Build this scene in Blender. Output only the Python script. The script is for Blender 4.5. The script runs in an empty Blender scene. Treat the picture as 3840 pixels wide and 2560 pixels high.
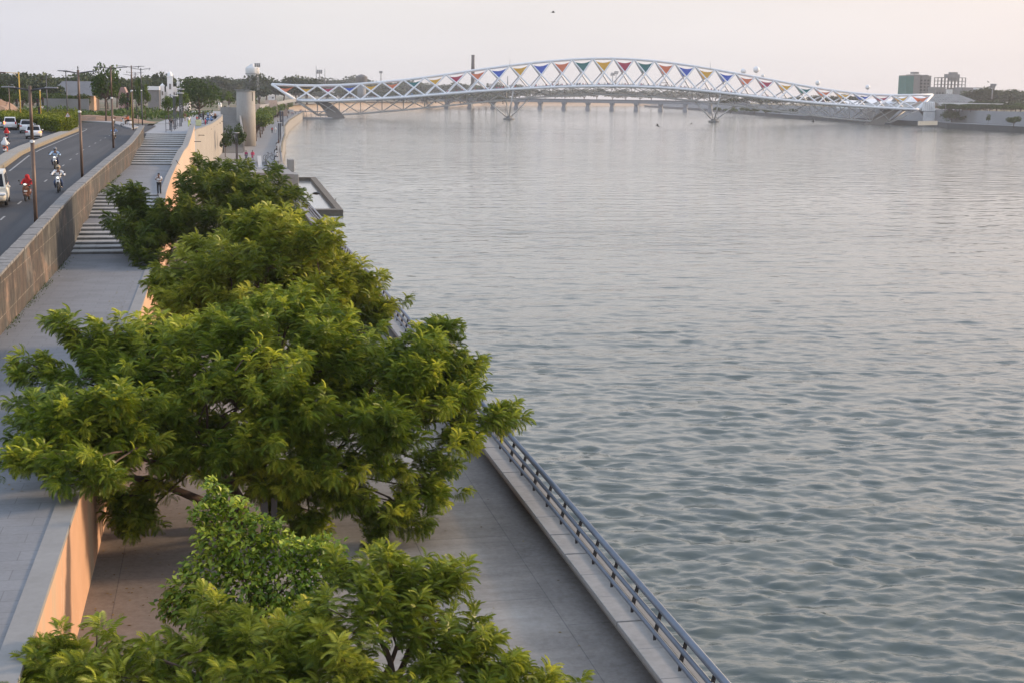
import bpy, bmesh, math, random
import numpy as np
from mathutils import Vector, Matrix
rnd = random.Random(7)
nrs = np.random.RandomState(11)
SC = bpy.context.scene
COL = SC.collection
PI = math.pi

# ------------------------------------------------------------------ camera
CAMH = 14.4                      # metres above the river
FPX, CX, CY = 5143.0, 1920.0, 1280.0
RHO = math.atan(.0145)           # roll, pitch and yaw measured from the photograph
_u = -1123*math.cos(RHO) - 932*math.sin(RHO)
_v = 1123*math.sin(RHO) - 932*math.cos(RHO)
THE = math.atan(-_v/FPX)
PSI = math.atan(-_u/FPX*math.cos(THE))
_r0 = np.array([math.cos(PSI), -math.sin(PSI), 0.])
_fw = np.array([math.sin(PSI)*math.cos(THE), math.cos(PSI)*math.cos(THE), -math.sin(THE)])
_u0 = np.cross(_r0, _fw)
_R = math.cos(RHO)*_r0 + math.sin(RHO)*_u0
_U = math.cos(RHO)*_u0 - math.sin(RHO)*_r0
_C = np.array([0, 0, CAMH])
cam_d = bpy.data.cameras.new('camera'); cam = bpy.data.objects.new('camera', cam_d); COL.objects.link(cam)
cam_d.sensor_width = 36.0; cam_d.lens = 36.0*FPX/3840; cam_d.clip_start = .5; cam_d.clip_end = 20000
M = Matrix.Identity(4)
for i in range(3):
    M[i][0] = _R[i]; M[i][1] = _U[i]; M[i][2] = -_fw[i]; M[i][3] = _C[i]
cam.matrix_world = M
SC.camera = cam

# measuring helpers: photograph pixel -> a point on a level, on a plane X=const, or at a distance Y
def proj(p): q = np.array(p, float)-_C; z = q@_fw; return CX+FPX*(q@_R)/z, CY-FPX*(q@_U)/z
def ray(x, y): return _fw + _R*(x-CX)/FPX - _U*(y-CY)/FPX
def at(x, y, z=0.): d = ray(x, y); return _C + d*((z-CAMH)/d[2])
def atX(x, y, X): d = ray(x, y); return _C + d*(X/d[0])
def atY(x, y, Y): d = ray(x, y); return _C + d*(Y/d[1])

# ------------------------------------------------------------------ world, sun, exposure
SUN_EL, SUN_AZ = math.radians(13), math.radians(82)     # azimuth clockwise from +Y
W = bpy.data.worlds.new('World'); SC.world = W; W.use_nodes = True
nt = W.node_tree; nt.nodes.clear()
def N(t, **k):
    n = nt.nodes.new(t)
    for a, b in k.items(): setattr(n, a, b)
    return n
sky = N('ShaderNodeTexSky', sky_type='NISHITA', sun_disc=False, sun_elevation=SUN_EL, sun_rotation=SUN_AZ)
sky.air_density = 1.5; sky.dust_density = 5.0; sky.ozone_density = 1.5
SKY_STR = .085
geo = N('ShaderNodeNewGeometry'); sep = N('ShaderNodeSeparateXYZ')
nt.links.new(geo.outputs['Incoming'], sep.inputs[0])      # direction of view, reversed
def mth(op, a, b=None):
    n = N('ShaderNodeMath', operation=op)
    for i, q in enumerate((a, b)):
        if q is None: continue
        if isinstance(q, (int, float)): n.inputs[i].default_value = q
        else: nt.links.new(q, n.inputs[i])
    return n.outputs[0]
# thick evening haze: lilac grey away from the sun, peach towards it, paler near the horizon
dx = mth('MULTIPLY', sep.outputs[0], -math.sin(SUN_AZ)); dy = mth('MULTIPLY', sep.outputs[1], -math.cos(SUN_AZ))
dot = mth('ADD', dx, dy)
rampA = N('ShaderNodeValToRGB'); rampA.color_ramp.elements[0].position = .47; rampA.color_ramp.elements[1].position = 1.0
for e, c in zip(rampA.color_ramp.elements, ((6.9, 7.05, 7.85), (10.6, 8.0, 6.4))): e.color = (*[q/10 for q in c], 1)
e = rampA.color_ramp.elements.new(.0); e.color = (.92, .96, 1., 1)
e = rampA.color_ramp.elements.new(.60); e.color = (.785, .775, .79, 1)
e = rampA.color_ramp.elements.new(.74); e.color = (.81, .78, .785, 1)
e = rampA.color_ramp.elements.new(.84); e.color = (.865, .795, .78, 1)
nt.links.new(mth('ADD', mth('MULTIPLY', dot, .5), .5), rampA.inputs[0])
up = mth('MULTIPLY', sep.outputs[2], -1.0)
rampB = N('ShaderNodeValToRGB')
rampB.color_ramp.elements[0].position = .5; rampB.color_ramp.elements[0].color = (.478, .472, .475, 1)
rampB.color_ramp.elements[1].position = 1.; rampB.color_ramp.elements[1].color = (.44, .54, .68, 1)
for p_, c_ in ((.54, (.53, .52, .51)), (.60, (.66, .66, .665)), (.75, (.49, .555, .655))):
    e = rampB.color_ramp.elements.new(p_); e.color = (*c_, 1)
nt.links.new(mth('ADD', mth('MULTIPLY', up, .5), .5), rampB.inputs[0])
mul = N('ShaderNodeMix', data_type='RGBA', blend_type='MULTIPLY'); mul.inputs[0].default_value = 1
nt.links.new(rampA.outputs[0], mul.inputs[6]); nt.links.new(rampB.outputs[0], mul.inputs[7])
sc_ = N('ShaderNodeVectorMath', operation='SCALE'); sc_.inputs[3].default_value = 1.88/SKY_STR
nt.links.new(mul.outputs[2], sc_.inputs[0])
# barely visible uneven veils in the haze
vt = N('ShaderNodeMapping'); vt.inputs['Scale'].default_value = (1.6, 1.6, 9.); nt.links.new(geo.outputs['Incoming'], vt.inputs[0])
vn = N('ShaderNodeTexNoise'); vn.inputs['Scale'].default_value = 2.2; vn.inputs['Detail'].default_value = 5; nt.links.new(vt.outputs[0], vn.inputs['Vector'])
vm = N('ShaderNodeMapRange'); vm.inputs[1].default_value = .3; vm.inputs[2].default_value = .7; vm.inputs[3].default_value = .955; vm.inputs[4].default_value = 1.04; nt.links.new(vn.outputs[0], vm.inputs[0])
nt.links.new(mth('MULTIPLY', vm.outputs[0], 1.88/SKY_STR), sc_.inputs[3])
mx = N('ShaderNodeMix', data_type='RGBA'); mx.inputs[0].default_value = .86
nt.links.new(sky.outputs[0], mx.inputs[6]); nt.links.new(sc_.outputs[0], mx.inputs[7])
bg = N('ShaderNodeBackground'); bg.inputs[1].default_value = SKY_STR
nt.links.new(mx.outputs[2], bg.inputs[0])
out = N('ShaderNodeOutputWorld'); nt.links.new(bg.outputs[0], out.inputs[0])

sl = bpy.data.lights.new('sun', 'SUN'); sl.energy = 3.6; sl.angle = math.radians(5); sl.color = (1, .74, .5)
so = bpy.data.objects.new('sun', sl); COL.objects.link(so)
sd = Vector((math.sin(SUN_AZ)*math.cos(SUN_EL), math.cos(SUN_AZ)*math.cos(SUN_EL), math.sin(SUN_EL)))
so.rotation_euler = sd.to_track_quat('Z', 'Y').to_euler()
SC.view_settings.view_transform = 'Standard'; SC.view_settings.look = 'None'
SC.view_settings.exposure = 0.36; SC.view_settings.gamma = 1
SC.cycles.max_bounces = 6; SC.cycles.transparent_max_bounces = 8; SC.cycles.volume_bounces = 0
SC.cycles.sample_clamp_indirect = 4

# ------------------------------------------------------------------ object helpers
def tag(o, label=None, cat=None, group=None, kind=None):
    if label: o['label'] = label
    if cat: o['category'] = cat
    if group: o['group'] = group
    if kind: o['kind'] = kind
    return o
def empty(name, loc=(0, 0, 0), rz=0., label=None, cat=None, group=None, sc=1.):
    o = bpy.data.objects.new(name, None); COL.objects.link(o); o.empty_display_size = .1
    o.location = tuple(loc); o.rotation_euler = (0, 0, rz); o.scale = (sc, sc, sc)
    return tag(o, label, cat, group)
def mesh_obj(name, me, m=None, parent=None):
    o = bpy.data.objects.new(name, me); COL.objects.link(o)
    if m is not None and len(me.materials) == 0: me.materials.append(m)
    if parent is not None: o.parent = parent
    return o
def kids(o): return list(o.children)
def copy_tree(o, parent=None):
    ks = kids(o)
    c = o.copy(); COL.objects.link(c)
    if parent is not None: c.parent = parent
    for k in ks: copy_tree(k, c)
    return c

class MB:
    """collects shapes and links them as ONE mesh object"""
    def __init__(s): s.v = []; s.f = []; s.mi = []; s.sm = []; s.cur = 0; s.smooth = False
    def add(s, vs, fs):
        b = len(s.v); s.v += [tuple(map(float, q)) for q in vs]
        for f in fs: s.f.append([b+i for i in f]); s.mi.append(s.cur); s.sm.append(s.smooth)
        return s
    def box(s, c, d, rz=0., bev=0.):
        hx, hy, hz = d[0]/2, d[1]/2, d[2]/2; cs, sn = math.cos(rz), math.sin(rz)
        if bev > 0:
            pts = []
            for z, k in ((-hz, bev), (-hz+bev, 0), (hz-bev, 0), (hz, bev)):
                q = [(-hx+k+bev, -hy+k), (hx-k-bev, -hy+k), (hx-k, -hy+k+bev), (hx-k, hy-k-bev), (hx-k-bev, hy-k), (-hx+k+bev, hy-k), (-hx+k, hy-k-bev), (-hx+k, -hy+k+bev)]
                pts += [(x, y, z) for x, y in q]
            fs = [list(range(7, -1, -1)), list(range(24, 32))]
            for r in range(3):
                for i in range(8): j = (i+1) % 8; fs.append([r*8+i, r*8+j, r*8+8+j, r*8+8+i])
        else:
            pts = [(x, y, z) for z in (-hz, hz) for x, y in ((-hx, -hy), (hx, -hy), (hx, hy), (-hx, hy))]
            fs = [[3, 2, 1, 0], [4, 5, 6, 7], [0, 1, 5, 4], [1, 2, 6, 5], [2, 3, 7, 6], [3, 0, 4, 7]]
        return s.add([(c[0]+x*cs-y*sn, c[1]+x*sn+y*cs, c[2]+z) for x, y, z in pts], fs)
    def tube(s, pts, r, n=8, cap=True):
        pts = [Vector(tuple(p)) for p in pts]; rs = r if isinstance(r, (list, tuple)) else [r]*len(pts)
        vs = []; up = None
        for i, p in enumerate(pts):
            t = (pts[min(i+1, len(pts)-1)] - pts[max(i-1, 0)])
            t = t.normalized() if t.length > 1e-9 else Vector((0, 0, 1))
            if up is None: up = Vector((0, 0, 1)) if abs(t.z) < .9 else Vector((1, 0, 0))
            a = t.cross(up).normalized(); b = a.cross(t).normalized(); up = b
            for k in range(n):
                w = 2*PI*k/n; vs.append(p + (a*math.cos(w) + b*math.sin(w))*rs[i])
        fs = []
        for i in range(len(pts)-1):
            for k in range(n): j = (k+1) % n; fs.append([i*n+j, i*n+k, (i+1)*n+k, (i+1)*n+j])
        sm = s.smooth; s.smooth = n > 5; s.add(vs, fs); 
        if cap:
            s.smooth = False; b = len(s.v)-len(vs)
            s.f.append([b+k for k in range(n)]); s.mi.append(s.cur); s.sm.append(False)
            s.f.append([b+(len(pts)-1)*n+k for k in range(n-1, -1, -1)]); s.mi.append(s.cur); s.sm.append(False)
        s.smooth = sm
        return s
    def lathe(s, prof, c=(0, 0, 0), n=24, smooth=True):
        vs = [(c[0]+r*math.cos(2*PI*k/n), c[1]+r*math.sin(2*PI*k/n), c[2]+z) for r, z in prof for k in range(n)]
        fs = []
        for i in range(len(prof)-1):
            for k in range(n): j = (k+1) % n; fs.append([i*n+k, i*n+j, (i+1)*n+j, (i+1)*n+k])
        fs.append(list(range(n-1, -1, -1))); fs.append([(len(prof)-1)*n+k for k in range(n)])
        sm = s.smooth; s.smooth = smooth; s.add(vs, fs); s.smooth = sm
        return s
    def ell(s, c, r, n=12, m=8, rz=0.):
        cs, sn = math.cos(rz), math.sin(rz); vs = []
        for i in range(m+1):
            t = -PI/2 + PI*i/m
            for k in range(n):
                x, y, z = r[0]*math.cos(t)*math.cos(2*PI*k/n), r[1]*math.cos(t)*math.sin(2*PI*k/n), r[2]*math.sin(t)
                vs.append((c[0]+x*cs-y*sn, c[1]+x*sn+y*cs, c[2]+z))
        fs = [[i*n+k, i*n+(k+1) % n, (i+1)*n+(k+1) % n, (i+1)*n+k] for i in range(m) for k in range(n)]
        sm = s.smooth; s.smooth = True; s.add(vs, fs); s.smooth = sm
        return s
    def prism(s, poly, z0, z1):
        n = len(poly); z0 = z0 if isinstance(z0, (list, tuple)) else [z0]*n; z1 = z1 if isinstance(z1, (list, tuple)) else [z1]*n
        vs = [(p[0], p[1], z0[i]) for i, p in enumerate(poly)] + [(p[0], p[1], z1[i]) for i, p in enumerate(poly)]
        fs = [list(range(n-1, -1, -1)), list(range(n, 2*n))] + [[i, (i+1) % n, n+(i+1) % n, n+i] for i in range(n)]
        return s.add(vs, fs)
    def extr(s, prof, x0, x1, ax='x'):
        """profile of (a, z) pairs swept along an axis"""
        n = len(prof)
        f = (lambda q, t: (t, q[0], q[1])) if ax == 'x' else (lambda q, t: (q[0], t, q[1]))
        vs = [f(q, x0) for q in prof] + [f(q, x1) for q in prof]
        return s.add(vs, [list(range(n-1, -1, -1)), list(range(n, 2*n))] + [[i, (i+1) % n, n+(i+1) % n, n+i] for i in range(n)])
    def sweep(s, path, prof):
        """cross-section (offset to the right of travel, z) carried along a plan path of (x, y, z)"""
        n = len(prof(0) if callable(prof) else prof); vs = []
        for i, p in enumerate(path):
            a = path[max(i-1, 0)]; b = path[min(i+1, len(path)-1)]
            t = Vector((b[0]-a[0], b[1]-a[1])).normalized(); r = (t.y, -t.x)
            pr = prof(i) if callable(prof) else prof
            vs += [(p[0]+r[0]*o, p[1]+r[1]*o, p[2]+z) for o, z in pr]
        m = len(path)
        fs = [[i*n+k, i*n+(k+1) % n, (i+1)*n+(k+1) % n, (i+1)*n+k] for i in range(m-1) for k in range(n)]
        fs += [list(range(n)), list(range((m-1)*n+n-1, (m-1)*n-1, -1))]
        return s.add(vs, fs)
    def grid(s, P):
        """P[i][j] -> sheet"""
        r, c = len(P), len(P[0])
        return s.add([q for row in P for q in row], [[i*c+j, i*c+j+1, (i+1)*c+j+1, (i+1)*c+j] for i in range(r-1) for j in range(c-1)])
    def mesh(s, name, mats, fix=True):
        me = bpy.data.meshes.new(name); me.from_pydata(s.v, [], s.f)
        for m in (mats if isinstance(mats, (list, tuple)) else [mats]): me.materials.append(m)
        if any(s.mi): me.polygons.foreach_set('material_index', s.mi)
        me.polygons.foreach_set('use_smooth', s.sm)
        if fix:
            b = bmesh.new(); b.from_mesh(me); bmesh.ops.recalc_face_normals(b, faces=b.faces); b.to_mesh(me); b.free()
        me.update(); return me
    def build(s, name, mats, parent=None, loc=None, fix=True):
        o = mesh_obj(name, s.mesh(name, mats, fix), None, parent)
        if loc is not None: o.location = tuple(loc)
        return o
def np_mesh(name, V, Fq, tone=None, smooth=False):
    """mesh from arrays of vertices and quads, with an optional per-vertex tone"""
    me = bpy.data.meshes.new(name); n = len(V); m = len(Fq); k = Fq.shape[1]
    me.vertices.add(n); me.vertices.foreach_set('co', np.ascontiguousarray(V, dtype=np.float32).ravel())
    me.loops.add(m*k); me.loops.foreach_set('vertex_index', np.ascontiguousarray(Fq, dtype=np.int32).ravel())
    me.polygons.add(m); me.polygons.foreach_set('loop_start', np.arange(0, m*k, k, dtype=np.int32))
    if smooth: me.polygons.foreach_set('use_smooth', np.ones(m, dtype=bool))
    if tone is not None:
        a = me.attributes.new('tone', 'FLOAT', 'POINT'); a.data.foreach_set('value', np.ascontiguousarray(tone, dtype=np.float32))
    me.update(calc_edges=True); return me
def struct(o): return tag(o, kind='structure')

# ------------------------------------------------------------------ materials
class NT:
    def __init__(s, name):
        s.m = bpy.data.materials.new(name); s.m.use_nodes = True; s.t = s.m.node_tree; s.p = s.t.nodes['Principled BSDF']
        s.out = s.t.nodes['Material Output']
    def n(s, t, **k):
        q = s.t.nodes.new(t)
        for a, b in k.items(): setattr(q, a, b)
        return q
    def l(s, a, b): s.t.links.new(a, b)
    def pos(s, scale=(1, 1, 1), world=True, rot=(0, 0, 0)):
        mp = s.n('ShaderNodeMapping'); mp.inputs['Scale'].default_value = scale; mp.inputs['Rotation'].default_value = rot
        if world: s.l(s.n('ShaderNodeNewGeometry').outputs['Position'], mp.inputs[0])
        else: s.l(s.n('ShaderNodeTexCoord').outputs['Object'], mp.inputs[0])
        return mp.outputs[0]
    def noise(s, vec, scale=1., detail=4., rough=.55, dist=0.):
        q = s.n('ShaderNodeTexNoise'); q.inputs['Scale'].default_value = scale; q.inputs['Detail'].default_value = detail
        q.inputs['Roughness'].default_value = rough; q.inputs['Distortion'].default_value = dist; s.l(vec, q.inputs['Vector']); return q.outputs[0]
    def ramp(s, f, stops):
        q = s.n('ShaderNodeValToRGB'); e = q.color_ramp.elements
        while len(e) < len(stops): e.new(.5)
        for k, (p, c) in enumerate(stops):
            e[k].position = p; e[k].color = (*c, 1) if isinstance(c, (tuple, list)) else (c, c, c, 1)
        s.l(f, q.inputs[0]); return q.outputs[0]
    def mix(s, f, a, b, mode='MIX'):
        q = s.n('ShaderNodeMix', data_type='RGBA', blend_type=mode)
        for i, w in ((0, f), (6, a), (7, b)):
            if isinstance(w, (int, float)): q.inputs[i].default_value = w if i == 0 else (w, w, w, 1)
            elif isinstance(w, tuple): q.inputs[i].default_value = (*w, 1)
            else: s.l(w, q.inputs[i])
        return q.outputs[2]
    def math(s, op, a, b=0.):
        q = s.n('ShaderNodeMath', operation=op)
        for i, w in enumerate((a, b)):
            if isinstance(w, (int, float)): q.inputs[i].default_value = w
            else: s.l(w, q.inputs[i])
        return q.outputs[0]
    def bump(s, h, st=.3, dist=.02):
        q = s.n('ShaderNodeBump'); q.inputs['Strength'].default_value = st; q.inputs['Distance'].default_value = dist
        s.l(h, q.inputs['Height']); s.l(q.outputs[0], s.p.inputs['Normal'])
    def fin(s, col=None, rough=None, metal=None):
        for k, w in (('Base Color', col), ('Roughness', rough), ('Metallic', metal)):
            if w is None: continue
            if isinstance(w, (int, float)): s.p.inputs[k].default_value = w
            elif isinstance(w, tuple): s.p.inputs[k].default_value = (*w, 1)
            else: s.l(w, s.p.inputs[k])
        return s.m
_mc = {}
def pm(name, col, rough=.6, metal=0., var=.12, sc=3., world=False, coat=0.):
    """plain procedural paint/plastic/cloth: one colour broken by faint noise"""
    if name in _mc: return _mc[name]
    s = NT(name); f = s.noise(s.pos(world=world), sc, 5)
    a = tuple(c*(1-var) for c in col); b = tuple(min(1, c*(1+var)) for c in col)
    if coat: s.p.inputs['Coat Weight'].default_value = coat
    _mc[name] = s.fin(s.ramp(f, [(.3, a), (.7, b)]), rough, metal); return _mc[name]
def m_concrete(name, a, b, sc=.6, streak=False, rough=.85, lines=0.):
    s = NT(name); p = s.pos()
    f = s.noise(p, sc, 8, .65); g = s.noise(s.pos((1, 1, .12) if streak else (1, 1, 1)), 3.1 if streak else 5., 6, .7)
    c = s.mix(.5, s.ramp(f, [(.3, a), (.7, b)]), s.ramp(g, [(.3, a), (.72, b)]))
    if lines:
        w = s.n('ShaderNodeTexBrick'); w.offset = .5; w.inputs['Scale'].default_value = 1; w.inputs['Mortar Size'].default_value = .012
        w.inputs['Brick Width'].default_value = lines*3; w.inputs['Row Height'].default_value = lines; w.inputs['Color1'].default_value = (1, 1, 1, 1)
        w.inputs['Color2'].default_value = (.93, .93, .93, 1); w.inputs['Mortar'].default_value = (.62, .62, .62, 1)
        q = s.n('ShaderNodeSeparateXYZ'); s.l(p, q.inputs[0]); k = s.n('ShaderNodeCombineXYZ')
        s.l(s.math('ADD', q.outputs[0], q.outputs[1]), k.inputs[0]); s.l(q.outputs[2], k.inputs[1]); s.l(k.outputs[0], w.inputs[0])
        c = s.mix(1., c, w.outputs[0], 'MULTIPLY')
    s.bump(g, .25, .02); return s.fin(c, rough)
M_CONC = m_concrete('concrete', (.23, .22, .205), (.33, .32, .30))
M_TOWER = m_concrete('tower_concrete', (.26, .24, .215), (.37, .345, .31), .35, True)
M_FARCONC = m_concrete('far_concrete', (.22, .225, .235), (.30, .305, .315), .08, True)
M_PEACH = None
def paving(name, a, b, bw, rh, rot=0., mort=.008, dirt=(.1, .095, .085), da=.6, mcol=.55):
    s = NT(name); p = s.pos(rot=(0, 0, rot)); w = s.n('ShaderNodeTexBrick'); w.offset = .5
    w.inputs['Scale'].default_value = 1; w.inputs['Mortar Size'].default_value = mort; w.inputs['Brick Width'].default_value = bw; w.inputs['Row Height'].default_value = rh
    w.inputs['Color1'].default_value = (*a, 1); w.inputs['Color2'].default_value = (*b, 1); w.inputs['Mortar'].default_value = (*[c*mcol for c in a], 1); s.l(p, w.inputs[0])
    big = s.noise(s.pos(), .35, 7, .65, .4); fine = s.noise(s.pos(), 9, 6, .7)
    c = s.mix(s.ramp(big, [(.48, 0.), (.72, da)]), w.outputs[0], dirt)
    c = s.mix(.35, c, s.ramp(fine, [(.3, tuple(q*.55 for q in a)), (.7, tuple(min(1, q*1.25) for q in b))]))
    s.bump(fine, .15, .01); return s.fin(c, s.ramp(big, [(.3, .75), (.7, .9)]))
M_WALK = paving('walkway_tiles', (.225, .228, .236), (.19, .194, .204), 1.2, .6, 0, .012, (.12, .115, .11), .55)
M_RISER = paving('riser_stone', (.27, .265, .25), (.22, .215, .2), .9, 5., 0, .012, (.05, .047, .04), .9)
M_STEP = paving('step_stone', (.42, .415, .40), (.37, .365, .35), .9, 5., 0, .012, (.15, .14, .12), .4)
def promenade_mat():
    # brushed concrete slabs: faint cross-wise bands, saw cuts, a darker strip by the bench
    s = NT('promenade_concrete'); p = s.pos()
    band = s.noise(s.pos((.12, 2.6, 1)), 1.0, 5, .6); big = s.noise(p, .22, 7, .62, .6); fine = s.noise(p, 7, 6, .7)
    c = s.mix(.5, s.ramp(band, [(.32, (.22, .19, .155)), (.68, (.40, .36, .31))]), s.ramp(big, [(.32, (.13, .10, .078)), (.46, (.285, .24, .19)), (.56, (.355, .31, .26)), (.68, (.48, .45, .41))]))
    q = s.n('ShaderNodeSeparateXYZ'); s.l(p, q.inputs[0])
    # dark brown strip along the foot of the bench (x near 8.9) with a ragged edge
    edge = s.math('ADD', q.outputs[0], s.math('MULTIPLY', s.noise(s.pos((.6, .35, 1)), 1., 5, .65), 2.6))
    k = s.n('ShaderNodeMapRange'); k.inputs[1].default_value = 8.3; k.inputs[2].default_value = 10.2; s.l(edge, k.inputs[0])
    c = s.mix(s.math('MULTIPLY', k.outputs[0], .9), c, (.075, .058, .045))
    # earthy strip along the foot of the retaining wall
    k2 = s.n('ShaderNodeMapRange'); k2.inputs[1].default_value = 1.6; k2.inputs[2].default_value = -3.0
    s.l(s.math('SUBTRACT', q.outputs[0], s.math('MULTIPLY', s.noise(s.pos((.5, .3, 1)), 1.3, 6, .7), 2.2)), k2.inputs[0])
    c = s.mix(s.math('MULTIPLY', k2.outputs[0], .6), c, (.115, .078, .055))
    w = s.n('ShaderNodeTexBrick'); w.offset = .37; w.inputs['Scale'].default_value = 1; w.inputs['Mortar Size'].default_value = .013
    w.inputs['Brick Width'].default_value = 5.1; w.inputs['Row Height'].default_value = 2.7
    for nme, v in (('Color1', 1.), ('Color2', .95), ('Mortar', .42)): w.inputs[nme].default_value = (v, v, v, 1)
    s.l(s.pos(rot=(0, 0, PI/2)), w.inputs[0]); c = s.mix(1., c, w.outputs[0], 'MULTIPLY')
    c = s.mix(.22, c, s.ramp(fine, [(.3, .12), (.7, .42)]))
    s.bump(fine, .12, .01); return s.fin(c, .82)
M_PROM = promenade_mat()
def stained_wall():
    s = NT('stained_plaster'); tall = s.noise(s.pos((1, .30, .16)), 1.3, 9, .72, .6); patch = s.noise(s.pos((1, .16, .22)), .8, 7, .65, .8)
    fine = s.noise(s.pos((1, 2.6, .10)), 2.0, 9, .82, .25); wash = s.noise(s.pos((1, .12, .2)), .55, 5)
    base = s.ramp(patch, [(.36, (.095, .093, .086)), (.47, (.125, .12, .11)), (.53, (.24, .155, .11)), (.58, (.17, .13, .10)), (.67, (.13, .125, .105))])
    base = s.mix(s.ramp(wash, [(.45, 0.), (.7, .5)]), base, (.25, .235, .195))
    dark = s.math('MULTIPLY', s.ramp(tall, [(.37, 0.), (.47, 1.)]), s.ramp(fine, [(.36, .5), (.55, 1.)]))
    c = s.mix(s.math('MULTIPLY', dark, .92), base, (.042, .040, .037))
    c = s.mix(s.ramp(fine, [(.56, 0.), (.74, .45)]), c, (.29, .27, .225))
    # pour lines and bay joints of the wall
    w = s.n('ShaderNodeTexBrick'); w.offset = 0; w.inputs['Scale'].default_value = 1; w.inputs['Mortar Size'].default_value = .02
    w.inputs['Brick Width'].default_value = 9.; w.inputs['Row Height'].default_value = 1.35; w.inputs['Color1'].default_value = w.inputs['Color2'].default_value = (0, 0, 0, 1); w.inputs['Mortar'].default_value = (1, 1, 1, 1)
    q = s.n('ShaderNodeSeparateXYZ'); s.l(s.pos(), q.inputs[0]); k = s.n('ShaderNodeCombineXYZ'); s.l(q.outputs[1], k.inputs[0]); s.l(q.outputs[2], k.inputs[1]); s.l(k.outputs[0], w.inputs[0])
    mot = s.noise(s.pos((1, .9, .55)), 1.9, 10, .78, .5)
    c = s.mix(1., c, s.ramp(mot, [(.36, (.42, .42, .44)), (.5, (.85, .84, .82)), (.64, (1.25, 1.2, 1.12))]), 'MULTIPLY')
    c = s.mix(s.math('MULTIPLY', w.outputs[0], s.ramp(mot, [(.40, 0.), (.62, .55)])), c, (.36, .32, .26))
    s.bump(fine, .4, .03); return s.fin(c, .9)
M_STAIN = stained_wall()
def peach():
    s = NT('peach_plaster'); st = s.noise(s.pos((1, .8, .06)), 1.6, 6, .6, .2); big = s.noise(s.pos(), .3, 5, .6)
    c = s.ramp(big, [(.3, (.47, .27, .165)), (.7, (.58, .35, .22))])
    c = s.mix(s.ramp(st, [(.52, 0.), (.72, .75)]), c, (.36, .33, .24))
    c = s.mix(s.ramp(s.noise(s.pos((1, 1.2, .5)), .9, 7, .7, 1.5), [(.60, 0.), (.63, .55), (.66, 0.)]), c, (.68, .50, .38))
    s.bump(s.noise(s.pos(), 9, 5), .2, .01); return s.fin(c, .85)
M_PEACH = peach()
def pale_peach():
    s = NT('pale_plaster'); st = s.noise(s.pos((1, .9, .07)), 1.8, 6, .6); big = s.noise(s.pos((1, .5, .5)), .35, 5)
    c = s.ramp(big, [(.3, (.44, .345, .265)), (.7, (.54, .40, .30))])
    c = s.mix(s.ramp(st, [(.5, 0.), (.75, .6)]), c, (.33, .31, .26)); return s.fin(c, .85)
M_PALE = pale_peach()
def asphalt():
    s = NT('asphalt'); big = s.noise(s.pos((1, .12, 1)), .5, 5, .6, .5); fine = s.noise(s.pos(), 14, 4, .8); tr = s.noise(s.pos((.9, .02, 1)), .9, 4)
    c = s.ramp(big, [(.3, (.016, .018, .025)), (.7, (.027, .029, .037))])
    c = s.mix(s.ramp(tr, [(.52, 0.), (.66, .35)]), c, (.095, .095, .10)); c = s.mix(.3, c, s.ramp(fine, [(.3, .014), (.7, .05)]))
    s.bump(fine, .2, .01); return s.fin(c, .82)
M_ASPH = asphalt()
def kerbpaint():
    s = NT('kerb_paint'); q = s.n('ShaderNodeSeparateXYZ'); s.l(s.pos(), q.inputs[0])
    st = s.math('GREATER_THAN', s.math('FRACT', s.math('MULTIPLY', q.outputs[1], .5)), .5); d = s.noise(s.pos(), 1.8, 6, .7)
    c = s.mix(s.math('MULTIPLY', st, .45), (.20, .178, .135), (.26, .19, .085)); c = s.mix(s.ramp(d, [(.42, 0.), (.7, .75)]), c, (.25, .22, .18)); return s.fin(c, .85)
M_KERB = kerbpaint()
M_KTOP = m_concrete('median_top', (.23, .21, .18), (.32, .295, .26), .8)
M_LINE = pm('road_paint', (.26, .26, .255), .7, var=.25, sc=4, world=True)
def terrain():
    s = NT('earth'); a = s.noise(s.pos(), .045, 7, .6, .8); b = s.noise(s.pos(), .35, 7, .7); f = s.noise(s.pos(), 2.5, 6, .75)
    c = s.ramp(b, [(.3, (.20, .125, .085)), (.6, (.29, .20, .145)), (.75, (.34, .26, .2))])
    c = s.mix(s.ramp(a, [(.44, 0.), (.54, 1.)]), c, s.ramp(f, [(.3, (.035, .06, .018)), (.7, (.075, .11, .03))]))
    s.bump(f, .5, .1); return s.fin(c, .95)
M_EARTH = terrain()
def water():
    s = NT('river_water'); p = s.pos()
    b1 = s.noise(s.pos((.55, 1.5, 1), rot=(0, 0, .15)), 1.6, 4, .6, .4); b2 = s.noise(s.pos((.17, .32, 1), rot=(0, 0, .08)), 1., 3.5, .45, .35)
    big = s.noise(s.pos((.006, .02, 1)), 1., 4, .6)
    h = s.math('ADD', s.math('MULTIPLY', b1, .06), s.math('MULTIPLY', b2, 1.0)); s.bump(h, 1., .62)
    q = s.n('ShaderNodeSeparateXYZ'); s.l(p, q.inputs[0]); calm = s.n('ShaderNodeMapRange'); calm.inputs[1].default_value = 50; calm.inputs[2].default_value = 600; calm.inputs[3].default_value = 1.; calm.inputs[4].default_value = .45
    s.l(q.outputs[1], calm.inputs[0]); bn = [n for n in s.t.nodes if n.type == 'BUMP'][0]
    s.l(s.math('MULTIPLY', calm.outputs[0], s.ramp(big, [(.38, .55), (.62, 1.)])), bn.inputs['Strength'])     # calmer water upstream, with slicks
    s.p.inputs['IOR'].default_value = 1.65
    return s.fin((.062, .078, .062), s.ramp(big, [(.35, .04), (.65, .09)]))
M_WATER = water()
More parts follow.
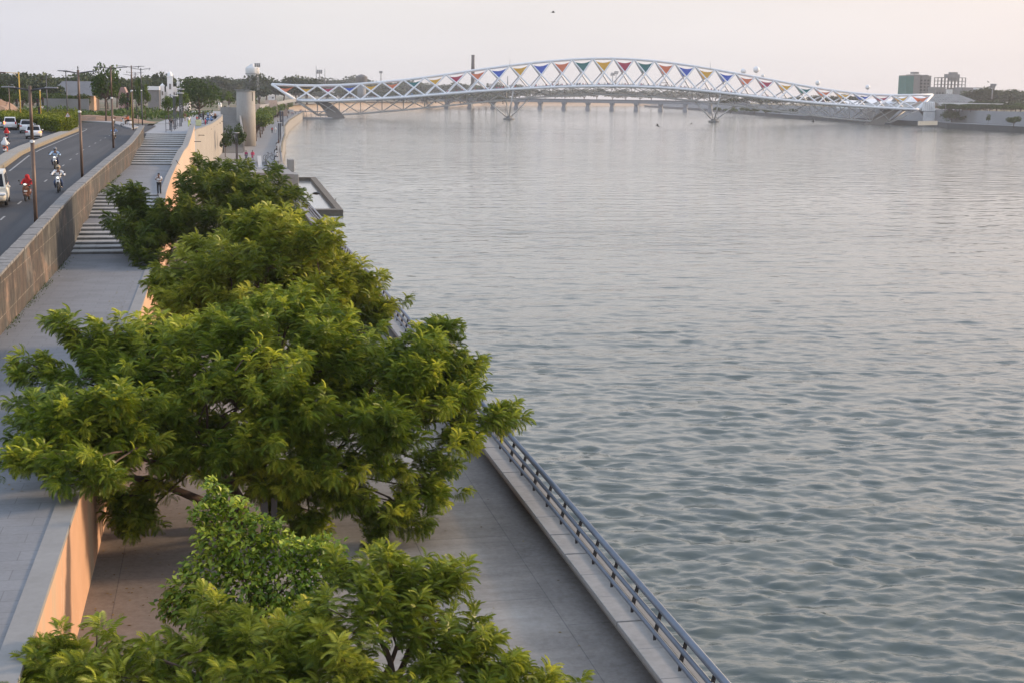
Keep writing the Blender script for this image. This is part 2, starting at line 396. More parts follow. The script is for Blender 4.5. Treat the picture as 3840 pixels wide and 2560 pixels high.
def leafmat(name, dark, mid, light, trans=.35, gloss=.35, rough=.45):
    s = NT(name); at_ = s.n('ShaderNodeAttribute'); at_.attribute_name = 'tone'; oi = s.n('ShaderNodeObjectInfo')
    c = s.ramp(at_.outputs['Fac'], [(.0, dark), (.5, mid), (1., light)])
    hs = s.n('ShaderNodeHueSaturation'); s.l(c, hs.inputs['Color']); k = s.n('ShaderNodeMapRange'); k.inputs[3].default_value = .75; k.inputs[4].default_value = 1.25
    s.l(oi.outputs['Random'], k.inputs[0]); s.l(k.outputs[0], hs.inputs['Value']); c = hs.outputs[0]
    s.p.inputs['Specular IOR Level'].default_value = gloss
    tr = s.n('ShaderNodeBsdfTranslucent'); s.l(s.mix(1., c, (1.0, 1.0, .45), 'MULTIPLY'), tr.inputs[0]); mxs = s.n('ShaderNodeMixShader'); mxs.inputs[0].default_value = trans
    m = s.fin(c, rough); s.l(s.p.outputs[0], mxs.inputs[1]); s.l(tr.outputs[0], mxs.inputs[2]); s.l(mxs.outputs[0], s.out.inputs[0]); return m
M_NEEM = leafmat('neem_leaf', (.045, .088, .013), (.165, .225, .025), (.62, .62, .085), .24, .32)
M_NEEM2 = leafmat('neem_leaf_bright', (.085, .15, .018), (.26, .32, .034), (.74, .73, .12), .26, .36)
M_NEEM3 = leafmat('neem_leaf_dark', (.045, .08, .014), (.115, .165, .026), (.28, .30, .055), .32, .3)
M_FICUS = leafmat('glossy_leaf', (.035, .09, .010), (.16, .25, .02), (.56, .62, .09), .30, .35, .42)
M_FAR = leafmat('far_leaf', (.034, .052, .026), (.06, .082, .036), (.10, .118, .05), .15, .15, .7)
M_MIDT = leafmat('mid_leaf', (.028, .056, .013), (.06, .10, .02), (.11, .155, .032), .25, .2, .6)
M_LIME = leafmat('lime_leaf', (.06, .10, .018), (.12, .18, .03), (.2, .27, .05), .3, .2, .6)
M_HEDGE = leafmat('hedge_leaf', (.07, .105, .008), (.165, .205, .014), (.27, .30, .025), .25, .2, .6)
M_BARK = m_concrete('bark', (.055, .036, .026), (.12, .078, .056), 2.5, True, .95)
M_STEEL = pm('white_steel', (.75, .76, .775), .38, 0, .05, .4, True)
M_STEELU = pm('grey_steel', (.58, .58, .575), .45, 0, .06, .4, True)
M_RAIL = pm('railing_paint', (.150, .175, .215), .38, .25, .12, 1.5, True)
M_BRKT = pm('bracket_steel', (.035, .033, .034), .55, .3, .2, 2)
M_POLE = pm('pole_steel', (.14, .095, .072), .5, .25, .15, 2)
M_DKPOLE = pm('dark_pole', (.09, .09, .10), .5, .2, .15, 2)
M_YELLOW = pm('yellow_paint', (.55, .34, .04), .55)
M_BLACK = pm('black_plastic', (.02, .02, .022), .5)
M_RUBBER = pm('rubber', (.018, .018, .018), .8)
M_WHITE = pm('white_paint', (.78, .78, .77), .35, 0, .03, 2)
M_CAR = pm('car_white', (.74, .75, .76), .25, 0, .02, 2, coat=.6)
M_CARG = pm('car_grey', (.30, .31, .33), .25, .3, .02, 2, coat=.6)
M_VAN = pm('van_cream', (.66, .63, .55), .35, 0, .04, 2, coat=.3)
M_GLASS = pm('dark_glass', (.012, .014, .018), .22, 0, .1, 1)
M_GLASS.node_tree.nodes['Principled BSDF'].inputs['Specular IOR Level'].default_value = .25
M_CHROME = pm('chrome', (.6, .6, .62), .2, .9, .05)
M_RED = pm('red_lens', (.45, .015, .012), .25, 0, .1)
def lampmat(name, col, e):
    s = NT(name); s.p.inputs['Emission Color'].default_value = (*col, 1); s.p.inputs['Emission Strength'].default_value = e; return s.fin(col, .3)
M_BRAKE = lampmat('lit_tail_lamp', (1., .22, .06), 3.)
M_HEAD = lampmat('lit_headlamp', (1., .95, .85), .7)
M_SKIN = pm('skin', (.17, .085, .055), .55, 0, .1)
M_HAIR = pm('hair', (.012, .010, .010), .5)
_cl = dict(red=(.45, .018, .02), white=(.70, .70, .70), blue=(.14, .27, .52), pink=(.55, .05, .13), navy=(.02, .03, .08), black=(.018, .018, .02), jeans=(.05, .08, .16),
           orange=(.52, .13, .05), grey=(.22, .23, .25), magenta=(.42, .03, .16), beige=(.40, .31, .21), lime=(.42, .50, .10), lightblue=(.33, .46, .62), brown=(.16, .07, .04), teal=(.03, .2, .22), purple=(.16, .05, .2))
CL = {k: pm('cloth_'+k, c, .85, 0, .15, 8) for k, c in _cl.items()}
# ================================================================== setting
def zc(x0, y0, s): return lambda x, y: (x0+x/s, y0+y/s)
Z1 = zc(0, 200, 2.6133); Z2 = zc(500, 200, 3.0156); Z3 = zc(1000, 160, 2.6133); Z4 = zc(1800, 160, 2.6133); Z5 = zc(2600, 200, 1.8968)
A1 = zc(0, 240, 6.533); A2 = zc(0, 440, 6.533); A3 = zc(340, 240, 6.533); A4 = zc(640, 340, 7.84); A5 = zc(900, 320, 7.84); A6 = zc(3440, 240, 5.6)
B1 = zc(940, 480, 4.612); B3 = zc(3000, 300, 3.92)
ZN, ZW, ZL, ZP, ZF = 1.8, 4.78, 6.88, 8.98, 3.6       # near promenade, walkway, landing, plaza, far promenade
def road_z(y): return float(np.interp(y, [40, 56, 85, 104, 130, 160, 190, 230, 260], [6.35, 6.85, 7.8, 8.25, 8.7, 8.95, 9.05, 9.1, 9.1]))
def on_road(x, y):
    z = 8.5
    for _ in range(25): p = at(x, y, z); z = .5*z+.5*road_z(p[1])
    return p

# ---- river bed / far ground sheet, and the river
b = MB(); b.add([(-9000, -2000, -5), (9000, -2000, -5), (9000, 15000, -5), (-9000, 15000, -5)], [[0, 1, 2, 3]])
struct(b.build('ground', M_EARTH, fix=False))
def make_water():
    # fan of rings growing with distance; the swell is a sum of many small wind waves
    r = np.concatenate([np.geomspace(17, 300, 960), np.geomspace(303, 14000, 120)]); nr = len(r)
    a = np.radians(np.concatenate([np.linspace(-34, -6.5, 60), np.linspace(-6, 35.5, 620), np.linspace(36, 56, 60)])); na = len(a)
    Rr, Aa = np.meshgrid(r, a, indexing='ij'); X = Rr*np.sin(Aa); Y = Rr*np.cos(Aa); Z = np.zeros_like(X)
    cell = np.gradient(r)[:, None]*np.ones_like(X)
    g = np.random.RandomState(5); wd = math.radians(12)
    for k in range(150):
        lam = .20*(3.0/.20)**g.rand(); th = wd + g.randn()*.55 + (PI if g.rand() < .12 else 0)
        kx, ky = math.sin(th)*2*PI/lam, math.cos(th)*2*PI/lam
        amp = .0046*lam*math.exp(-(math.log(lam/.62)/.9)**2*.5)
        ph = kx*X + ky*Y + g.rand()*2*PI + .9*np.sin(X*.13+Y*.09+k)
        fade = np.clip((lam/cell-2.2)/2.5, 0, 1)
        w = np.sin(ph); Z += amp*fade*(w + .3*np.cos(2*ph))
    gust = .80+.35*np.sin(X*.021+1)*np.sin(Y*.033+.5*np.sin(X*.04)) 
    Z *= np.clip(gust, .45, 1.2)
    V = np.stack([X, Y, Z], -1).reshape(-1, 3)
    i, j = np.meshgrid(np.arange(nr-1), np.arange(na-1), indexing='ij'); q = i*na+j
    Fq = np.stack([q, q+1, q+na+1, q+na], -1).reshape(-1, 4)[:, ::-1]
    return np_mesh('river_water', V, Fq, smooth=True)
struct(mesh_obj('river_water', make_water(), M_WATER))

# ---- near promenade, walkway, steps, plaza
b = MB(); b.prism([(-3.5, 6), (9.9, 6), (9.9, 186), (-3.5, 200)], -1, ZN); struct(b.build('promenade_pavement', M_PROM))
b = MB(); b.prism([(-8.6, 6), (-3.45, 6), (-3.45, 85.2), (-8.6, 85.2)], 0, ZW); struct(b.build('walkway_pavement', M_WALK))
def flight(y0, y1, z0, n, rise, x0, x1f, nose=.03):
    """n risers from y0 to y1, each tread with a nosing slab"""
    b = MB(); tr = (y1-y0)/(n-1); b.cur = 0
    for k in range(n):
        ya = y0+k*tr; z = z0+rise*(k+1); yb = (y0+(k+1)*tr if k < n-1 else ya+.6)
        xr = x1f(ya)
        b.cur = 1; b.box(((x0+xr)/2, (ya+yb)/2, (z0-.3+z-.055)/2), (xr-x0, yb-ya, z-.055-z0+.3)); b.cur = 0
        b.box(((x0+xr)/2, (ya-nose+yb)/2, z-.0275), (xr-x0, yb-ya+nose, .054))
    return b
WALLP = [(-3.4, 8, 4.78), (-3.4, 84, 4.78), (-3.5, 94, 6.0), (-3.6, 106, 7.0), (-3.72, 124, 7.15), (-3.75, 145, 7.15), (-3.25, 156, 8.1), (-2.95, 165, 8.3), (-2.7, 172, 9.05), (-2.62, 188, 9.55), (-2.60, 201.8, 10.0)]
def wx(y): return float(np.interp(y, [p[1] for p in WALLP], [p[0] for p in WALLP]))
for (y0, y1, z0) in ((85.2, 93.2, ZW), (97.9, 105.7, ZW+1.05), (148.7, 162.2, ZL), (169.3, 188.4, ZL+1.05)):
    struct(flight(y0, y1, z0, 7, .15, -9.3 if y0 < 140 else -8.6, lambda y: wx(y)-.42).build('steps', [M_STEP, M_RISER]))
for (y0, y1, z) in ((93.7, 97.9, ZW+1.05), (106.2, 148.7, ZL), (162.7, 169.3, ZL+1.05)):
    b = MB(); b.prism([(-8.6, y0), (wx(y0)-.42, y0), (wx(y1)-.42, y1), (-8.6, y1)], z-2, z-.004); struct(b.build('landing_pavement', M_WALK))
M_PLAZA = paving('plaza_tiles', (.33, .335, .345), (.295, .30, .31), 1.5, .75, .1, .012, (.19, .185, .18), .4)
b = MB(); b.prism([(-9.6, 188.9), (-3.0, 188.9), (-2.7, 200), (-.5, 222), (1.6, 262), (1.9, 300), (5.2, 300), (9, 420), (-6, 420), (-9.6, 262)], 3, ZP); struct(b.build('plaza_pavement', M_PLAZA))
# far promenade with its curved edge
EDGE = [(10.6, 190), (10.55, 219), (12.4, 262), (14.9, 309), (18.1, 362), (23.0, 460), (29.7, 561), (36.3, 642), (44.3, 738), (49.5, 800), (56, 880)]
LEFTE = [(-1.5, 200), (-.6, 226), (1.6, 260), (5.6, 292), (9.5, 343), (16.3, 484), (21.1, 563), (26.9, 636), (34.4, 730), (40, 800), (46, 890)]
b = MB(); b.prism(EDGE + LEFTE[::-1], -1, ZF); struct(b.build('far_promenade_pavement', m_concrete('far_promenade_concrete', (.235, .225, .215), (.305, .295, .285), .25)))
# land behind the left bank, one sheet
LB = [(46, 890), (60, 960), (90, 1130), (127, 1338), (167, 1468), (228, 1554), (308, 1865), (470, 2300), (706, 2544), (1042, 3008), (1800, 4200)]
rows = [(-100, -46), (40, -46), (100, -46), (160, -46), (229, -46)]
V = []; hx = [-6000, -1500, -300, -120]
rr = [(y, x, road_z(y)-.1) for y, x in rows] + [(244, -8.0, 9.0), (262, -8.0, 8.85), (300, 1.85, 8.85), (343, 9.2, 8.85), (484, 16., 8.6), (563, 20.8, 8.4), (636, 26.6, 8.2), (730, 34., 7.8), (800, 39.7, 7.4)] + [(y, x-4, 7.0) for x, y in LB] + [(12000, 2500, 7.0)]
P = [[(x, y, z) for x in hx] + [(-120+(xr+120)*t if xr > -120 else xr, y, z) for t in (.4, .7, 1.)] for y, xr, z in rr]
b = MB(); b.grid(P); struct(b.build('left_bank_terrain', M_EARTH, fix=False))
b = MB(); b.sweep([(x, y, 0) for x, y in LB], [(0, -2), (-8, 7.05), (-14, 7.05), (-14, -2)]); struct(b.build('sandy_bank', m_concrete('sandy_revetment', (.29, .24, .20), (.40, .335, .28), .05)))
# ---- road, junction, markings
ys = [36, 46, 56, 66, 76, 85, 95, 104, 116, 130, 145, 160, 175, 190, 205, 220, 228]
b = MB(); b.grid([[(x, y, road_z(y)) for x in (-46, -30, -20, -8.9)] for y in ys] ); struct(b.build('road', M_ASPH, fix=False))
b = MB(); b.grid([[(x, y, 9.104) for x in (-46, -34, -20, -10.4)] for y in (228.01, 232, 236)] + [[(-46, 247, 9.104), (-34, 244, 9.104), (-20, 241, 9.104), (-10.4, 237, 9.104)]]); struct(b.build('junction_road', M_ASPH, fix=False))
b = MB()
P = [at(*Z1(1290, 745), 9.1), at(*Z1(1100, 690), 9.1), at(*Z1(960, 680), 9.1), at(*Z1(790, 672), 9.1), (-46, 252, 9.1)]
for i in range(len(P)-1):
    p, q = P[i], P[i+1]; b.prism([(p[0], p[1]), (p[0]+.6, p[1]+10), (q[0]+.6, q[1]+10), (q[0], q[1])], 8.7, 9.24)
struct(b.build('footpath', m_concrete('footpath_paving', (.27, .265, .27), (.36, .355, .36), 1.)))
MEDR = [(-13.6, 60), (-14.9, 88), (-15.81, 111.3), (-16.6, 128), (-16.88, 139), (-17.05, 160), (-17.35, 178), (-17.5, 190), (-17.75, 198), (-18.4, 204)]
b = MB(); b.sweep([(x+.55, y, road_z(y)+.004) for x, y in MEDR[:-1]], [(0, 0), (.14, 0), (.14, .003), (0, .003)])
n = len(MEDR); arc = [(-17.25, 199), (-17.6, 205), (-18.6, 209)]
b.sweep([(-17.0, 188, road_z(188)+.004)]+[(x, y, road_z(y)+.004) for x, y in arc], [(0, 0), (.14, 0), (.14, .003), (0, .003)])
struct(b.build('edge_line', M_LINE))
b = MB()
for k in range(16):
    y = 62+k*7.6; x = float(np.interp(y, [60, 81, 84, 95, 118, 137, 161, 190], [-11.0, -11.27, -11.3, -11.4, -11.92, -12.31, -12.4, -12.6]))
    b.prism([(x-.055, y), (x+.055, y), (x+.045, y+1.7), (x-.065, y+1.7)], [road_z(y)+.004]*2+[road_z(y+1.7)+.004]*2, [road_z(y)+.008]*2+[road_z(y+1.7)+.008]*2)
struct(b.build('lane_dashes', M_LINE))
# ---- raised median with painted kerb
med = empty('median', (-16, 120, 8), 0, 'raised concrete median with faded yellow kerb dividing the two roads', 'median')
def ch(o, par):   # keep world coordinates of a child built in place
    o.parent = par; o.matrix_parent_inverse = Matrix.Translation(-Vector(par.location)) if par.rotation_euler.z == 0 else par.matrix_basis.inverted(); return o
path = [(x, y, road_z(y)) for x, y in MEDR[:-1]]
b = MB(); b.sweep(path, [(0, -.3), (-.0, .28), (-.14, .36), (-.14, -.3)]); ch(b.build('kerb', M_KERB), med)
b = MB(); b.sweep(path, [(-.143, -.3), (-.143, .352), (-1.30, .352), (-1.30, -.3)]); ch(b.build('median_top', M_KTOP), med)
# island behind it
isl = [on_road(*Z1(620, 797)), on_road(*Z1(700, 792)), on_road(*Z1(760, 745)), on_road(*Z1(785, 690)), on_road(*Z1(770, 648)), (-60, 236, 9.1), (-60, 215, 9.1), on_road(*Z1(400, 757))]
ISL = [(float(p[0]), float(p[1])) for p in isl]
b = MB(); b.prism(ISL, 8.4, 9.25); t_ = empty('traffic_island', (-24, 205, 9), 0, 'kerbed traffic island under the clipped green hedge at the junction', 'traffic island'); ch(b.build('kerb', M_KERB), t_)

# ---- walls of the embankment
tl = [(40, 6.75), (56.3, 7.2), (89.6, 8.31), (120, 8.75), (151, 9.1), (165, 9.55), (179, 10.25)]
w1 = empty('retaining_wall', (-8.6, 100, 5), 0, 'long stained streaked plaster wall between the sloping road and the stepped walkway', 'wall')
b = MB()
for (ya, za), (yb, zb) in zip(tl, tl[1:]):
    n = max(2, int((yb-ya)/4))
    for k in range(n):
        y0, y1 = ya+(yb-ya)*k/n, ya+(yb-ya)*(k+1)/n; z0, z1 = za+(zb-za)*k/n, za+(zb-za)*(k+1)/n
        b.add([(-8.45, y0, 3), (-8.45, y1, 3), (-8.5, y1, z1-.12), (-8.5, y0, z0-.12), (-8.95, y0, 3), (-8.95, y1, 3), (-8.95, y1, z1-.12), (-8.95, y0, z0-.12)],
              [[0, 1, 2, 3], [5, 4, 7, 6], [3, 2, 6, 7]] + ([[4, 0, 3, 7]] if y0 == 40 else []) + ([[1, 5, 6, 2]] if y1 == 179 else []))
ch(b.build('wall_face', M_STAIN), w1)
M_COPE = m_concrete('coping_stone', (.10, .098, .095), (.30, .29, .275), 2.2)
b = MB(); r2 = random.Random(3)
y = 40.
while y < 178.8:
    L = r2.uniform(.75, .95); y1 = min(y+L, 179.05); z0 = float(np.interp(y, [p[0] for p in tl], [p[1] for p in tl])); z1 = float(np.interp(y1, [p[0] for p in tl], [p[1] for p in tl]))
    e = r2.uniform(-.012, .012)
    b.prism([(-9.02, y), (-8.38+e, y), (-8.38+e, y1-.055), (-9.02, y1-.055)], [z0-.117]*2+[z1-.117]*2, [z0+e]*2+[z1+e]*2); y = y1
ch(b.build('coping', M_COPE), w1)
b = MB()     # sunken mortar bed under the coping joints
b.sweep([(-8.7, y_, z_) for y_, z_ in tl], [(-.28, -.118), (.28, -.118), (.28, -.03), (-.28, -.03)]); ch(b.build('mortar', m_concrete('mortar', (.42, .41, .38), (.52, .5, .47), 2.)), w1)

w2 = empty('retaining_wall', (-3.4, 80, 3), 0, 'orange peach plaster wall dropping from the grey walkway to the tree lined promenade', 'wall')
def wall_sweep(path, zb, th, cope, mface, mcope, par, over=.0):
    b = MB(); c = MB()
    b.sweep([(x, y, 0) for x, y, z in path], lambda i: [(0, zb(path[i][1])), (0, path[i][2]-.10), (-th+.02, path[i][2]-.10), (-th+.02, zb(path[i][1]))])
    c.sweep([(x, y, 0) for x, y, z in path], lambda i: [(over, path[i][2]-.097), (over, path[i][2]+.02), (-th, path[i][2]+.02), (-th, path[i][2]-.097)])
    ch(b.build('wall_face', mface), par); ch(c.build('coping', mcope), par)
M_COPE2 = m_concrete('smooth_coping', (.21, .205, .195), (.28, .275, .265), .7)
wall_sweep(WALLP[:6], lambda y: ZN-.5, .44, None, M_PEACH, M_COPE2, w2, .03)
w3 = empty('retaining_wall', (-3, 170, 5), 0, 'pale peach wall with a wavy top climbing beside the upper flights of steps', 'wall')
wall_sweep([(x, y, z) for x, y, z in [WALLP[5]]+WALLP[6:]], lambda y: ZN-.5, .62, None, M_PALE, M_COPE2, w3, .03)
W4P = [(-2.55, 201.9, 9.2), (-1.6, 208, 9.35), (-.3, 221, 9.6), (.6, 238, 9.85), (1.5, 258, 10.15), (1.8, 272, 10.3)]
w4 = empty('retaining_wall', (0, 235, 5), 0, 'beige concrete wall in line with the stairs below the parked motorbikes', 'wall')
wall_sweep(W4P, lambda y: ZF-1, .5, None, M_TOWER, M_COPE2, w4, .02)
# concrete stair by the tower: one more flight seen face on
st = MB(); n = 40
for k in range(n):
    y0 = 257+k*1.02; z = ZF+.15*(k+1); st.box((3.5, (y0+300)/2, z-.076), (3.5, 300-y0, .15))
struct(st.build('steps', M_CONC))
w5 = MB(); w5.box((3.5, 300.3, 10.1), (3.9, .4, 2.6)); tag(w5.build('parapet_wall', M_CONC), 'grey concrete parapet closing the top of the narrow stair beside the tower', 'wall')
w6 = MB(); w6.prism([(5.27, 262), (5.6, 262), (5.6, 300.0), (5.27, 300.0)], 3.2, [6.2, 6.2, 11.2, 11.2]); tag(w6.build('stair_wall', M_TOWER), 'light slanted cheek wall between the narrow stair and the round tower', 'wall')
tw = empty('stair_tower', (6.65, 291.5, ZF), 0, 'tall round raw concrete tower rising from the promenade beside the stair', 'tower')
b = MB(); b.smooth = True; b.lathe([(1.93, -.5), (1.9, 11.1)], n=40); b.build('shaft', M_TOWER, tw)
b = MB(); b.lathe([(1.96, 11.1), (1.96, 11.22), (1.7, 11.25)], n=40); b.build('rim', M_CONC, tw)
b = MB(); b.box((1.32, -1.36, 10.1), (.10, .16, 1.8), PI/4); b.build('slot', M_BRKT, tw)
b = MB(); b.box((-.75, .4, 11.42), (3.0, 1.8, .09)); b.box((-1.6, .4, 11.3), (.15, .6, .16)); b.box((.1, .4, 11.3), (.15, .6, .16)); b.build('roof_sheet', M_FARCONC, tw)
# stair from the far promenade down to the near one, with cheek walls and posts
b = MB(); n = 12
for k in range(n): 
    y0 = 205-k*1.05; z = ZF-.15*k; b.box((8.6, (y0+y0-1.05)/2+.02, z-.15-.6), (3.9, 1.05, 1.2))
struct(b.build('steps', M_CONC))
b = MB(); b.prism([(6.05, 192), (6.65, 192), (7.35, 225), (6.75, 225)], 1, [2.7, 2.7, 4.55, 4.55]); tag(b.build('stair_wall', m_concrete('pale_cheek', (.40, .39, .37), (.5, .49, .47), .8)), 'white topped low wall on the left edge of the dark waterside steps', 'wall')
b = MB(); b.prism([(7.45, 198), (7.52, 198), (8.1, 225), (8.03, 225)], 2.0, [3.4, 3.4, 4.6, 4.6]); tag(b.build('panel', M_BRKT), 'thin dark leaning panel standing beside the white topped stair wall', 'panel')
b = MB(); b.box((10.95, 205, 3.0), (.9, 3.5, 3.9), 0, .04); tag(b.build('stair_post', M_CONC), 'tall square concrete post at the head of the waterside steps', 'post')
b = MB(); b.box((10.95, 197, 1.9), (1.05, 5.5, 2.9), 0, .04); tag(b.build('stair_post', M_CONC), 'lower square concrete block in front of the tall post by the basin', 'post')
# basin walls standing in the river
pa = at(*B1(1125, 850), .55); pb = at(*B1(1600, 1418), .55)
pw = empty('basin_wall', (14, 200, 0), 0, 'low concrete wall of the rectangular basin standing out in the river', 'basin wall')
b = MB(); xa, ya, xb, yb = float(pa[0]), float(pa[1]), float(pb[0]), float(pb[1])
b.prism([(xb-.75, yb), (xb, yb), (xa, ya), (xa-1.0, ya)], -2, .55); b.prism([(9.6, yb), (xb-.76, yb), (xb-.76, yb+1.9), (9.6, yb+1.9)], -2, .545); b.prism([(10, ya-2), (xa-1.02, ya-2), (xa-1.02, ya), (10, ya)], -2, .56)
ch(b.build('wall', m_concrete('basin_concrete', (.085, .075, .06), (.17, .15, .12), .7)), pw)
b = MB(); b.add([(9.9, yb+1.9, .03), (xb-.77, yb+1.9, .03), (xa-1.03, ya-2.02, .03), (9.9, ya-2.02, .03)], [[0, 1, 2, 3]])
sw = NT('still_water'); sw.p.inputs['IOR'].default_value = 1.33; sw.bump(sw.noise(sw.pos((.5, 1.2, 1)), 1.2, 3), .03, .02)
struct(b.build('basin_water', sw.fin((.30, .31, .30), .12), fix=False))
# quay wall under the curved edge
b = MB(); b.sweep([(x, y, 0) for x, y in EDGE[2:]], [(-2.2, -2), (-1.7, -1), (.1, ZF+.12), (-.35, ZF+.12), (-.35, ZF-.2), (-.1, ZF-.2)])
tag(b.build('quay_wall', m_concrete('mossy_quay', (.20, .165, .10), (.32, .27, .19), .12)), 'curving yellowish quay wall along the far promenade', 'quay wall')

# ---- riverside bench ledge and railing
M_BENCH = m_concrete('bench_stone', (.24, .235, .225), (.36, .355, .345), 1.3)
bench = empty('ledge_bench', (9.4, 60, ZN), 0, 'long pale stone ledge bench running beside the blue grey railing', 'bench')
b = MB(); c = MB(); r3 = random.Random(9); y = 8.
while y < 160:
    L = 1.62; big = r3.random() < .3
    e = r3.uniform(-.012, .012)
    b.box((9.42, y+L/2, ZN+.47+e*.4), (.88+e, L-.018, .13), 0, .012)
    if big: y += .05
    y += L
b.build('seat_slab', M_BENCH); ch(bpy.data.objects['seat_slab'], bench)
c.box((9.55, 84, ZN+.2), (.62, 152, .40)); ch(c.build('base', M_CONC), bench)
rail = empty('railing', (10.0, 60, ZN), 0, 'blue grey three tube railing along the water edge of the promenade', 'railing')
for (x, z, r) in ((9.62, 1.30, .085), (9.53, 1.03, .060), (9.44, .80, .052)):
    b = MB(); b.tube([(x, 8, ZN+z), (x, 160, ZN+z)], r, 12); o_ = ch(b.build('rail', M_RAIL), rail)
    for k in range(13):
        b = MB(); b.tube([(x, 12.6+k*6.9, ZN+z), (x, 12.78+k*6.9, ZN+z)], r+.014, 12); j = b.build('rail_joint', M_BRKT); j.parent = o_; j.matrix_parent_inverse = Matrix.Translation(-Vector(rail.location))
yb_ = 12.2
for k in range(86):
    b = MB(); y = 12.4+k*1.73
    b.prism([(9.44, y-.014), (9.51, y-.014), (9.65, y+.014), (9.58, y+.014)], [ZN+.58, ZN+.58, ZN+1.2, ZN+1.2], [ZN+.80, ZN+.80, ZN+1.32, ZN+1.30]); ch(b.build('post', M_BRKT), rail)
b = MB(); b.box((9.77, 84, ZN+.3), (.18, 152, .62)); ch(b.build('plinth', M_CONC), rail)
# bench and railing of the far promenade
fb = empty('ledge_bench', (14, 260, ZF), 0, 'pale ledge bench following the curved edge of the far promenade', 'bench')
b = MB(); b.sweep([(x-.9, y, ZF) for x, y in EDGE[1:9]], [(-.35, .3), (.35, .3), (.35, .45), (-.35, .45)]); ch(b.build('seat_slab', M_BENCH), fb)
b = MB(); b.sweep([(x-.8, y, ZF) for x, y in EDGE[1:9]], [(-.2, 0), (.2, 0), (.2, .3), (-.2, .3)]); ch(b.build('base', M_CONC), fb)
fr = empty('railing', (14.5, 260, ZF), 0, 'thin dark railing following the curved far promenade edge', 'railing')
b = MB()
for z in (.7, .95, 1.2): b.tube([(x-.3, y, ZF+z) for x, y in EDGE[1:]], .05, 6)
ch(b.build('rail', M_RAIL), fr)
for k in range(60):
    y = 222+k*9; x = float(np.interp(y, [p[1] for p in EDGE], [p[0] for p in EDGE]))-.3; b = MB(); b.box((x, y, ZF+.65), (.08, .08, 1.1)); ch(b.build('post', M_RAIL), fr)
# ================================================================== foliage
G = np.random.RandomState(21)
def unit(v): return v/np.maximum(np.linalg.norm(v, axis=-1, keepdims=True), 1e-9)
def frames(d, roll):
    """rotation matrices whose x axis is d, rolled about it"""
    d = unit(d); ref = np.where(np.abs(d[:, 2:3]) > .95, np.array([[1., 0, 0]]), np.array([[0, 0, 1.]]))
    y = unit(np.cross(ref, d)); z = np.cross(d, y)
    c, s = np.cos(roll)[:, None], np.sin(roll)[:, None]
    return np.stack([d, y*c+z*s, z*c-y*s], -1)            # columns x, y, z
def frond_proto(pairs=13, L=.50, ll=.125, lw=.034, droop=.24):
    """pinnate leaf: curved leaflets on both sides of an arching stalk"""
    V = []; Fq = []
    def pt(t): return np.array([L*(t-.24*t*t), 0, L*(.34*t-droop*1.9*t*t)])
    for k in range(pairs):
        t = .16+.84*k/(pairs-1); p = pt(t); l = ll*(.62+.75*math.sin(PI*min(1, .12+.80*t)))
        for s in (-1, 1):
            d = unit(np.array([.42+.25*t, s*1.0, -.22])); w = np.array([1., -s*.35, 0])*lw*.5
            m = p+d*l*.48; tip = p+d*l+np.array([.018*s*0+.016, 0, -.035])
            b = len(V); V += [p, m+w+[0, 0, .006], tip, m-w*.9-[0, 0, .004]]; Fq.append([b, b+1, b+2, b+3])
    b = len(V); p, q = pt(0), pt(.55); r = pt(1.); e = np.array([0, .005, 0])
    V += [p-e, p+e, q+e*.8, q-e*.8]; Fq.append([b, b+1, b+2, b+3]); V += [q-e*.8, q+e*.8, r+e*.5, r-e*.5]; Fq.append([b+4, b+5, b+6, b+7])
    return np.array(V), np.array(Fq)
PROTO = [frond_proto(8, .34, .092, .029, .34), frond_proto(8, .30, .088, .030, .40), frond_proto(9, .38, .092, .028, .30)]
def stamp(protos, which, pos, mats, sc, tone):
    Vs = []; Fs = []; Ts = []; off = 0
    for k, (pv, pf) in enumerate(protos):
        m = which == k; n = int(m.sum())
        if not n: continue
        X = np.einsum('nij,vj->nvi', mats[m], pv)*sc[m][:, None, None]+pos[m][:, None, :]
        Vs.append(X.reshape(-1, 3)); Fs.append((pf[None]+(np.arange(n)*len(pv))[:, None, None]+off).reshape(-1, 4))
        lt = G.randn(n, len(pf))*.06
        Ts.append((np.repeat(tone[m], len(pv)).reshape(n, -1)+np.repeat(lt, 4, 1)[:, :len(pv)]).ravel()); off += n*len(pv)
    return np.concatenate(Vs), np.concatenate(Fs), np.clip(np.concatenate(Ts), 0, 1)
def rosettes(C, A, size, tone, nf=20):
    """C centres, A axes: whorls of arching fronds at the twig ends"""
    n = len(C); k = nf; ii = np.tile(np.arange(k), n)
    fr = frames(A, G.rand(n)*6.28); fr = np.repeat(fr, k, 0)
    az = ii*2.4+np.repeat(G.rand(n)*6.28, k)+G.randn(n*k)*.25
    el = np.radians(74-66*(ii/(k-1.))**.7+G.randn(n*k)*12)
    loc = np.stack([np.sin(el), np.cos(el)*np.cos(az), np.cos(el)*np.sin(az)], -1)
    d = np.einsum('nij,nj->ni', fr, loc); d[:, 2] -= .05; d = unit(d)
    base = np.repeat(C, k, 0)-np.repeat(A, k, 0)*((ii/(k-1.))*.50*np.repeat(size, k))[:, None]
    s = np.repeat(size, k)*(.62+.50*np.sin(PI*(.15+.7*ii/(k-1.)))+G.rand(n*k)*.25)
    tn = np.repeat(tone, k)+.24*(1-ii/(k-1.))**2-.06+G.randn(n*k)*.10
    return stamp(PROTO, G.randint(0, 3, n*k), base, frames(d, G.randn(n*k)*.35), s, tn)
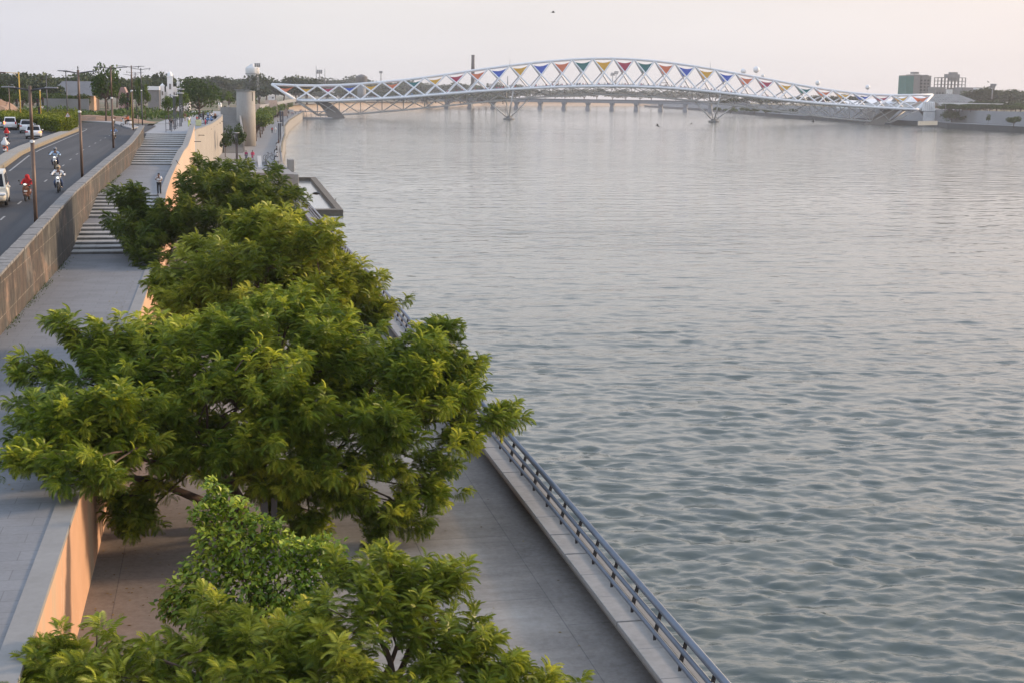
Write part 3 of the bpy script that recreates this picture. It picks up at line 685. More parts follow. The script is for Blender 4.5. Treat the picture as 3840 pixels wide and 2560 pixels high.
def limb(b, p, q, r0, r1, bend=.15, n=6, seg=6):
    p, q = Vector(tuple(p)), Vector(tuple(q)); L = (q-p).length
    o = Vector((rnd.uniform(-1, 1), rnd.uniform(-1, 1), rnd.uniform(-.4, .8)))*L*bend
    b.tube([p.lerp(q, k/seg)+o*math.sin(PI*k/seg) for k in range(seg+1)], [r0+(r1-r0)*k/seg for k in range(seg+1)], n, False)
def shell(n, c, r, lo=-.55, rad=(.78, 1.08), seed=0):
    """points over a lumpy ellipsoid, and their outward directions"""
    g = np.random.RandomState(seed); d = unit(g.randn(n*4, 3)); d = d[d[:, 2] > lo][:n]
    lump = 1+.13*np.sin(d[:, 0]*5+seed)*np.cos(d[:, 1]*4+d[:, 2]*3+seed*2)
    f = (rad[0]+(rad[1]-rad[0])*g.rand(len(d)))*lump
    return np.array(c)+d*np.array(r)*f[:, None], d
def neem(label, base, clusters, per, size, mat, trunk_r=.2, fork=None, spread=.55, tone0=.42, limbs=True, seed=1, gap=None):
    """clusters: list of (centre, outward dir, how many rosettes factor)"""
    g = np.random.RandomState(seed); root = empty('neem_tree', base, 0, label, 'tree')
    C = []; A = []; T = []
    fork = np.array(fork); twigs = MB()
    for c, d, k in clusters:
        n = max(1, int(per*k)); off = g.randn(n, 3)*spread*min(1, k)**.5*np.array([1, 1, .62])
        c = np.array(c); p = c+off; a = unit(np.array(d)*.7+np.array([0, 0, .75])+off*.45+g.randn(n, 3)*.22)
        ct = g.randn()*.09
        C.append(p); A.append(a); T.append(tone0+ct+g.randn(n)*.10)
    if limbs:
        cc = np.array([c for c, d, k in clusters]); km = cc[g.permutation(len(cc))[:9]].copy()
        for _ in range(12):
            lab = np.argmin(((cc[:, None]-km[None])**2).sum(-1), 1)
            for q in range(len(km)):
                if (lab == q).any(): km[q] = cc[lab == q].mean(0)
        for q in range(len(km)):
            hub = fork+(km[q]-fork)*.62-[0, 0, .25]; limb(twigs, fork-[0, 0, .1], hub, trunk_r*.5, .05, .16, 7)
            for i in np.where(lab == q)[0]:
                c, d, k = clusters[i]; mid = np.array(c)-unit(np.array(d)+[0, 0, .3])*.45
                limb(twigs, hub, mid, .04, .02, .16, 5)
                for p in C[i][:max(2, len(C[i])//2)]: limb(twigs, mid, p-[0, 0, .1], .016, .008, .08, 4, 3)
    C = np.concatenate(C); A = np.concatenate(A); T = np.concatenate(T)
    if gap:      # a hollow in the crown (photograph box x0, y0, x1, y1)
        uv = np.array([proj(c) for c in C]); k = ~((uv[:, 0] > gap[0]) & (uv[:, 0] < gap[2]) & (uv[:, 1] > gap[1]) & (uv[:, 1] < gap[3])); C, A, T = C[k], A[k], T[k]
    V, Fq, tn = rosettes(C, A, size*(.8+.45*g.rand(len(C))), T)
    b = np.array(base)
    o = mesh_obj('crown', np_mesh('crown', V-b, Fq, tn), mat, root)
    tr = MB(); mid = (b+fork)/2+[.25, .1, 0]
    tr.tube([b-[0, 0, .2], b+[0, 0, .3], mid, fork], [trunk_r*1.35, trunk_r*1.05, trunk_r*.9, trunk_r*.75], 9)
    ch(tr.build('trunk', M_BARK, None), root)
    if limbs: ch(twigs.build('branches', M_BARK, None), root)
    return root
P_ = lambda x, y, Y: atY(x/.6125, y/.6125, Y)           # in the 2352-wide view of the photograph
def crown_clusters(c, r, n, seed, lo=-.5, rad=(.8, 1.05), k=1.):
    p, d = shell(n, c, r, lo, rad, seed); dd = unit(d/np.array(r)*min(r)); return [(p[i], dd[i], k) for i in range(len(p))]

# ---- tree over the middle of the promenade (largest)
cA = P_(615, 905, 40); fkA = P_(525, 1105, 40.3)
clA = crown_clusters(cA, (5.5, 4.2, 2.6), 74, 3, -.38) + crown_clusters(P_(200, 980, 35.5), (1.5, 1.1, 1.1), 11, 6, -.8) + crown_clusters(cA+[0, 0, -.5], (4., 3.2, 1.6), 16, 4, -.6)
for x, y, Y, k in ((150, 740, 41, .5), (165, 775, 41, .5), (210, 800, 40.5, .8), (240, 830, 40, .8), (40, 840, 40, .55), (100, 850, 40, .8), (60, 970, 36, .7), (110, 920, 38, .9), (130, 1000, 35, 1), (30, 1050, 33, .5), (60, 1035, 33.5, .4),
        (200, 1085, 32.8, 1), (260, 1150, 37.5, .9), (310, 1190, 37.5, .8), (330, 1130, 38, .8), (400, 1060, 38, .8), (150, 1060, 33, .7), (1000, 750, 40, .7), (1030, 745, 40, .5), (960, 790, 40, .9), (1060, 850, 39.5, .9), (1040, 900, 39, .9), (1100, 960, 38.5, .8), (1150, 955, 38.5, .6), (1185, 945, 38.5, .35), (1060, 1000, 38, .9),
        (1000, 1060, 37.5, .9), (960, 1120, 37.2, .8), (1020, 1110, 37.5, .7), (860, 1180, 37.2, .6), (870, 1230, 37.2, .4), (930, 1160, 37.2, .7), (970, 1195, 37.2, .5), (700, 1190, 38, .8), (760, 1130, 37.5, 1), (650, 1130, 38, .8), (720, 1230, 38, .5), (860, 1060, 37, 1), (645, 1015, 36.6, 1), (665, 960, 36.4, 1), (700, 935, 36.2, .8), (620, 975, 36.6, .8), (730, 985, 36.3, .8), (690, 1075, 36.6, 1), (610, 1080, 37, .9), (660, 1110, 36.8, .6), (560, 1030, 37.5, 1), (740, 1040, 36.5, 1), (780, 1090, 36.8, 1), (820, 1130, 37, .7)):
    p = P_(x, y, Y); d = unit(p-cA+[0, -.5, .3]); clA.append((p, d, k))
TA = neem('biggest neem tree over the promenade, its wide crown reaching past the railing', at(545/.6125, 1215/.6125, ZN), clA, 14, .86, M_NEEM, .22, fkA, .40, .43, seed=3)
for (x0, y0, Y0), (x1, y1, Y1), r0, r1 in (((535, 1180, 40), (345, 1100, 38.5), .15, .09), ((345, 1100, 38.5), (200, 1065, 34), .09, .05), ((60, 1045, 33.3), (200, 1075, 33.5), .022, .04), ((545, 1180, 40), (620, 1040, 40), .14, .08), ((640, 1180, 39), (740, 1110, 38), .10, .05), ((545, 1200, 40), (640, 1180, 39), .12, .10), ((905, 968, 39), (1040, 962, 38.7), .03, .02), ((540, 850, 36.5), (600, 790, 37), .02, .015)):
    b = MB(); limb(b, P_(x0, y0, Y0), P_(x1, y1, Y1), r0, r1, .06, 8); ch(b.build('limb', M_BARK), TA)
# ---- bright tree just behind it
cB = P_(628, 690, 51)
clB = crown_clusters(cB, (3.5, 3.4, 2.9), 46, 8, -.35)
for x, y, Y, k in ((520, 545, 54, .7), (570, 520, 54, .7), (620, 505, 54, .9), (650, 520, 53, .8), (690, 555, 53, .8), (440, 560, 53, .6), (760, 600, 52, .6), (800, 640, 51, .6), (850, 645, 51, .5), (890, 690, 50, .5), (860, 730, 50, .7), (470, 590, 54, .7), (600, 540, 54, 1), (540, 580, 54, .9), (400, 660, 52, .7), (370, 650, 52, .4), (420, 620, 53, .7)):
    p = P_(x, y, Y); clB.append((p, unit(p-cB+[0, -.3, .4]), k))
neem('bright yellow green neem tree directly behind the biggest crown', (.6+1.9, 53, ZN), clB, 13, .98, M_NEEM2, .2, cB-[0, 0, 2.4], .44, .54, seed=8)
# ---- darker tree farther up the promenade
cC = P_(490, 505, 84)
clC = crown_clusters(cC, (5.0, 4.4, 2.7), 68, 12, -.5)
for x, y, Y, k in ((285, 455, 84, .5), (305, 435, 84, .4), (400, 455, 83, .6), (300, 500, 82, .7), (310, 545, 80, .8), (330, 590, 79, .8), (370, 620, 78, .8), (432, 428, 86, .6), (480, 390, 87, .8), (520, 380, 88, .7), (560, 390, 88, .8), (625, 400, 86, .8), (640, 440, 84, .9), (690, 440, 84, .5), (670, 480, 82, .8), (680, 510, 80, .6), (450, 600, 78, .9)):
    p = P_(x, y, Y); clC.append((p, unit(p-cC+[0, -.3, .4]), k))
clC = [q for q in clC if not (530 < proj(q[0])[0] < 672 and proj(q[0])[1] < 790)]
neem('dark olive neem tree half hiding the steps and the waterside basin', (1.0, 84, ZN), clC, 9, 1.2, M_NEEM3, .2, cC-[0, 0, 2.3], .62, .45, limbs=False, seed=12, gap=(545, 560, 668, 758))
# ---- nearest tree along the bottom of the view
clD = []; cD = P_(760, 1700, 24)
for x, y, Y, k in ((110, 1480, 24, .8), (170, 1500, 24, .7), (90, 1530, 23.5, .8), (230, 1555, 23.5, .8), (340, 1490, 24, .8), (300, 1540, 23, .9), (420, 1550, 23.2, .9), (500, 1400, 25, .7), (480, 1450, 24.5, .8), (550, 1490, 24.2, .9), (640, 1510, 24, 1), (720, 1430, 24.6, .8), (700, 1490, 24, 1), (780, 1460, 24, 1), (850, 1300, 24.5, .7), (885, 1330, 24.3, .8), (900, 1370, 24, .9), (980, 1285, 24.5, .7), (1010, 1330, 24.3, .7), (970, 1390, 24, .9), (850, 1400, 23.7, .9),
        (1020, 1440, 23.7, .9), (1075, 1480, 23.5, .9), (1140, 1520, 23.3, .8), (1210, 1545, 23.2, .7), (1280, 1575, 23.2, .6), (810, 1530, 23, .9), (1000, 1540, 23, 1), (1100, 1570, 22.8, 1), (600, 1570, 23, 1), (450, 1600, 23, 1), (150, 1590, 23, 1), (750, 1600, 23, 1), (900, 1600, 23, 1), (300, 1620, 23, 1), (1200, 1620, 22.8, 1), (640, 1660, 24, 1), (960, 1680, 24, 1), (1100, 1420, 24.5, .3), (650, 1440, 25, .6)):
    p = P_(x, y, Y); clD.append((p, unit(p-cD), k))
bD = at(890/.6125, 2000/.6125, ZN); bD = np.array([3.1, 23.6, ZN])
TD = neem('nearest neem tree with fresh light green leaves along the bottom edge', bD, clD, 12, .76, M_NEEM2, .15, P_(885, 1600, 23.8), .40, .44, seed=15)
for (x0, y0, Y0), (x1, y1, Y1), r0, r1 in (((870, 1570, 23.8), (912, 1480, 24), .05, .04), ((912, 1490, 24), (1000, 1370, 24.3), .032, .018), ((912, 1485, 24), (880, 1380, 24.2), .022, .012), ((915, 1490, 24), (945, 1480, 23.7), .02, .012), ((870, 1560, 23.8), (960, 1555, 23.4), .025, .015)):
    b = MB(); limb(b, P_(x0, y0, Y0), P_(x1, y1, Y1), r0, r1, .06, 7); ch(b.build('limb', M_BARK), TD)

# ---- broad-leaved tree with glossy oval leaves
def leaf_proto(L=.15, w=.078):
    V = [(0, 0, 0), (L*.45, w*.5, .010), (L, 0, -.03), (L*.5, 0, -.004), (L*.45, -w*.5, .010)]
    return np.array(V), np.array([[0, 1, 2, 3], [0, 3, 2, 4]])
g = np.random.RandomState(33)
fc = []
for x, y, Y, rr, n in ((490, 1115, 31.5, .22, 60), (500, 1140, 31.5, .3, 120), (475, 1180, 31.3, .4, 200), (540, 1180, 31.3, .5, 260), (600, 1220, 31, .5, 300), (500, 1240, 31, .55, 340), (560, 1270, 30.8, .6, 380), (640, 1270, 30.8, .6, 360), (480, 1310, 30.8, .6, 360), (700, 1270, 30.8, .5, 260), (750, 1260, 30.8, .42, 200), (775, 1310, 30.6, .4, 220), (560, 1350, 30.4, .7, 460), (650, 1340, 30.4, .7, 420), (720, 1330, 30.4, .55, 320), (430, 1350, 30.5, .5, 240), (400, 1390, 30.4, .42, 200), (470, 1400, 30.2, .6, 340), (620, 1420, 30, .7, 420), (700, 1400, 30, .6, 300), (540, 1450, 30, .7, 380), (610, 1500, 29.8, .6, 260), (640, 1550, 29.8, .5, 160), (560, 1520, 30, .5, 200)):
    fc.append((P_(x, y, Y), rr, n))
VV = []; pos = []; dr = []; tone = []
cen = P_(590, 1400, 30.8)
for c, rr, n in fc:
    n = int(n*1.35); d = unit(g.randn(n, 3)); p = c+d*(rr*(.45+.6*g.rand(n)))[:, None]*np.array([1.05, 1, .85])
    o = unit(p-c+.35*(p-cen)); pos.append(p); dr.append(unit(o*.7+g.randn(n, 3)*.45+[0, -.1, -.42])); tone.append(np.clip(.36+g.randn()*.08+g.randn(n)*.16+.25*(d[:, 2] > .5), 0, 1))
pos = np.concatenate(pos); dr = np.concatenate(dr); tone = np.concatenate(tone)
V, Fq, tn = stamp([leaf_proto()], np.zeros(len(pos), int), pos, frames(dr, g.randn(len(pos))*.5), .8+.5*g.rand(len(pos)), tone)
bE = at(610/.6125, 1560/.6125, ZN)
TE = empty('glossy_leaved_tree', bE, 0, 'small broad leaved tree with shiny oval light green leaves in front of the big neem', 'tree')
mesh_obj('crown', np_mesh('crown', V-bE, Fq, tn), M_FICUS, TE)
b = MB(); limb(b, bE-[0, 0, .1], P_(590, 1400, 30.8), .09, .05, .05, 8)
for c, rr, n in fc: limb(b, P_(595, 1420, 30.7), c, .022, .01, .08, 5)
limb(b, P_(500, 1250, 31.2), P_(497, 1105, 31.5), .016, .006, .03, 5); ch(b.build('trunk', M_BARK), TE)
# ---- lamp standing under the big crown
def disc_lamp(loc, h, label, w=.2, R=.62, group=None):
    r = empty('promenade_lamp', loc, 0, label, 'lamp', group)
    b = MB(); b.box((-.09*w/.2, 0, h/2), (.13*w/.2, .16*w/.2, h)); b.box((.09*w/.2, 0, h/2), (.11*w/.2, .16*w/.2, h)); b.build('pole', M_DKPOLE, r)
    b = MB(); b.lathe([(R*.2, h-.05), (R*.97, h+.02), (R, h+.06), (R*.96, h+.09), (R*.1, h+.12)], n=28); b.build('lamp_disc', pm('pale_enamel', (.55, .56, .58), .4), r)
    return r
disc_lamp(at(620/.6125, 1262/.6125, ZN), 3.3, 'dark flat topped lamp whose pale disc peeps out of the big neem crown', .3)
# ================================================================== footbridge
BA = at(1908, 449.7); BB = at(2676.4, 459.4); BD = (BB-BA)/np.linalg.norm(BB-BA); BN = np.array([-BD[1], BD[0], 0])
def bp(s, z, o=0.): return BA+BD*s+BN*o+np.array([0, 0, z])
TOPN = [(-149.6, 20.0), (-134.8, 19.4), (-121.4, 19.5), (-107.8, 20.0), (-94.4, 21.0), (-80.9, 22.3), (-67.4, 23.8), (-53.9, 25.6), (-40.5, 27.6), (-27.0, 29.8), (-13.5, 31.9), (0.0, 33.9), (13.4, 35.7), (26.9, 37.2), (40.2, 38.4), (53.6, 39.2), (67.1, 39.5), (80.5, 39.2), (93.9, 38.4), (107.3, 37.1), (120.7, 35.5), (134.1, 33.6), (147.5, 31.5), (160.9, 29.4), (174.0, 27.3), (187.1, 25.2), (200.4, 23.2), (213.7, 21.5), (227.1, 20.1), (240.4, 19.1), (253.6, 18.9), (266.8, 19.2), (281.6, 19.8)]
_ds = [-134.6, -121.1, -107.7, -94.4, -81.1, -67.2, -53.5, -39.7, -26, -12.8, .9, 14.6, 27.9, 41.8, 55.2, 68.9, 82.7, 96.1, 109.8, 123.1, 136, 176.6, 203.5, 229.7, 254.6, 269]
_dz = [10.2, 10.2, 10.5, 11.2, 12.1, 13.1, 14.4, 15.7, 17., 18.1, 19.1, 20., 20.8, 21.4, 21.8, 22., 21.9, 21.6, 20.9, 20., 18.9, 15.0, 12.9, 11.5, 10.4, 10.1]
def deckz(s): return float(np.interp(s, _ds, _dz))
def botz(s): return float(np.interp(s, [-121.2, -108, -94.5, -67.2, -40.6, -14.1, 12.7, 46.2, 69, 92.5, 120.1, 145.9, 185.4, 212.1, 237.9, 254], [1.3, 1.7, 2.6, 5.2, 8.1, 11.2, 13.9, 16.5, 16.8, 15.8, 13.6, 11.2, 6.9, 3.9, 2.0, 1.3]))
FB = empty('footbridge', BA, 0, 'white arched tubular truss footbridge with colourful fabric sails crossing the river', 'footbridge')
def part(b, name, m, par=None):
    o = b.build(name, m); o.parent = par or FB; o.matrix_parent_inverse = Matrix.Translation(-Vector(FB.location)); return o
W2 = 9.6
fine = lambda f, a, b_, n=80: [(s, f(s)) for s in np.linspace(a, b_, n)]
topz = lambda s: float(np.interp(s, [p[0] for p in TOPN], [p[1] for p in TOPN]))
b = MB(); b.tube([bp(s, z) for s, z in TOPN], .80, 12); part(b, 'top_chord', M_STEEL)
for o in (-W2, W2):
    b = MB(); b.tube([bp(s, z, o) for s, z in fine(deckz, -134.6, 269)], .80, 12); part(b, 'deck_chord', M_STEEL)
    for (s0, z0, s1, z1) in ((-149.6, 20.0, -134.6, 10.2), (281.6, 19.8, 269, 10.1)):
        b = MB(); b.tube([bp(s0, z0), bp(s1, z1, o)], .85, 12); part(b, 'end_strut', M_STEEL)
for o in (-1.8, 1.8):
    b = MB(); b.tube([bp(s, z, o) for s, z in fine(botz, -121, 253)], .55, 10); part(b, 'bottom_chord', M_STEELU)
for (s0, s1, z0, z1) in ((-134.6, -121, 10.2, 1.3), (269, 253, 10.1, 1.3)):
    for o in (-1, 1):
        b = MB(); b.tube([bp(s0, z0, o*W2), bp(s1, z1, o*1.8)], .6, 10); part(b, 'end_strut', M_STEELU)
for o in (-W2, W2):
    b = MB(); b.smooth = True
    for i in range(len(TOPN)-1):
        (sa, za), (sb, zb) = TOPN[i], TOPN[i+1]
        da, db = (sa if i else -134.6), (sb if i < len(TOPN)-2 else 269)
        if i < len(TOPN)-2: b.tube([bp(sa, za), bp(sb, deckz(sb), o)], .50, 8, False)
        if i > 0: b.tube([bp(sb, zb), bp(sa, deckz(sa), o)], .50, 8, False)
    # first and last bays meet the raking end tubes
    part(b, 'diagonal_lattice', M_STEEL)
    b = MB(); S = [p[0] for p in TOPN[1:-1]]
    for i in range(1, len(S)-2):
        b.tube([bp(S[i], deckz(S[i]), o), bp(S[i+1], botz(S[i+1]), o*.19)], .26, 6, False); b.tube([bp(S[i+1], deckz(S[i+1]), o), bp(S[i], botz(S[i]), o*.19)], .26, 6, False)
        if i % 1 == 0: b.tube([bp(S[i], deckz(S[i]), o*.8), bp(S[i], botz(S[i]), o*.19)], .2, 6, False)
    part(b, 'lower_lattice', M_STEELU)
# deck slab, cross beams and glass parapets
b = MB(); R_ = [(s, deckz(s)) for s in np.linspace(-136, 271, 70)]
P = []
for s, z in R_: P.append([tuple(bp(s, z+.15, -W2+.5)), tuple(bp(s, z+.15, W2-.5)), tuple(bp(s, z-.35, W2-.5)), tuple(bp(s, z-.35, -W2+.5)), tuple(bp(s, z+.15, -W2+.5))])
b.grid(P); part(b, 'deck', pm('deck_underside', (.17, .17, .175), .8, world=True))
M_PARA = NT('parapet_glass'); M_PARA.p.inputs['Alpha'].default_value = .62; M_PARA = M_PARA.fin((.30, .37, .40), .15)
for o in (-W2+.7, W2-.7):
    b = MB(); b.grid([[tuple(bp(s, z+.2, o)), tuple(bp(s, z+1.15, o))] for s, z in R_]); part(b, 'glass_parapet', M_PARA)
    b = MB(); b.tube([bp(s, z+1.2, o) for s, z in R_], .07, 5); part(b, 'handrail', M_STEELU)
# fabric sails, two to a bay
SAIL = dict(o=(.78, .21, .09), y=(.80, .44, .03), c=(.48, .03, .09), b=(.03, .11, .55), t=(.01, .18, .18))
def sailmat(k):
    s = NT('sail_'+dict(o='orange', y='yellow', c='crimson', b='blue', t='teal')[k]); tr = s.n('ShaderNodeBsdfTranslucent'); f = s.noise(s.pos(), .4, 3); c = s.ramp(f, [(.3, tuple(q*.93 for q in SAIL[k])), (.7, SAIL[k])])
    s.l(c, tr.inputs[0]); mxs = s.n('ShaderNodeMixShader'); mxs.inputs[0].default_value = .45; m = s.fin(c, .7); s.l(s.p.outputs[0], mxs.inputs[1]); s.l(tr.outputs[0], mxs.inputs[2]); s.l(mxs.outputs[0], s.out.inputs[0]); return m
SM = {k: sailmat(k) for k in SAIL}
ORDER = 'oycbyotycobybotyctobyboc' + 'ytoybcyo'
cname = dict(o='orange red', y='yellow', c='crimson', b='blue', t='dark teal')
def sail(i, o):
    (sa, za), (sb, zb) = TOPN[i], TOPN[i+1]
    A_, B_ = np.array(bp(sa, za)), np.array(bp(sb, zb)); Da, Db = np.array(bp(sa, deckz(max(sa, -134.6)), o)), np.array(bp(sb, deckz(min(sb, 269)), o))
    X = (A_+B_+Da+Db)/4.; X[2] = (za+zb)/2*.5+(deckz(sa)+deckz(sb))/2*.5
    X = X+np.array([0, 0, -.35]); a = A_+(X-A_)*.12; c = B_+(X-B_)*.12; n = 8
    nrm = BN*(-.06 if o < 0 else .06); P = []
    for r in range(n+1):
        v = r/n; row = []
        for k in range(n+1):
            w = k/n; l = a+(X-a)*v; q = c+(X-c)*v; p = l+(q-l)*w
            sag = np.linalg.norm(c-a)*.13*4*w*(1-w)*(1-v)**1.5; side = 0
            row.append(tuple(p-np.array([0, 0, sag])+nrm*np.sin(PI*w)*np.sin(PI*v)*8))
        P.append(row)
    b = MB(); b.smooth = True; b.grid(P); q = part(b, 'sail', SM[ORDER[i]]); q['label'] = cname[ORDER[i]]+' fabric sail'
for i in range(32):
    for o in (W2, -W2): sail(i, o)
# piers: four raking struts on a round cap
def pier(s0):
    b = MB(); b.lathe([(3.2, -1), (3.6, .1), (3.5, .8), (2.0, 1.1), (1.6, 2.2)], bp(s0, 0), 24); p = part(b, 'pile_cap', pm('cap_concrete', (.2, .2, .19), .85, world=True))
    L = [(s0-13.5, botz(s0-13.5), 0), (s0+13.5, botz(s0+13.5), 0), (s0+1.5, deckz(s0), -W2), (s0-1.5, deckz(s0), W2)]
    for s, z, o in L:
        b = MB(); b.tube([bp(s0+(s-s0)*.06, 1.2, o*.1), bp(s, z, o)], .48, 10); part(b, 'pier_strut', M_STEELU)
pier(0.); LB_ = float((BB-BA)@BD); pier(LB_)
# raking concrete abutments
def abut(pts, name):
    b = MB(); n = len(pts)
    vs = [bp(s, z, -3.4) for s, z in pts]+[bp(s, z, 3.4) for s, z in pts]
    b.add(vs, [list(range(n)), list(range(2*n-1, n-1, -1))]+[[i, (i+1) % n, n+(i+1) % n, n+i] for i in range(n)]); part(b, 'abutment', m_concrete('abutment_concrete', (.22, .205, .19), (.30, .285, .265), .15) if 'M_AB' not in globals() else M_AB)
abut([(-125, 10.3), (-117.5, 10.6), (-113, 8.6), (-108.5, 5.2), (-103.4, -1), (-114.3, -1), (-116.5, 3.2), (-119.5, 7.0)], 'l')
abut([(259.6, 10.5), (254.2, 10.6), (246, 6.2), (235.5, -1), (247.5, -1), (251, 3.0)], 'r')
# ---- people on the deck
def small_body(cl, leg, name='person'):
    b = MB(); b.smooth = True
    # one continuous figure: legs, trunk, arms and head lofted ring by ring
    rings = [(.02, .10, .09), (.45, .11, .09), (.85, .17, .11), (1.05, .16, .10), (1.35, .23, .12), (1.46, .15, .09), (1.50, .06, .06), (1.56, .09, .10), (1.66, .10, .11), (1.76, .04, .05)]
    n = 8; vs = [(rx*math.cos(2*PI*k/n), ry*math.sin(2*PI*k/n), z) for z, rx, ry in rings for k in range(n)]
    mi = [0, 0, 1, 1, 1, 2, 2, 2, 3]
    for i in range(len(rings)-1):
        b.cur = mi[i]
        b.add([], []); 
        for k in range(n): b.f.append([i*n+k, i*n+(k+1) % n, (i+1)*n+(k+1) % n, (i+1)*n+k]); b.mi.append(mi[i]); b.sm.append(True)
    b.v = [tuple(map(float, v)) for v in vs]; b.f.append([(len(rings)-1)*n+k for k in range(n)]); b.mi.append(3); b.sm.append(True)
    return b.mesh(name, [CL[leg], CL[cl], M_SKIN, M_HAIR])
BODY = [small_body(c, l) for c, l in (('white', 'jeans'), ('navy', 'black'), ('red', 'grey'), ('blue', 'black'), ('pink', 'pink'), ('black', 'jeans'), ('beige', 'brown'), ('grey', 'navy'), ('lightblue', 'jeans'), ('magenta', 'white'))]
rp = random.Random(4)
for k in range(190):
    s = rp.gauss(60, 62)
    if not -110 < s < 225: continue
    o = rp.choice([-8.2, -8.0, -7.4, -6, -3, 2])
    q = mesh_obj('person', BODY[rp.randrange(10)]); q.location = tuple(bp(s, deckz(s)+.16, o)); q.rotation_euler = (0, 0, rp.uniform(0, 6.28)); q.scale = (1.4, 1.4, rp.uniform(1.1, 1.3))
    tag(q, 'tiny distant visitor standing on the deck of the white footbridge', 'person', 'visitors on the footbridge')
for k, s in enumerate((22, 47, 70, 93, 101)):
    b = MB(); b.box((0, 0, 3.2), (5.2, 3, .25)); b.tube([(-2, 0, 0), (-2, 0, 3.2)], .12, 6); b.tube([(2, 0, 0), (2, 0, 3.2)], .12, 6); b.box((0, 0, .9), (3.2, 1.6, 1.1))
    if k in (0, 3):
        o = b.build('kiosk', pm('kiosk_dark', (.05, .045, .045), .7)); o.location = tuple(bp(s+7.5, deckz(s+7.5)+.15, 0)); o.rotation_euler = (0, 0, math.atan2(BD[1], BD[0])); tag(o, 'small dark roofed kiosk on the bridge deck, the '+('left' if k == 0 else 'right')+' of the two', 'kiosk')

# ================================================================== far road bridge
RA = at(*zc(2100, 200, 3.92)(60, 832)); RB = at(*zc(2100, 200, 3.92)(1840, 861)); RD = (RB-RA)/np.linalg.norm(RB-RA); RN = np.array([-RD[1], RD[0], 0]); RL = float(np.linalg.norm(RB-RA))/5
def rp_(s, z, o=0): return RA+RD*s*RL+RN*o+np.array([0, 0, z])
RBG = empty('road_bridge', RA, 0, 'long low grey concrete road bridge with many piers far behind the footbridge', 'road bridge')
M_RB = pm('bridge_concrete', (.20, .215, .24), .85, world=True)
def partr(b, name, m): o = b.build(name, m); o.parent = RBG; o.matrix_parent_inverse = Matrix.Translation(-Vector(RBG.location)); return o
b = MB(); P = []
for s in (-9, 7.6): P.append([tuple(rp_(s, 11.6, -6)), tuple(rp_(s, 11.6, 6)), tuple(rp_(s, 8.6, 6)), tuple(rp_(s, 8.6, -6)), tuple(rp_(s, 11.6, -6))])
b.grid(P); partr(b, 'deck', M_RB)
b = MB(); P = []
for s in (-9, 7.6): P.append([tuple(rp_(s, 11.6, -6.3)), tuple(rp_(s, 12.9, -6.3)), tuple(rp_(s, 12.9, -6.05)), tuple(rp_(s, 11.6, -6.05))])
b.grid(P); partr(b, 'parapet', pm('rb_parapet', (.13, .14, .16), .8, world=True))
for k in range(-8, 8):
    b = MB(); c = rp_(k, 0)
    a = math.atan2(RD[1], RD[0]); cs, sn = math.cos(a), math.sin(a)
    V = []
    for z, hx, hy in ((-3, 3.1, 5.5), (.2, 2.9, 5.2), (3.5, 2.2, 4.6), (6.4, 1.8, 4.4), (6.6, 2.4, 5.6), (8.6, 2.5, 5.8)):
        V += [(c[0]+x*cs-y*sn, c[1]+x*sn+y*cs, z) for x, y in ((-hx, -hy), (hx, -hy), (hx, hy), (-hx, hy))]
    b.add(V, [[3, 2, 1, 0], [20, 21, 22, 23]]+[[i*4+j, i*4+(j+1) % 4, i*4+4+(j+1) % 4, i*4+4+j] for i in range(5) for j in range(4)]); partr(b, 'pier', M_RB)
# ================================================================== distant trees
def tree_proto(n_cl, per, leaf, seed, mat, airy=1., flat=.62, trunk=.42, taper=0., cz=.66):
    """unit tree (height 1, crown about .9 across): trunk with limbs plus a crown of leaf-clump faces"""
    g = np.random.RandomState(seed); c0 = np.array([0, 0, cz]); R = np.array([.46, .46, .46*flat])
    d = unit(g.randn(n_cl, 3)); d[:, 2] = np.abs(d[:, 2])*1.1-.42*(g.rand(n_cl)); cl = c0+d*R*(.45+.5*g.rand(n_cl))[:, None]
    if taper: cl[:, :2] *= (1-taper*(cl[:, 2:3]-.4)/.6)
    rr = (.13+.09*g.rand(n_cl))/airy**.5
    pos = []; dr = []; tn = []
    for c, r in zip(cl, rr):
        u = unit(g.randn(per, 3)); p = c+u*(r*(.55+.5*g.rand(per)))[:, None]*np.array([1, 1, .8]); pos.append(p)
        dr.append(unit(u*.6+g.randn(per, 3)*.6+[0, 0, -.1])); tn.append(np.clip(.42+g.randn()*.10+g.randn(per)*.14, 0, 1))
    pos, dr, tn = map(np.concatenate, (pos, dr, tn))
    pv = np.array([(0, 0, 0), (.5, .38, .07), (1, 0, -.05), (.5, -.38, .05)])*leaf
    V, Fq, t = stamp([(pv, np.array([[0, 1, 2, 3]]))], np.zeros(len(pos), int), pos-dr*leaf*.5, frames(dr, g.randn(len(pos))*1.5), .7+.7*g.rand(len(pos)), tn)
    crown = np_mesh('crown', V, Fq, t); crown.materials.append(mat)
    b = MB(); top = (.02*g.randn(), .02*g.randn(), trunk); b.tube([(0, 0, -.03), (.01, 0, trunk*.5), top], [.028, .022, .018], 7, False)
    for c in cl[:8]: b.tube([top, (np.array(top)+c)/2+[0, 0, -.02], c], [.014, .010, .005], 5, False)
    return crown, b.mesh('trunk', M_BARK)
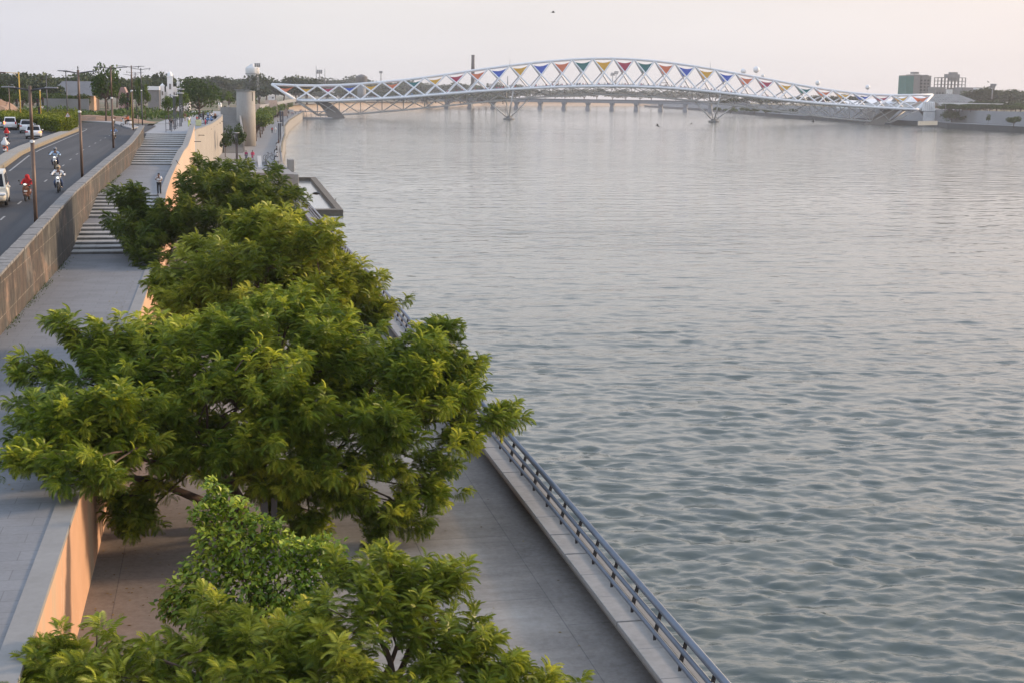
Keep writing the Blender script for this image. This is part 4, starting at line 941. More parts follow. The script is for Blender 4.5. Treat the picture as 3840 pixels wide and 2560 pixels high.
TP = {'far': [tree_proto(22, 62, .085, 40+k, M_FAR, .9, f*1.25, .28, 0, .54) for k, f in enumerate((.62, .8, .55, .7))],
      'mid': [tree_proto(18, 110, .060, 60+k, M_MIDT, 1., f*1.1, .3, 0, .57) for k, f in enumerate((.8, 1.0, .7))],
      'airy': [tree_proto(17, 90, .055, 70+k, M_MIDT, 1.6, 1.1, .45, 0, .62) for k in range(2)],
      'lime': [tree_proto(12, 60, .055, 80+k, M_LIME, 1.8, 1.0, .45) for k in range(2)],
      'dense': [tree_proto(26, 150, .05, 90+k, M_MIDT, .62, 1.25, .15, .5, .36) for k in range(2)],
      'olive': [tree_proto(18, 110, .055, 95+k, M_NEEM3, 1., .7, .42) for k in range(2)]}
rt = random.Random(17)
def plant(kind, loc, h, label, group=None, wide=1., name=None, rz=None):
    cm, tm = TP[kind][rt.randrange(len(TP[kind]))]
    r = empty(name or 'tree', loc, rt.uniform(0, 6.28) if rz is None else rz, label, 'tree', group); r.scale = (h*wide, h*wide*rt.uniform(.9, 1.1), h)
    mesh_obj('crown', cm, None, r); mesh_obj('trunk', tm, None, r); return r
def skyline(prof, x0, x1, step, Y0, Y1, gz, wpx, label, group, kind='far', dy=-4., wide=None):
    xs_ = [p[0] for p in prof]; ys_ = [p[1] for p in prof]; x = x0
    while x < x1:
        Y = rt.uniform(Y0, Y1); yy = float(np.interp(x, xs_, ys_))+dy+rt.uniform(-2, 9)
        t = atY(x, yy, Y); h = float(t[2]-gz); w = wpx*rt.uniform(.8, 1.25)*Y/FPX
        plant(kind, (t[0], t[1], gz), max(3., h/.90), label, group, w/(.95*max(3., h))); x += step*rt.uniform(.7, 1.3)
PROF = [(0, 276), (30, 290), (75, 276), (145, 273), (180, 290), (220, 284), (290, 288), (306, 282), (380, 281), (430, 283), (480, 292), (520, 295), (560, 288), (610, 284), (640, 290), (700, 300), (818, 291), (851, 300), (888, 300), (948, 297), (974, 286), (1007, 297), (1044, 306), (1103, 295), (1168, 299), (1230, 307), (1287, 297), (1321, 295), (1383, 306), (1430, 313), (1478, 308), (1597, 308), (1650, 316), (1803, 320), (1900, 326)]
skyline(PROF, -60, 660, 36, 520, 640, 8.5, 112, 'dark tree in the hazy belt behind the grey roofed building and temple', 'tree belt behind the temple')
skyline(PROF, -60, 585, 42, 410, 480, 8.7, 78, 'dark green tree in the second row beyond the vacant lot', 'second row beyond the vacant lot', dy=24)
skyline(PROF, -40, 330, 50, 365, 392, 8.8, 62, 'bushy tree low behind the grey boundary wall of the vacant lot', 'bushes behind the boundary wall', 'mid', 58)
skyline(PROF, 660, 1180, 38, 940, 1150, 7.5, 110, 'hazy tree on the skyline around the white water tower', 'skyline trees near the water tower')
skyline(PROF, 700, 990, 40, 640, 800, 8., 74, 'green tree below the skyline behind the raised bridge approach', 'trees behind the bridge approach', dy=38)
skyline(PROF, 1120, 1960, 36, 1990, 2250, 6., 104, 'hazy tree on the far bank seen through the left half of the footbridge', 'far bank trees behind the footbridge')
skyline(PROF, 1120, 1900, 44, 1620, 1750, 6., 74, 'dusky tree lining the far river bank under the skyline', 'trees lining the far river bank', dy=34)
skyline([(1900, 338), (2700, 345)], 1900, 2760, 50, 2750, 2900, 7., 70, 'very faint tree on the horizon behind the middle of the footbridge', 'horizon trees')
# trees of the right bank
RBW = [(386, 200), (400, 450)] + [tuple(float(q) for q in at(x, y, 0)[:2]) for x, y in ((3840, 497), (3554, 481), (3520, 476), (3000, 448), (2705, 421))] + [(760, 2400)]
b = MB(); b.prism(RBW+[(800, 2400), (640, 1580), (560, 1320), (500, 1060), (478, 800), (452, 660), (440, 450), (426, 200)], -2, 2.3); struct(b.build('right_bank_promenade', M_FARCONC))
RW = [(412, 200), (426, 450), (440, 652), (449, 745), (462, 790), (488, 1046), (546, 1307), (628, 1591), (785, 2400)]
b = MB(); b.prism(RW+[(7000, 2600), (7000, 200)], 1.5, 9.5); struct(b.build('right_bank_terrain', M_EARTH))
b = MB(); b.sweep([(x, y, 0) for x, y in RW], [(0, 1.5), (0, 10.2), (-.5, 10.2), (-.5, 1.5)]); tag(b.build('retaining_wall', M_FARCONC), 'long grey retaining wall behind the promenade on the far right bank', 'wall')
b = MB(); b.sweep([(x, y, 0) for x, y in RBW], [(0, -1), (-.4, 2.9), (.2, 2.9), (.2, -1)]); tag(b.build('quay_wall', pm('dark_quay', (.075, .08, .085), .9, world=True, sc=.3)), 'dark stone quay wall at the foot of the far right bank', 'quay wall')
PR = [(2700, 372), (2900, 370), (3100, 362), (3206, 358), (3300, 372), (3560, 372), (3636, 350), (3672, 338), (3725, 334), (3760, 350), (3797, 337), (3840, 340), (3900, 345)]
skyline(PR, 3600, 3900, 36, 960, 1060, 9.4, 95, 'spreading hazy tree on the skyline at the far right edge', 'skyline trees at the far right')
skyline(PR, 3560, 3900, 22, 800, 860, 9.4, 70, 'dark green tree above the grey wall on the right bank', 'trees above the right bank wall', dy=40)
skyline([(3400, 392), (3900, 396)], 3545, 3900, 15, 775, 800, 9.4, 50, 'low leafy bush along the top of the right bank wall', 'bushes on the right bank wall', 'mid')
skyline(PR, 2720, 3260, 40, 1250, 1380, 9.4, 60, 'hazy tree behind the right half of the footbridge', 'trees behind the right half of the footbridge')
skyline([(2680, 402), (3300, 425)], 2690, 3330, 44, 1150, 1190, 2.3, 42, 'small tree on the right bank promenade seen under the footbridge', 'promenade trees under the footbridge', 'mid')
def plant_px(kind, x, ytop, ybase, z, wpx, label, group=None, Y=None, name=None):
    p = at(x, ybase, z) if Y is None else atY(x, ybase, Y); q = atY(x, ytop, p[1]); h = float(q[2]-p[2]); w = wpx*p[1]/FPX
    return plant(kind, p, h/.98, label, group, w/(.93*h), name)
plant_px('dense', *A6(720, 935), A6(720, 1235)[1], 2.3, 72, 'large round dark tree beside parked cars on the right bank')
plant_px('mid', *A6(1020, 1080), A6(1020, 1245)[1], 2.3, 46, 'lower tree joined to the large round tree on the right bank')
plant_px('airy', *A6(1480, 1090), A6(1480, 1290)[1], 2.3, 24, 'small pale young tree in front of the right bank wall')
plant_px('mid', *A6(2020, 1080), A6(2020, 1340)[1], 2.3, 64, 'flat topped dark tree near the right edge of the photo')
# trees of the vacant lot, plaza and far promenade
plant_px('airy', 398, 268, 456, 9.2, 118, 'tall airy green street tree behind the second and third lamp posts', name='street_tree')
plant_px('dense', 748, 281, 434, 9.0, 142, 'big dense dark tree behind the plaza with the parked scooters')
plant_px('mid', 18, 320, 440, 9.2, 62, 'leafy tree cut by the left edge of the photo')
for x, yt, yb, w, k, l in ((520, 310, 468, 34, 'airy', 'slender young tree close to the two tallest far lamp posts'), (546, 320, 452, 42, 'lime', 'young tree with loose foliage right of the far lamp posts'), (476, 340, 440, 46, 'mid', 'bushy young tree behind the white scooter rider'), (632, 352, 450, 50, 'mid', 'round green tree at the edge of the plaza'), (660, 350, 440, 56, 'mid', 'green tree below the white temple'), (690, 350, 446, 40, 'lime', 'pale young tree beside the flat disc lamps'), (860, 350, 430, 46, 'lime', 'thin pale tree with bare twigs left of the round tower'), (925, 340, 418, 60, 'mid', 'green tree behind the roof sheet of the round tower')):
    plant_px(k, x, yt, yb, 9.0, w, l)
plant_px('airy', *Z2(1170, 855), Z2(1190, 1205)[1], ZF, 82, 'dark leafy tree at the foot of the narrow stair', None, None, 'promenade_tree')
plant_px('airy', *Z2(1040, 935), Z2(1060, 1180)[1], ZF, 50, 'small lighter tree leaning at the foot of the narrow stair')
for k, (y, h) in enumerate(((322, 6.6), (348, 6.2), (378, 6.4), (412, 6.), (450, 6.2), (492, 6.), (540, 6.3), (590, 6.), (640, 6.4), (690, 6.), (740, 6.), (800, 6.3), (850, 6.))):
    x = float(np.interp(y, [p[1] for p in LEFTE], [p[0] for p in LEFTE]))
    plant('olive', (x+1.6, y, ZF), h, 'rounded tree in the row along the left side of the far promenade', 'far promenade tree row', 1.0)
# scrub of the vacant lot: nobody could count it
g = np.random.RandomState(77); n = 15000
pts = np.stack([g.uniform(-75, 0, n), g.uniform(274, 355, n)], -1); keep = (np.sin(pts[:, 0]*.16+2)*np.sin(pts[:, 1]*.11)+.35*np.sin(pts[:, 0]*.6)*np.sin(pts[:, 1]*.4) > -.05) & (pts[:, 0] < -12+(pts[:, 1]-250)*.12)
pts = pts[keep]; n = len(pts); pos = np.concatenate([pts, 9.0+.9*g.rand(n, 1)**2*(1+.8*np.sin(pts[:, :1]*.3))], 1); dr = unit(g.randn(n, 3)*.6+[0, 0, .8])
pv = np.array([(0, 0, 0), (.5, .3, .05), (1, 0, 0), (.5, -.3, .05)])*.7
V, Fq, t = stamp([(pv, np.array([[0, 1, 2, 3]]))], np.zeros(n, int), pos, frames(dr, g.randn(n)), .6+.8*g.rand(n), np.clip(.5+.2*g.randn(n), 0, 1))
tag(mesh_obj('scrub', np_mesh('scrub', V, Fq, t), M_MIDT), 'patchy green weeds and scrub covering the vacant lot beyond the junction', 'scrub', kind='stuff')
# rubble and soil heaps
def heap(x0, y0, x1, y1, z, h, label, n=14):
    b = MB(); g = np.random.RandomState(int(abs(x0*10)+y0)); P = []
    for i in range(n+1):
        row = []
        for j in range(n+1):
            u, v = i/n, j/n; e = max(0, 1-((2*u-1)**2+(2*v-1)**2)); row.append((x0+(x1-x0)*u, y0+(y1-y0)*v, z-.1+h*e**.8*(.75+.4*g.rand())))
        P.append(row)
    b.grid(P); tag(b.build('soil_heap', m_concrete('soil', (.25, .15, .10), (.36, .25, .18), .8) if 'M_SOIL' not in globals() else M_SOIL), label, 'soil heap')
M_SOIL = m_concrete('soil_heap_earth', (.25, .15, .10), (.36, .25, .18), .8)
heap(-46, 262, -33, 276, 9.0, 3.6, 'conical heap of reddish soil left of the traffic lights')
heap(-30, 251, -10, 258, 9.0, 1.2, 'long low bank of broken reddish rubble behind the footpath')
heap(-44, 250, -31, 256, 9.0, 1.0, 'low reddish rubble bank behind the hedge')

# ================================================================== distant buildings
M_WALLW = pm('white_plaster', (.82, .82, .82), .8, var=.04, world=True, sc=.3); M_OCH = pm('ochre_plaster', (.50, .32, .20), .85, world=True, sc=.3)
M_ROOF = pm('grey_roof_sheet', (.13, .133, .14), .7, world=True, sc=.4); M_DARK = pm('dark_opening', (.03, .032, .035), .8); M_BRICK = pm('grey_brick', (.22, .215, .21), .9, world=True, sc=.4)
M_NET = pm('green_netting', (.05, .165, .145), .9, world=True, sc=.5); M_STACK = pm('dark_brick', (.085, .075, .075), .9, world=True, sc=.3); M_TANK = pm('tank_white', (.68, .68, .67), .8, world=True, sc=.3)
def bld(name, x0, y0, x1, y1, Y, z0, dep, label, cat='building'):
    """building whose front spans the two photograph corners at distance Y"""
    p, q = atY(x0, y0, Y), atY(x1, y1, Y); r = empty(name, ((p[0]+q[0])/2, Y, z0), 0, label, cat); return r, float(abs(q[0]-p[0])), float(p[2]-z0), dep
def cb(name, m, par, boxes):
    b = MB()
    for c, d in boxes: b.box(c, d)
    return b.build(name, m, par)
r, w, h, d = bld('shed', *Z1(490, 272), *Z1(940, 272), 425, 8.8, 24, 'low long building with grey sheet roof and ochre wall beyond the vacant lot')
cb('wall', M_OCH, r, [((0, 0, h*.27), (w, d*.8, h*.54))])
b = MB(); b.add([(-w*.5, -d*.5, h*.5), (w*.55, -d*.5, h*.5), (w*.5, 0, h), (-w*.22, 0, h), (-w*.5, d*.5, h*.5), (w*.55, d*.5, h*.5)], [[0, 1, 2, 3], [3, 2, 5, 4]]); b.build('roof', M_ROOF, r)
b = MB(); b.add([(-w*.5, -d*.5, h*.5), (-w*.22, 0, h), (-w*.5, d*.5, h*.5)], [[0, 1, 2]]); b.build('gable', M_DARK, r)
for k in range(5): cb('window', M_DARK, r, [((-w*.1+k*w*.12, -d*.4-.05, h*.3), (w*.05, .2, h*.26))])
r, w, h, d = bld('house', *A3(700, 570), *A3(900, 570), 400, 8.8, 8, 'small pink house with a pitched roof left of the white temple', 'house')
cb('wall', pm('pink_plaster', (.42, .26, .24), .85, world=True), r, [((0, 0, h*.35), (w, d, h*.7))]); b = MB(); b.extr([(-w*.55, h*.7), (w*.55, h*.7), (w*.2, h), (-w*.2, h)], -d*.55, d*.55, 'y'); b.build('roof', pm('tile_roof', (.30, .20, .18), .9, world=True), r)
r, w, h, d = bld('shed', *A3(1400, 555), *A3(1700, 555), 430, 8.8, 8, 'long white roofed shed just left of the white temple'); cb('wall', M_BRICK, r, [((0, 0, h*.42), (w*.95, d, h*.84))]); cb('roof', M_WALLW, r, [((0, 0, h*.93), (w, d*1.1, h*.16))])
# white temple with domed towers
r, w, h, d = bld('temple', *A3(1700, 330), *A3(2420, 330), 440, 8.8, 16, 'white temple with domed towers rising behind the trees', 'temple')
cb('wall', M_WALLW, r, [((w*.1, 2, h*.36), (w*.78, d, h*.72)), ((-w*.30, 0, h*.28), (w*.14, d*.7, h*.56))])
for k in range(6): cb('window', M_DARK, r, [((-w*.02+k*w*.085, -d*.5+1.92, h*.45), (w*.028, .3, h*.2))])
def ttower(x, wd, hh, dome):
    b = MB(); b.box((x, -d*.5, hh/2), (wd, wd, hh)); b.box((x, -d*.5, hh+.15), (wd*1.12, wd*1.12, .4)); t = b.build('tower', M_WALLW, r)
    b = MB()
    if dome: b.lathe([(wd*.42, hh+.3), (wd*.47, hh+wd*.3), (wd*.42, hh+wd*.6), (wd*.25, hh+wd*.85), (.1, hh+wd*1.0), (.05, hh+wd*1.25)], (x, -d*.5, 0), 20)
    else: b.lathe([(wd*.7, hh+.2), (wd*.1, hh+wd*.7), (.05, hh+wd*.95)], (x, -d*.5, 0), 4, False)
    b.build('dome', M_WALLW, t)
    cb('window', M_BRICK, t, [((x, -d*.5-wd*.5, hh*.72), (wd*.34, .3, hh*.16)), ]); cb('window', M_BRICK, t, [((x, -d*.5-wd*.5, hh*.35), (wd*.22, .3, hh*.3))])
ttower(-w*.14, w*.19, h*1.0, True); ttower(-w*.40, w*.13, h*.72, False); ttower(w*.13, w*.10, h*.82, True); ttower(w*.27, w*.09, h*.82, True)
# boundary wall
p, q = atY(*Z1(430, 445), 352), atY(*Z1(870, 445), 352); b = MB(); b.box(((p[0]+q[0])/2, 352, 9.0+(p[2]-9)/2), (q[0]-p[0], .4, p[2]-9)); tag(b.build('boundary_wall', M_BRICK), 'long grey block boundary wall behind the weeds of the vacant lot', 'wall')
# water towers, chimney, masts
def wtower(x, ytop, Y, Rpx, label, bowl=True):
    p = atY(x, ytop, Y); R = Rpx*Y/FPX; zt = float(p[2]); r = empty('water_tower', (p[0], Y, 7), 0, label, 'water tower'); H = zt-7
    b = MB()
    if bowl:
        b.lathe([(R*.42, H-R*2.5), (R*.6, H-R*2.0), (R*1.0, H-R*1.45), (R*1.02, H-R*.6), (R*.95, H-R*.5), (R*.35, H-R*.12), (R*.32, H), (.2, H)], n=28); b.build('tank', M_TANK, r)
        b = MB()
        for k in range(8): a = k*PI/4; b.tube([(R*.45*math.cos(a), R*.45*math.sin(a), 0), (R*.40*math.cos(a), R*.40*math.sin(a), H-R*2.4)], R*.07, 6)
        b.lathe([(R*.2, 0), (R*.2, H-R*2.4)], n=12); b.build('shaft', M_FARCONC, r)
        b = MB(); b.lathe([(R*1.05, H-R*1.42), (R*1.05, H-R*1.34)], n=28); b.build('gallery', M_FARCONC, r)
    else:
        b.lathe([(R, H-R*1.5), (R, H-R*.5), (R*1.04, H-R*.45), (R*.55, H-R*.15), (.3, H)], n=28); b.build('tank', pm('tank_grey', (.17, .165, .165), .9, world=True), r); b = MB(); b.lathe([(R*.75, 0), (R*.75, H-R*1.5)], n=20); b.build('shaft', M_FARCONC, r)
wtower(Z2(1345, 125)[0], Z2(1345, 125)[1], 1050, 24.5, 'tall white water tower with a flared bowl shaped tank')
wtower(Z3(930, 312)[0], Z3(930, 312)[1], 1500, 21, 'squat grey domed water tank behind the trees', False)
p = atY(*Z3(2022, 123), 1950); H = float(p[2])-6; b = MB(); b.lathe([(3.2, 0), (2.2, H*.97), (2.4, H*.975), (2.4, H), (1.8, H)], n=20); o = b.build('chimney', M_STACK); o.location = (p[0], 1950, 6); tag(o, 'tall dark brick factory chimney beyond the footbridge', 'chimney')
def mast(x, yt, yb, Y, w, label, head=None, lattice=False, cat='mast'):
    p = atY(x, yt, Y); q = atY(x, yb, Y); H = float(p[2]-q[2]); r = empty('mast', q, 0, label, cat); b = MB()
    if lattice:
        for k in range(3):
            a = k*2.1; b.tube([(w*math.cos(a), w*math.sin(a), 0), (w*.6*math.cos(a), w*.6*math.sin(a), H)], w*.16, 4)
        for k in range(14):
            a = k*2.1; z0, z1 = H*k/14, H*(k+1)/14; b.tube([(w*.85*math.cos(a), w*.85*math.sin(a), z0), (w*.85*math.cos(a+2.1), w*.85*math.sin(a+2.1), z1)], w*.12, 4)
    else: b.tube([(0, 0, 0), (0, 0, H)], [w, w*.6], 8)
    b.build('pole', M_FARCONC, r)
    if head:
        b = MB()
        for k in range(6): b.box(((k % 3-1)*head*.6, (k//3-.5)*head*.5, H-head*(.2+.6*(k//3))), (head*.5, head*.3, head*.6))
        b.build('antenna', M_FARCONC, r)
    return r
mast(*Z2(1407, 118), Z2(1410, 420)[1], 700, .55, 'thin pale lattice mast right of the white water tower', 1.6, True)
mast(*Z3(487, 225), 330, 1150, .35, 'tall thin mast, left of the three over the left end of the footbridge'); mast(*Z3(519, 272), 330, 1150, .5, 'floodlight mast with a clustered head over the left end of the footbridge', 2.6); mast(*Z3(572, 258), 330, 1150, .35, 'plain thin mast right of the clustered floodlight mast')
mast(*Z3(1119, 283), 320, 1500, 1.0, 'faint telecom tower above the left quarter of the footbridge', 2.0, True); mast(*A6(1565, 430), 372, 900, .6, 'telecom mast with a round cluster of antennas at the far right', 2.6)
mast(*Z4(293, 150), Z4(293, 232)[1], 868, .12, 'needle thin lightning rod on the top tube above the left pier'); mast(*Z4(2257, 180), Z4(2257, 262)[1], 857, .12, 'needle thin lightning rod on the top tube above the right pier')
mast(*Z4(1297, 300), 340, 2700, 1.2, 'faint distant pole with round lamps seen through the arch', 5.); mast(*Z4(1330, 285), 340, 2700, 1.2, 'taller faint distant pole with round lamps seen through the arch', 5.); mast(*Z4(270, 330), 335, 1600, .8, 'dark thin pole rising behind the left pier')
# two blocks under construction at the right
def block(x0, yt, x1, yb, Y, label, nf, nb, skel):
    p, q = atY(x0, yt, Y), atY(x1, yt, Y); w = float(q[0]-p[0]); H = float(p[2])-9.4; r = empty('apartment_block', ((p[0]+q[0])/2, Y, 9.4), 0, label, 'apartment block'); fh = H/nf; dp = w*.6
    cb('slab', M_BRICK, r, [((0, dp/2, (k+1)*fh-.2), (w, dp, .45)) for k in range(nf)])
    cb('column', M_BRICK, r, [((-w/2+w*(j+.02)/nb+.2, yy, H/2), (.7, .7, H)) for j in range(nb+1) for yy in (.5, dp-.5)])
    if skel:
        g = random.Random(5)
        for k in range(nf):
            for j in range(nb):
                if k < 3 or (k < 6 and g.random() < .75) or g.random() < .2:
                    cb('wall_panel', M_BRICK, r, [((-w/2+w*(j+.5)/nb, .8, k*fh+fh*.45), (w/nb*.75, .3, fh*.8))])
        cb('roof_room', M_BRICK, r, [((w*.08, dp/2, H+1.6), (w*.5, dp*.5, 3.2)), ((w*.12, dp/2, H+4.0), (w*.26, dp*.4, 2.4))])
    else:
        cb('wall', M_BRICK, r, [((-w*.07, dp/2, H/2), (w*.30, dp*.96, H*1.06)), ((w*.32, dp/2, H*.49), (w*.36, dp*.94, H*.98))])
        cb('netting', M_NET, r, [((-w*.36, dp/2-.3, H*.49), (w*.30, dp+.6, H*.98))])
        for k in range(nf-1):
            for j in range(3): cb('window', M_DARK, r, [((w*(.13+j*.14), -.05 if j else .1, k*fh+fh*.5), (w*.06, .35, fh*.5))])
        cb('roof_room', M_BRICK, r, [((-w*.02, dp/2, H*1.08), (w*.2, dp*.5, H*.06)), ((w*.40, dp/2, H*1.0), (w*.18, dp*.5, H*.05))])
block(*Z5(1518, 158), Z5(1690, 158)[0], 0, 1250, 'unfinished tower block half wrapped in green netting', 10, 6, False)
block(*Z5(1770, 172), Z5(1938, 172)[0], 0, 1250, 'bare concrete skeleton of a stepped apartment block', 9, 7, True)
for x0, y0, x1, l in ((300, 505, 500, 'low grey building between the two unfinished blocks'), (530, 540, 660, 'pale low building in front of the concrete skeleton'), (860, 510, 1090, 'dark low building at the right foot of the concrete skeleton'), (1090, 550, 1160, 'small white building beyond the lattice roof'), (1160, 512, 1300, 'pale boxy building among the trees beyond the lattice roof')):
    r, w, h, d = bld('building', *A6(x0, y0), *A6(x1, y0), 1180 if x0 < 1000 else 1300, 9.4, 14, l); cb('wall', M_TANK if x0 in (530, 1090, 1160) else M_BRICK, r, [((0, 0, h/2), (w, d, h))]); cb('parapet', M_FARCONC, r, [((0, 0, h+.3), (w*1.02, d*1.02, .6))])
    for k in range(3): cb('window', M_DARK, r, [((-w*.3+k*w*.3, -d/2-.05, h*.72), (w*.12, .3, h*.12))])
# lattice roofed event hall and white tents
r, w, h, d = bld('event_hall', *A6(300, 650), *A6(1230, 650), 900, 9.4, 30, 'event hall with a wide sloping lattice roof behind the right end of the footbridge', 'hall')
b = MB(); n = 13
for k in range(n+1):
    t = k/n; b.tube([(-w*.55+w*1.1*t, -d*.6, h*.25), (-w*.30+w*.60*((t+.35) % 1.0 if False else t), d*.4, h*1.02)], .45, 5); 
    b.tube([(-w*.55+w*1.1*t, -d*.6, h*.25), (-w*.40+w*.9*max(0, t-.25), d*.4, h*1.0)], .35, 5)
for k in range(7): t = k/6; b.tube([(-w*(.55-.22*t), -d*.6+d*t, h*(.25+.76*t)), (w*(.55-.22*t), -d*.6+d*t, h*(.25+.76*t))], .45, 5)
b.build('roof_lattice', pm('lattice_steel', (.30, .285, .27), .6), r)
b = MB(); b.add([(-w*.54, -d*.58, h*.2), (w*.54, -d*.58, h*.2), (w*.32, d*.38, h*.95), (-w*.32, d*.38, h*.95)], [[0, 1, 2, 3]]); b.build('roof_sheet', pm('hall_dark', (.06, .055, .05), .9), r)
cb('wall', pm('hall_wall', (.26, .18, .12), .9), r, [((0, d*.1, h*.12), (w*.9, d*.7, h*.24))])
for x0, y0, x1, Y, l in ((1060, 335, 1200, 960, 'long low white exhibition tent behind the footbridge deck'), (1215, 322, 1440, 930, 'white marquee with a curved roof left of the lattice hall'), (1450, 302, 1690, 915, 'largest white peaked tent next to the lattice hall')):
    r, w, h, d = bld('tent', *Z5(x0, y0), *Z5(x1, y0), Y, 9.4, 20, l, 'tent')
    b = MB(); m = 8; P = [[(-w/2+w*i/m, -d/2+d*j/4, h*(.55+.45*math.sin(PI*j/4)*(.75+.25*math.cos(PI*(i-m/2)/m)))) for j in range(5)] for i in range(m+1)]; b.grid(P); b.build('canopy', M_WALLW, r); cb('tent_wall', M_TANK, r, [((0, 0, h*.28), (w*.98, d*.96, h*.56))])
r, w, h, d = bld('pavilion', *A6(120, 790), *A6(370, 790), 800, 9.4, 6, 'row of tall white canvas booths below the lattice roof', 'pavilion')
for k in range(6): b = MB(); x = -w/2+w*(k+.5)/6; b.add([(x-w*.07, -1, 0), (x+w*.07, -1, 0), (x+w*.07, 1, 0), (x-w*.07, 1, 0), (x-w*.05, -.6, h*.9), (x+w*.05, -.6, h*.9), (x+w*.05, .6, h*.9), (x-w*.05, .6, h*.9), (x, 0, h*1.05)], [[0, 1, 5, 4], [1, 2, 6, 5], [2, 3, 7, 6], [3, 0, 4, 7], [4, 5, 8], [5, 6, 8], [6, 7, 8], [7, 4, 8]]); b.build('booth', M_TANK, r)
p, q = atY(*A6(490, 828), 790), atY(*A6(1790, 850), 790); b = MB(); b.box(((p[0]+q[0])/2, 790, 14.), (q[0]-p[0], 3., .45)); 
r = empty('shade_walkway', ((p[0]+q[0])/2, 790, 9.4), 0, 'long thin white flat roof among the trees of the right bank', 'canopy'); zc_ = float(p[2])
b = MB(); b.box(((p[0]+q[0])/2, 790, zc_), (q[0]-p[0], 3., .4)); ch(b.build('roof', M_WALLW), r)
for k in range(6): b = MB(); b.tube([(p[0]+(q[0]-p[0])*(k+.5)/6, 790, 9.4), (p[0]+(q[0]-p[0])*(k+.5)/6, 790, zc_)], .15, 6); ch(b.build('column', M_FARCONC), r)
# landing stage, ramps and hoarding at the right end of the footbridge
b = MB(); e = bp(268, 9.6); b.prism([(e[0]-4, e[1]-5), (e[0]+34, e[1]-5), (e[0]+34, e[1]+6), (e[0]-4, e[1]+6)], 8.8, 9.6)
r = empty('bridge_landing', (e[0]+15, e[1], 9), 0, 'grey concrete approach slab at the right end of the footbridge', 'bridge approach'); ch(b.build('slab', M_FARCONC), r)
b = MB(); b.prism([(e[0]+6, e[1]-4.6), (e[0]+26, e[1]-4.6), (e[0]+20, e[1]-4.6+.1), (e[0]+12, e[1]-4.5)], 2, 8.8); b.box((e[0]+15, e[1]-5.1, 10.2), (38, .25, 1.2)); ch(b.build('parapet', M_TANK), r)
b = MB(); b.add([(e[0]+8, e[1]-4, 8.8), (e[0]+30, e[1]-4, 8.8), (e[0]+22, e[1]-4, 2.2), (e[0]+15, e[1]-4, 2.2), (e[0]+8, e[1]+5, 8.8), (e[0]+30, e[1]+5, 8.8), (e[0]+22, e[1]+5, 2.2), (e[0]+15, e[1]+5, 2.2)], [[0, 1, 2, 3], [4, 5, 6, 7], [0, 3, 7, 4], [1, 2, 6, 5]]); ch(b.build('support', M_BRICK), r)
p, q = at(*A6(5, 1300), 2.3), at(*A6(420, 1290), 2.3); r = empty('hoarding', (p+q)/2, math.atan2(q[1]-p[1], q[0]-p[0]), 'row of pale blue white hoarding panels on the right bank quay', 'hoarding'); L = float(np.linalg.norm(q-p))
for k in range(8): cb('panel', pm('hoarding_white', (.15, .19, .215), .7), r, [((-L/2+L*(k+.5)/8, 0, 1.2), (L/8*.96, .15, 2.3))])
# balloons, tethered above the bridge
for i, ((x, y), R, l) in enumerate(((Z5(355, 130), 1.75, 'white round balloon just left of the largest one'), (Z5(448, 118), 2.1, 'largest white round balloon above the right half of the bridge'), (Z5(495, 162), 1.2, 'smallest balloon touching the top tube of the bridge'), (Z5(885, 213), 1.6, 'white balloon above the right quarter of the bridge'), (Z5(1240, 243), 1.6, 'white balloon nearest the right end of the bridge'))):
    p = atY(x, y, 880); r = empty('balloon', p, 0, l, 'balloon'); b = MB(); b.ell((0, 0, 0), (R, R, R*1.05), 20, 12); b.build('envelope', M_WHITE, r)
    b = MB(); b.tube([(0, 0, -R), (.3, .2, -float(p[2])+12)], .03, 4); b.build('tether', M_FARCONC, r)
# raised approach on the left bank and landing pontoon
pts = [(14.5, 540, 8.6), (22, 600, 9.0), (30, 680, 9.5), (37, 760, 9.9), (BA[0]-136, BA[1]+BD[1]/BD[0]*-136-2, 10.2)]
r = empty('bridge_approach', (30, 700, 8), 0, 'raised walkway leading along the left bank to the white footbridge', 'bridge approach')
b = MB(); b.sweep(pts, [(2.5, -.5), (2.5, .1), (-3.5, .1), (-3.5, -.5)]); ch(b.build('deck', M_FARCONC), r)
b = MB(); b.sweep(pts, [(2.52, .1), (2.52, 1.3), (2.42, 1.3), (2.42, .1)]); ch(b.build('parapet', M_FARCONC), r)
for (x0, y0, x1, y1, Y, dp) in ((500, 575, 590, 775, 520, 5), (600, 560, 1100, 640, 585, 6), (860, 447, 1098, 560, 590, 6), (1215, 545, 1395, 830, 690, 5)):
    p, q = atY(*A5(x0, y0), Y), atY(*A5(x1, y1), Y); b = MB(); b.prism([(p[0], Y), (q[0], Y), (q[0]-1.5, Y+dp), (p[0]-1.5, Y+dp)], max(ZF-.5, float(q[2])-3), float(p[2])); ch(b.build('abutment', m_concrete('rose_plaster', (.50, .37, .29), (.58, .43, .34), .2) if 'M_ROSE' not in globals() else M_ROSE), r)
p = atY(*A5(940, 440), 590); r = empty('cabin', p, 0, 'small white portable cabin on the raised approach', 'cabin'); cb('wall', M_TANK, r, [((0, 3, .75), (2.6, 4, 1.5))]); cb('roof', M_WALLW, r, [((0, 3, 1.55), (2.8, 4.3, .12))]); cb('window', M_DARK, r, [((.4, .97, .9), (.7, .08, .5))])
p = at(*A5(1900, 985), 0); r = empty('pontoon', p, 0, 'floating jetty with white cabin and mooring ramp by the left end of the bridge', 'pontoon'); cb('float', M_FARCONC, r, [((0, 0, .2), (32, 12, 1.2))]); cb('cabin', M_WALLW, r, [((-10, 0, 3), (7, 6, 4.4))]); cb('canopy', M_RAIL, r, [((5, 0, 4.2), (16, 8, .4))])
